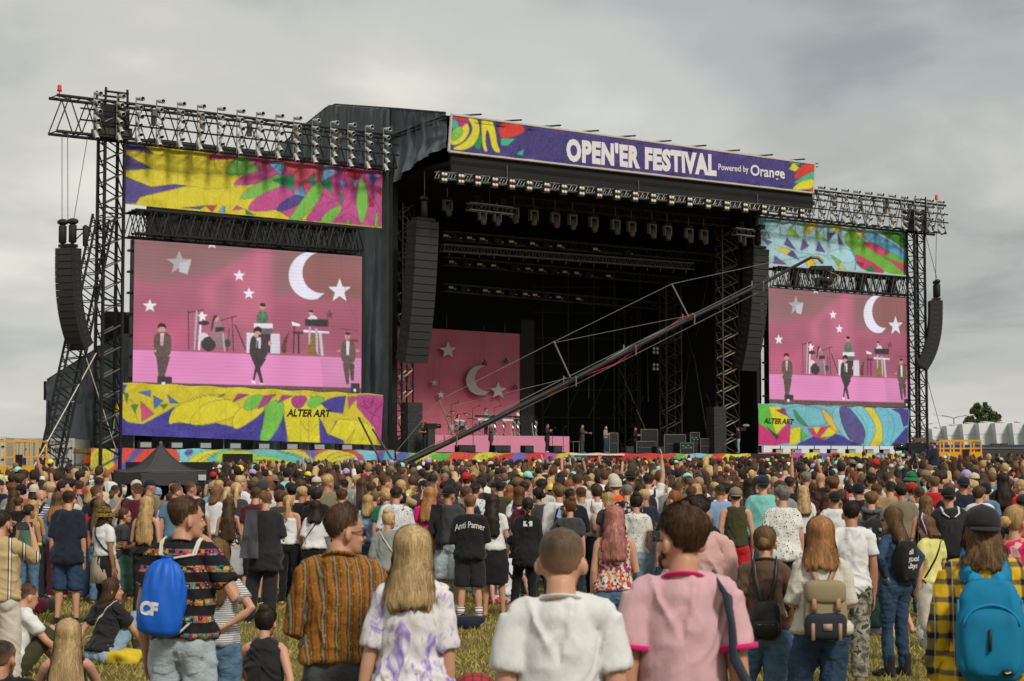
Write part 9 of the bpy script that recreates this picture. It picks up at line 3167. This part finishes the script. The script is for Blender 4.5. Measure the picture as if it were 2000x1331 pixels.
for lab,px,py,d,sp in(('double-armed street lamp before the tree',1863,817,190,1),('single-armed street lamp beside the right tower',1800,832,210,.6)):
 a=at_depth(px,py,d)
 zb=ground_z(a[0],d)
 r=empty('street_lamp',(a[0],d,zb),0,lab,'street lamp')
 h=a[2]-zb
 pole=plain('lamp_grey',(.22,.23,.24),.5,.3)
 link_mesh('pole',np_mesh('pole',*tube([(0,0,0),(0,0,h)],[.10,.06],6)),pole,r)
 for s in((1,-1)if sp==1 else(1,)):
  link_mesh('arm',np_mesh('arm',*tube([(0,0,h-.05),(s*.3,0,h+.1),(s*1.3,0,h+.28)],[.05,.05,.045],5)),pole,r)
  MB().box((s*1.62,0,h+.32),(.75,.2,.10),rot('Y',-s*.15)).build('lamp_head',M_WHITE,r)
def leaf_mat():
 t=NT('oak_leaves')
 n=t.noise(t.co(),.9,4,.6)
 n2=t.noise(t.co(),5,3,.6)
 return t.set(color=t.mix(.5,t.ramp(n,[(.3,(.03,.06,.016)),(.7,(.085,.13,.032))]),t.ramp(n2,[(.3,(.025,.05,.014)),(.7,(.11,.16,.045))])),rough=.7,spec=.2)
a=at_depth(1917,785,270)
zb=ground_z(a[0],270)
tr=empty('tree',(a[0],270,zb),0,'broad dark green tree rising above the white cabins at right','tree')
TH=a[2]-zb
bark=plain('bark',(.05,.04,.03),.9)
mb=MB()
mb.add(tube([(0,0,0),(.1,0,TH*.3),(0,.1,TH*.5)],[.35,.28,.22],8))
gt=np.random.default_rng(9)
tips=[]
for k in range(11):
 an=k*2.4
 e=np.array((math.cos(an)*gt.uniform(1.0,2.3),math.sin(an)*gt.uniform(.8,1.6),TH*gt.uniform(.66,.92)))
 m_=e*.5+np.array((0,0,TH*.22))
 mb.add(tube([(0,0,TH*.4),m_,e],[.16,.10,.04],6))
 tips.append(e)
mb.build('trunk',bark,tr,True)
cen=[(-1.7,0,.74,.75,.42),(-.9,.2,.86,.8,.5),(-.2,-.2,.80,.8,.55),(-.6,0,.93,.55,.40),(.7,0,.88,.75,.5),(.5,.1,.96,.35,.3),(1.6,.1,.80,.85,.5),(2.2,0,.72,.6,.38),(.9,-.3,.72,.9,.5),(-1.0,-.3,.70,.9,.5),(0,.5,.70,1.0,.5),(-2.3,0,.70,.45,.3),(2.6,.1,.79,.3,.22),(-1.3,.1,.84,.4,.25)]
V,F=[],[]
for cx,cy,cz,rx,rz in cen:
 N=int(900*rx*(.6+rz))
 u=gt.normal(size=(N,3))
 u/=np.linalg.norm(u,axis=1)[:,None]
 r_=gt.random(N)**.45
 Pp=u*r_[:,None]*np.array((rx,rx,rz*1.5))*1.05+np.array((cx,cy,cz*TH))
 keep=vnoise(Pp*1.9,4)>.36
 for p in Pp[keep]:
  s=gt.uniform(.09,.20)
  d1,d2=gt.normal(size=3),gt.normal(size=3)
  d1/=np.linalg.norm(d1)
  d2/=np.linalg.norm(d2)
  n=len(V)
  V+=[p-d1*s,p+d2*s*.6,p+d1*s,p-d2*s*.6]
  F.append((n,n+1,n+2,n+3))
link_mesh('crown',np_mesh('crown',V,F,False),leaf_mat(),tr)
q=H['camop']
cw=np.array(q['M'].translation)
r=empty('camera_platform',(cw[0],cw[1],ground_z(cw[0],cw[1])),0,'black raised platform under the camera operator at right','platform')
hz=cw[2]-ground_z(cw[0],cw[1])
MB().box((0,0,hz-.06),(2.2,1.8,.12)).build('deck',M_BLACK,r)
for sx in(-1,1):
 for sy in(-1,1):
  MB().bar((sx,sy*.8,0),(sx,sy*.8,hz-.1),.05).build('leg',M_BLACK,r)
r=empty('broadcast_camera',(cw[0]-.55,cw[1]+.1,cw[2]),math.radians(20),'broadcast camera on a black tripod left of the operator','camera')
MB().box((0,0,1.50),(.62,.2,.26)).build('camera_body',M_BLACK,r)
V,F=lathe([(0,0),(.10,0),(.13,.42),(0,.4)],12)
o=link_mesh('lens',np_mesh('lens',V,F),M_LENS,r)
o.location,o.rotation_euler=(-.3,0,1.5),(0,-math.pi/2,0)
MB().box((.15,0,1.72),(.42,.14,.12)).build('viewfinder',plain('finder_brown',(.12,.07,.04),.5),r)
for k in range(3):
 an=2.1*k+.4
 MB().bar((0,0,1.32),(math.cos(an)*.5,math.sin(an)*.5,0),.035,5).build('leg',M_BLACK,r)

# --- band gear on the deck
RT=DECK+RIS_H
def spx(px,b,z):
 return(SP(px,870,b)[0],b,z)
dk=stage_thing('drum_kit','silver drum kit on the pink riser before the drummer','drum kit',None,spx(897,3.7,RT))
M_CHROME=plain('chrome',(.55,.55,.55),.2,.9,.1,6)
M_SHELL=plain('drum_silver',(.42,.40,.38),.35,.3,.3,9)
def drum(name,c,r_,h,tilt=0.0,ax='Z'):
 V,F=lathe([(0,-h/2),(r_,-h/2),(r_,h/2),(0,h/2)],16)
 V=np.array(V)@rot('X',tilt).T+np.array(c)
 o=link_mesh(name,np_mesh(name,V,F,False),M_SHELL,dk)
 V,F=lathe([(0,h/2+.004),(r_*.96,h/2+.004),(r_*.96,h/2-.01)],16)
 link_mesh('drumhead',np_mesh('drumhead',np.array(V)@rot('X',tilt).T+np.array(c),F,False),plain('head_black',(.015,.014,.015),.4)if name=='bass_drum' else M_WHITE,o)
drum('bass_drum',(0,-.1,.32),.31,.45,math.pi/2)
drum('floor_tom',(.55,.15,.36),.22,.4)
drum('floor_tom',(-.5,.2,.5),.19,.3)
drum('rack_tom',(-.2,.0,.8),.16,.24,.35)
drum('rack_tom',(.2,.0,.8),.17,.24,.35)
for k,(x,z)in enumerate(((-.75,1.15),(-.4,1.45),(.6,1.35),(.95,1.05))):
 MB().bar((x,.1,0),(x,.1,z),.016,4).build('stand',M_CHROME,dk)
 V,F=lathe([(0,.03),(.06,.02),(.24,0),(.24,-.008),(.05,.008),(0,.015)],16)
 V=np.array(V)@rot('X',.3).T+np.array((x,.1,z))
 link_mesh('cymbal',np_mesh('cymbal',V,F),plain('bronze',(.4,.28,.1),.3,.8),dk)
def keyboard(label,px,b,w,m):
 r=stage_thing('keyboard',label,'keyboard','keyboards on the riser',spx(px,b,RT))
 MB().box((0,0,1.0),(w,.36,.12)).build('keyboard_body',m,r)
 MB().box((0,.1,1.22),(w*.9,.3,.10)).build('keyboard_body',M_BLACK,r)
 for s in(-1,1):
  MB().bar((s*w*.32,-.15,0),(s*w*.32,.1,1.2),.03).build('stand',M_CHROME,r)
  V=np.array([(s*w*.4+.16*(i/5-.5)+.02*math.sin(j*2+i),-.22+.05*math.sin(i*3+j),.95*(1-j/8))for j in range(9)for i in range(6)])
  F=[(j*6+i,(j+1)*6+i,(j+1)*6+i+1,j*6+i+1)for j in range(8)for i in range(5)]
  link_mesh('foil_fringe',np_mesh('foil_fringe',V,F,False),M_CHROME,r)
keyboard('white-topped keyboard stand with foil fringes before the green jacket player',949,3.4,1.5,M_WHITE)
keyboard('black double keyboard with foil fringes at the right end of the riser',1026,3.4,1.7,M_BLACK)
keyboard('narrow keyboard on a black stand between the two players',990,3.7,.9,M_WHITE)
for k,(px,b,z,hgt,w)in enumerate(((923,3.5,RT,1.7,'boom microphone stand right of the drum kit'),(881,3.9,RT,1.9,'overhead microphone stand left of the drum kit'),(965,3.6,RT,1.75,'microphone stand by the green jacket player'),(924,-2.0,DECK,1.5,'straight microphone stand on deck by the brown suited singer'),(1100,-2.0,DECK,1.45,'straight microphone stand right of the black suited singer'),(1079,-2.5,DECK,1.35,'short microphone stand beside the black suited singer'))):
 r=stage_thing('microphone_stand',w,'microphone stand','microphone stands on the stage',spx(px,b,z))
 MB().bar((0,0,0),(0,0,hgt),.018,5).bar((0,0,hgt),(.45 if k<3 else .12,-.1,hgt+.15),.015,5).build('pole',M_BLACK,r)
 V,F=lathe([(0,0),(.16,0),(.15,.03),(0,.04)],12)
 link_mesh('base',np_mesh('base',V,F),M_BLACK,r)
 link_mesh('microphone',np_mesh('microphone',*ball((.45 if k<3 else .12,-.1,hgt+.16),(.05,.05,.05),8,6)),M_GRILLE,r)
for k,px in enumerate((906,920,975,989,1034,1090,1230,1290,1402)):
 r=stage_thing('stage_monitor','black wedge monitor at the deck front edge, %s from its left end'%('first','second','third','fourth','fifth','sixth','seventh','eighth','ninth')[k],'monitor speaker','wedge monitors along the deck edge',spx(px,-2.85,DECK))
 MB().prism([(-.32,0),(.32,0),(.32,.42),(-.32,.42)],0,.5).build('box',M_CAB,r)
 MB().box((0,-.012,.22),(.5,.02,.28)).build('grille',M_GRILLE,r)
def stack(label,px,b,z,w,n,h):
 r=stage_thing('speaker_stack',label,'loudspeakers','floor speaker stacks',spx(px,b,z))
 for k in range(n):
  o=MB().box((0,.4,h*(k+.5)),(w,.8,h*.97)).build('cabinet',M_GRILLE,r)
  for s in(-1,1):
   V,F=lathe([(.13,0),(.11,-.03),(.04,-.05),(0,-.04)],12)
   e=link_mesh('cone',np_mesh('cone',np.array(V)@rot('X',-math.pi/2).T*np.array((1,-1,1))+np.array((s*w*.24,-.02,h*(k+.5))),F),M_CAB,o)
stack('grey speaker stack at the left end of the stage deck',811,-1.5,DECK,1.0,5,.58)
stack('grey speaker stack at the foot of the right upright truss',1407,-1.0,DECK,1.05,5,.62)
for k,(px,b,w,h,lab)in enumerate(((1198,-.6,.7,1.3,'silver-edged flight case behind the stage hand'),(1262,0,1.6,.8,'low wide flight case in the dark right half'),(1318,-.5,1.8,1.25,'wide black desk of rack cases right of centre'),(1341,-1.2,1.1,.7,'low rack case with green indicator lights'),(1357,-.3,.8,1.4,'tall rack case with green indicator lights'),(1378,-.5,.9,1.0,'rack case beside the right speaker stack'),(1268,1.2,1.4,1.6,'pale laptop rack stand behind the low case'))):
 r=stage_thing('flight_case',lab,'flight case','rack and flight cases on the stage',spx(px,b,DECK))
 MB().box((0,.3,h/2),(w,.6,h)).build('box',M_CAB,r)
 for s in(-1,1):
  MB().box((s*w/2,-.01,h/2),(.035,.05,h)).build('edge_rail',M_ALU,r)
 MB().box((0,-.01,h-.02),(w,.05,.035)).build('edge_rail',M_ALU,r)
 MB().box((0,-.02,h*.5),(w*.8,.02,.025)).build('shelf_line',M_ALU,r)
 if 'green' in lab:
  for i in range(4):
   MB().box((-w*.3+i*w*.2,-.04,h*.75-.12*(i%2)),(w*.12,.02,.05)).build('indicator',mat('green_led',lambda:NT('green_led').set(color=(.01,.1,.03),emit=(.03,.6,.15),estr=.5)),r)
for px,lab in((841,'broadcast camera on pedestal beside the left cameraman'),):
 r=stage_thing('broadcast_camera',lab,'camera',None,spx(px,-2.7,DECK))
 MB().box((0,0,1.5),(.7,.25,.3)).build('camera_body',M_BLACK,r)
 MB().box((0,.1,.7),(.5,.4,1.3)).build('pedestal',M_GRILLE,r)
 V,F=lathe([(0,0),(.1,0),(.13,.3),(0,.3)],10)
 o=link_mesh('lens',np_mesh('lens',V,F),M_LENS,r)
 o.location,o.rotation_euler=(.35,0,1.5),(0,math.pi/2,0)
r=stage_thing('shoulder_camera','shoulder camera with furry grey microphone on the right cameraman','camera',None,spx(1450,-2.2,DECK+1.62))
MB().box((0,0,0),(.5,.18,.22)).build('camera_body',M_BLACK,r)
link_mesh('wind_muff',np_mesh('wind_muff',*ball((.3,-.05,.22),(.32,.1,.1),12,8)),plain('muff_grey',(.2,.2,.2),.9),r)
r=stage_thing('bench_step','pale metal step frame right of the pink riser','step',None,spx(1120,-1.5,DECK))
for x in(0,.45):
 MB().bar((x,0,0),(x,0,.7),.03).build('leg',M_ALU,r)
MB().box((.22,.15,.7),(.6,.4,.05)).build('tread',M_ALU,r)
r=stage_thing('white_runway','long pale plank along the front deck edge right of centre','plank',None,spx(1165,-3.3,DECK-.10))
MB().box((0,0,0),(4.2,.2,.10)).build('plank',M_WHITE,r)
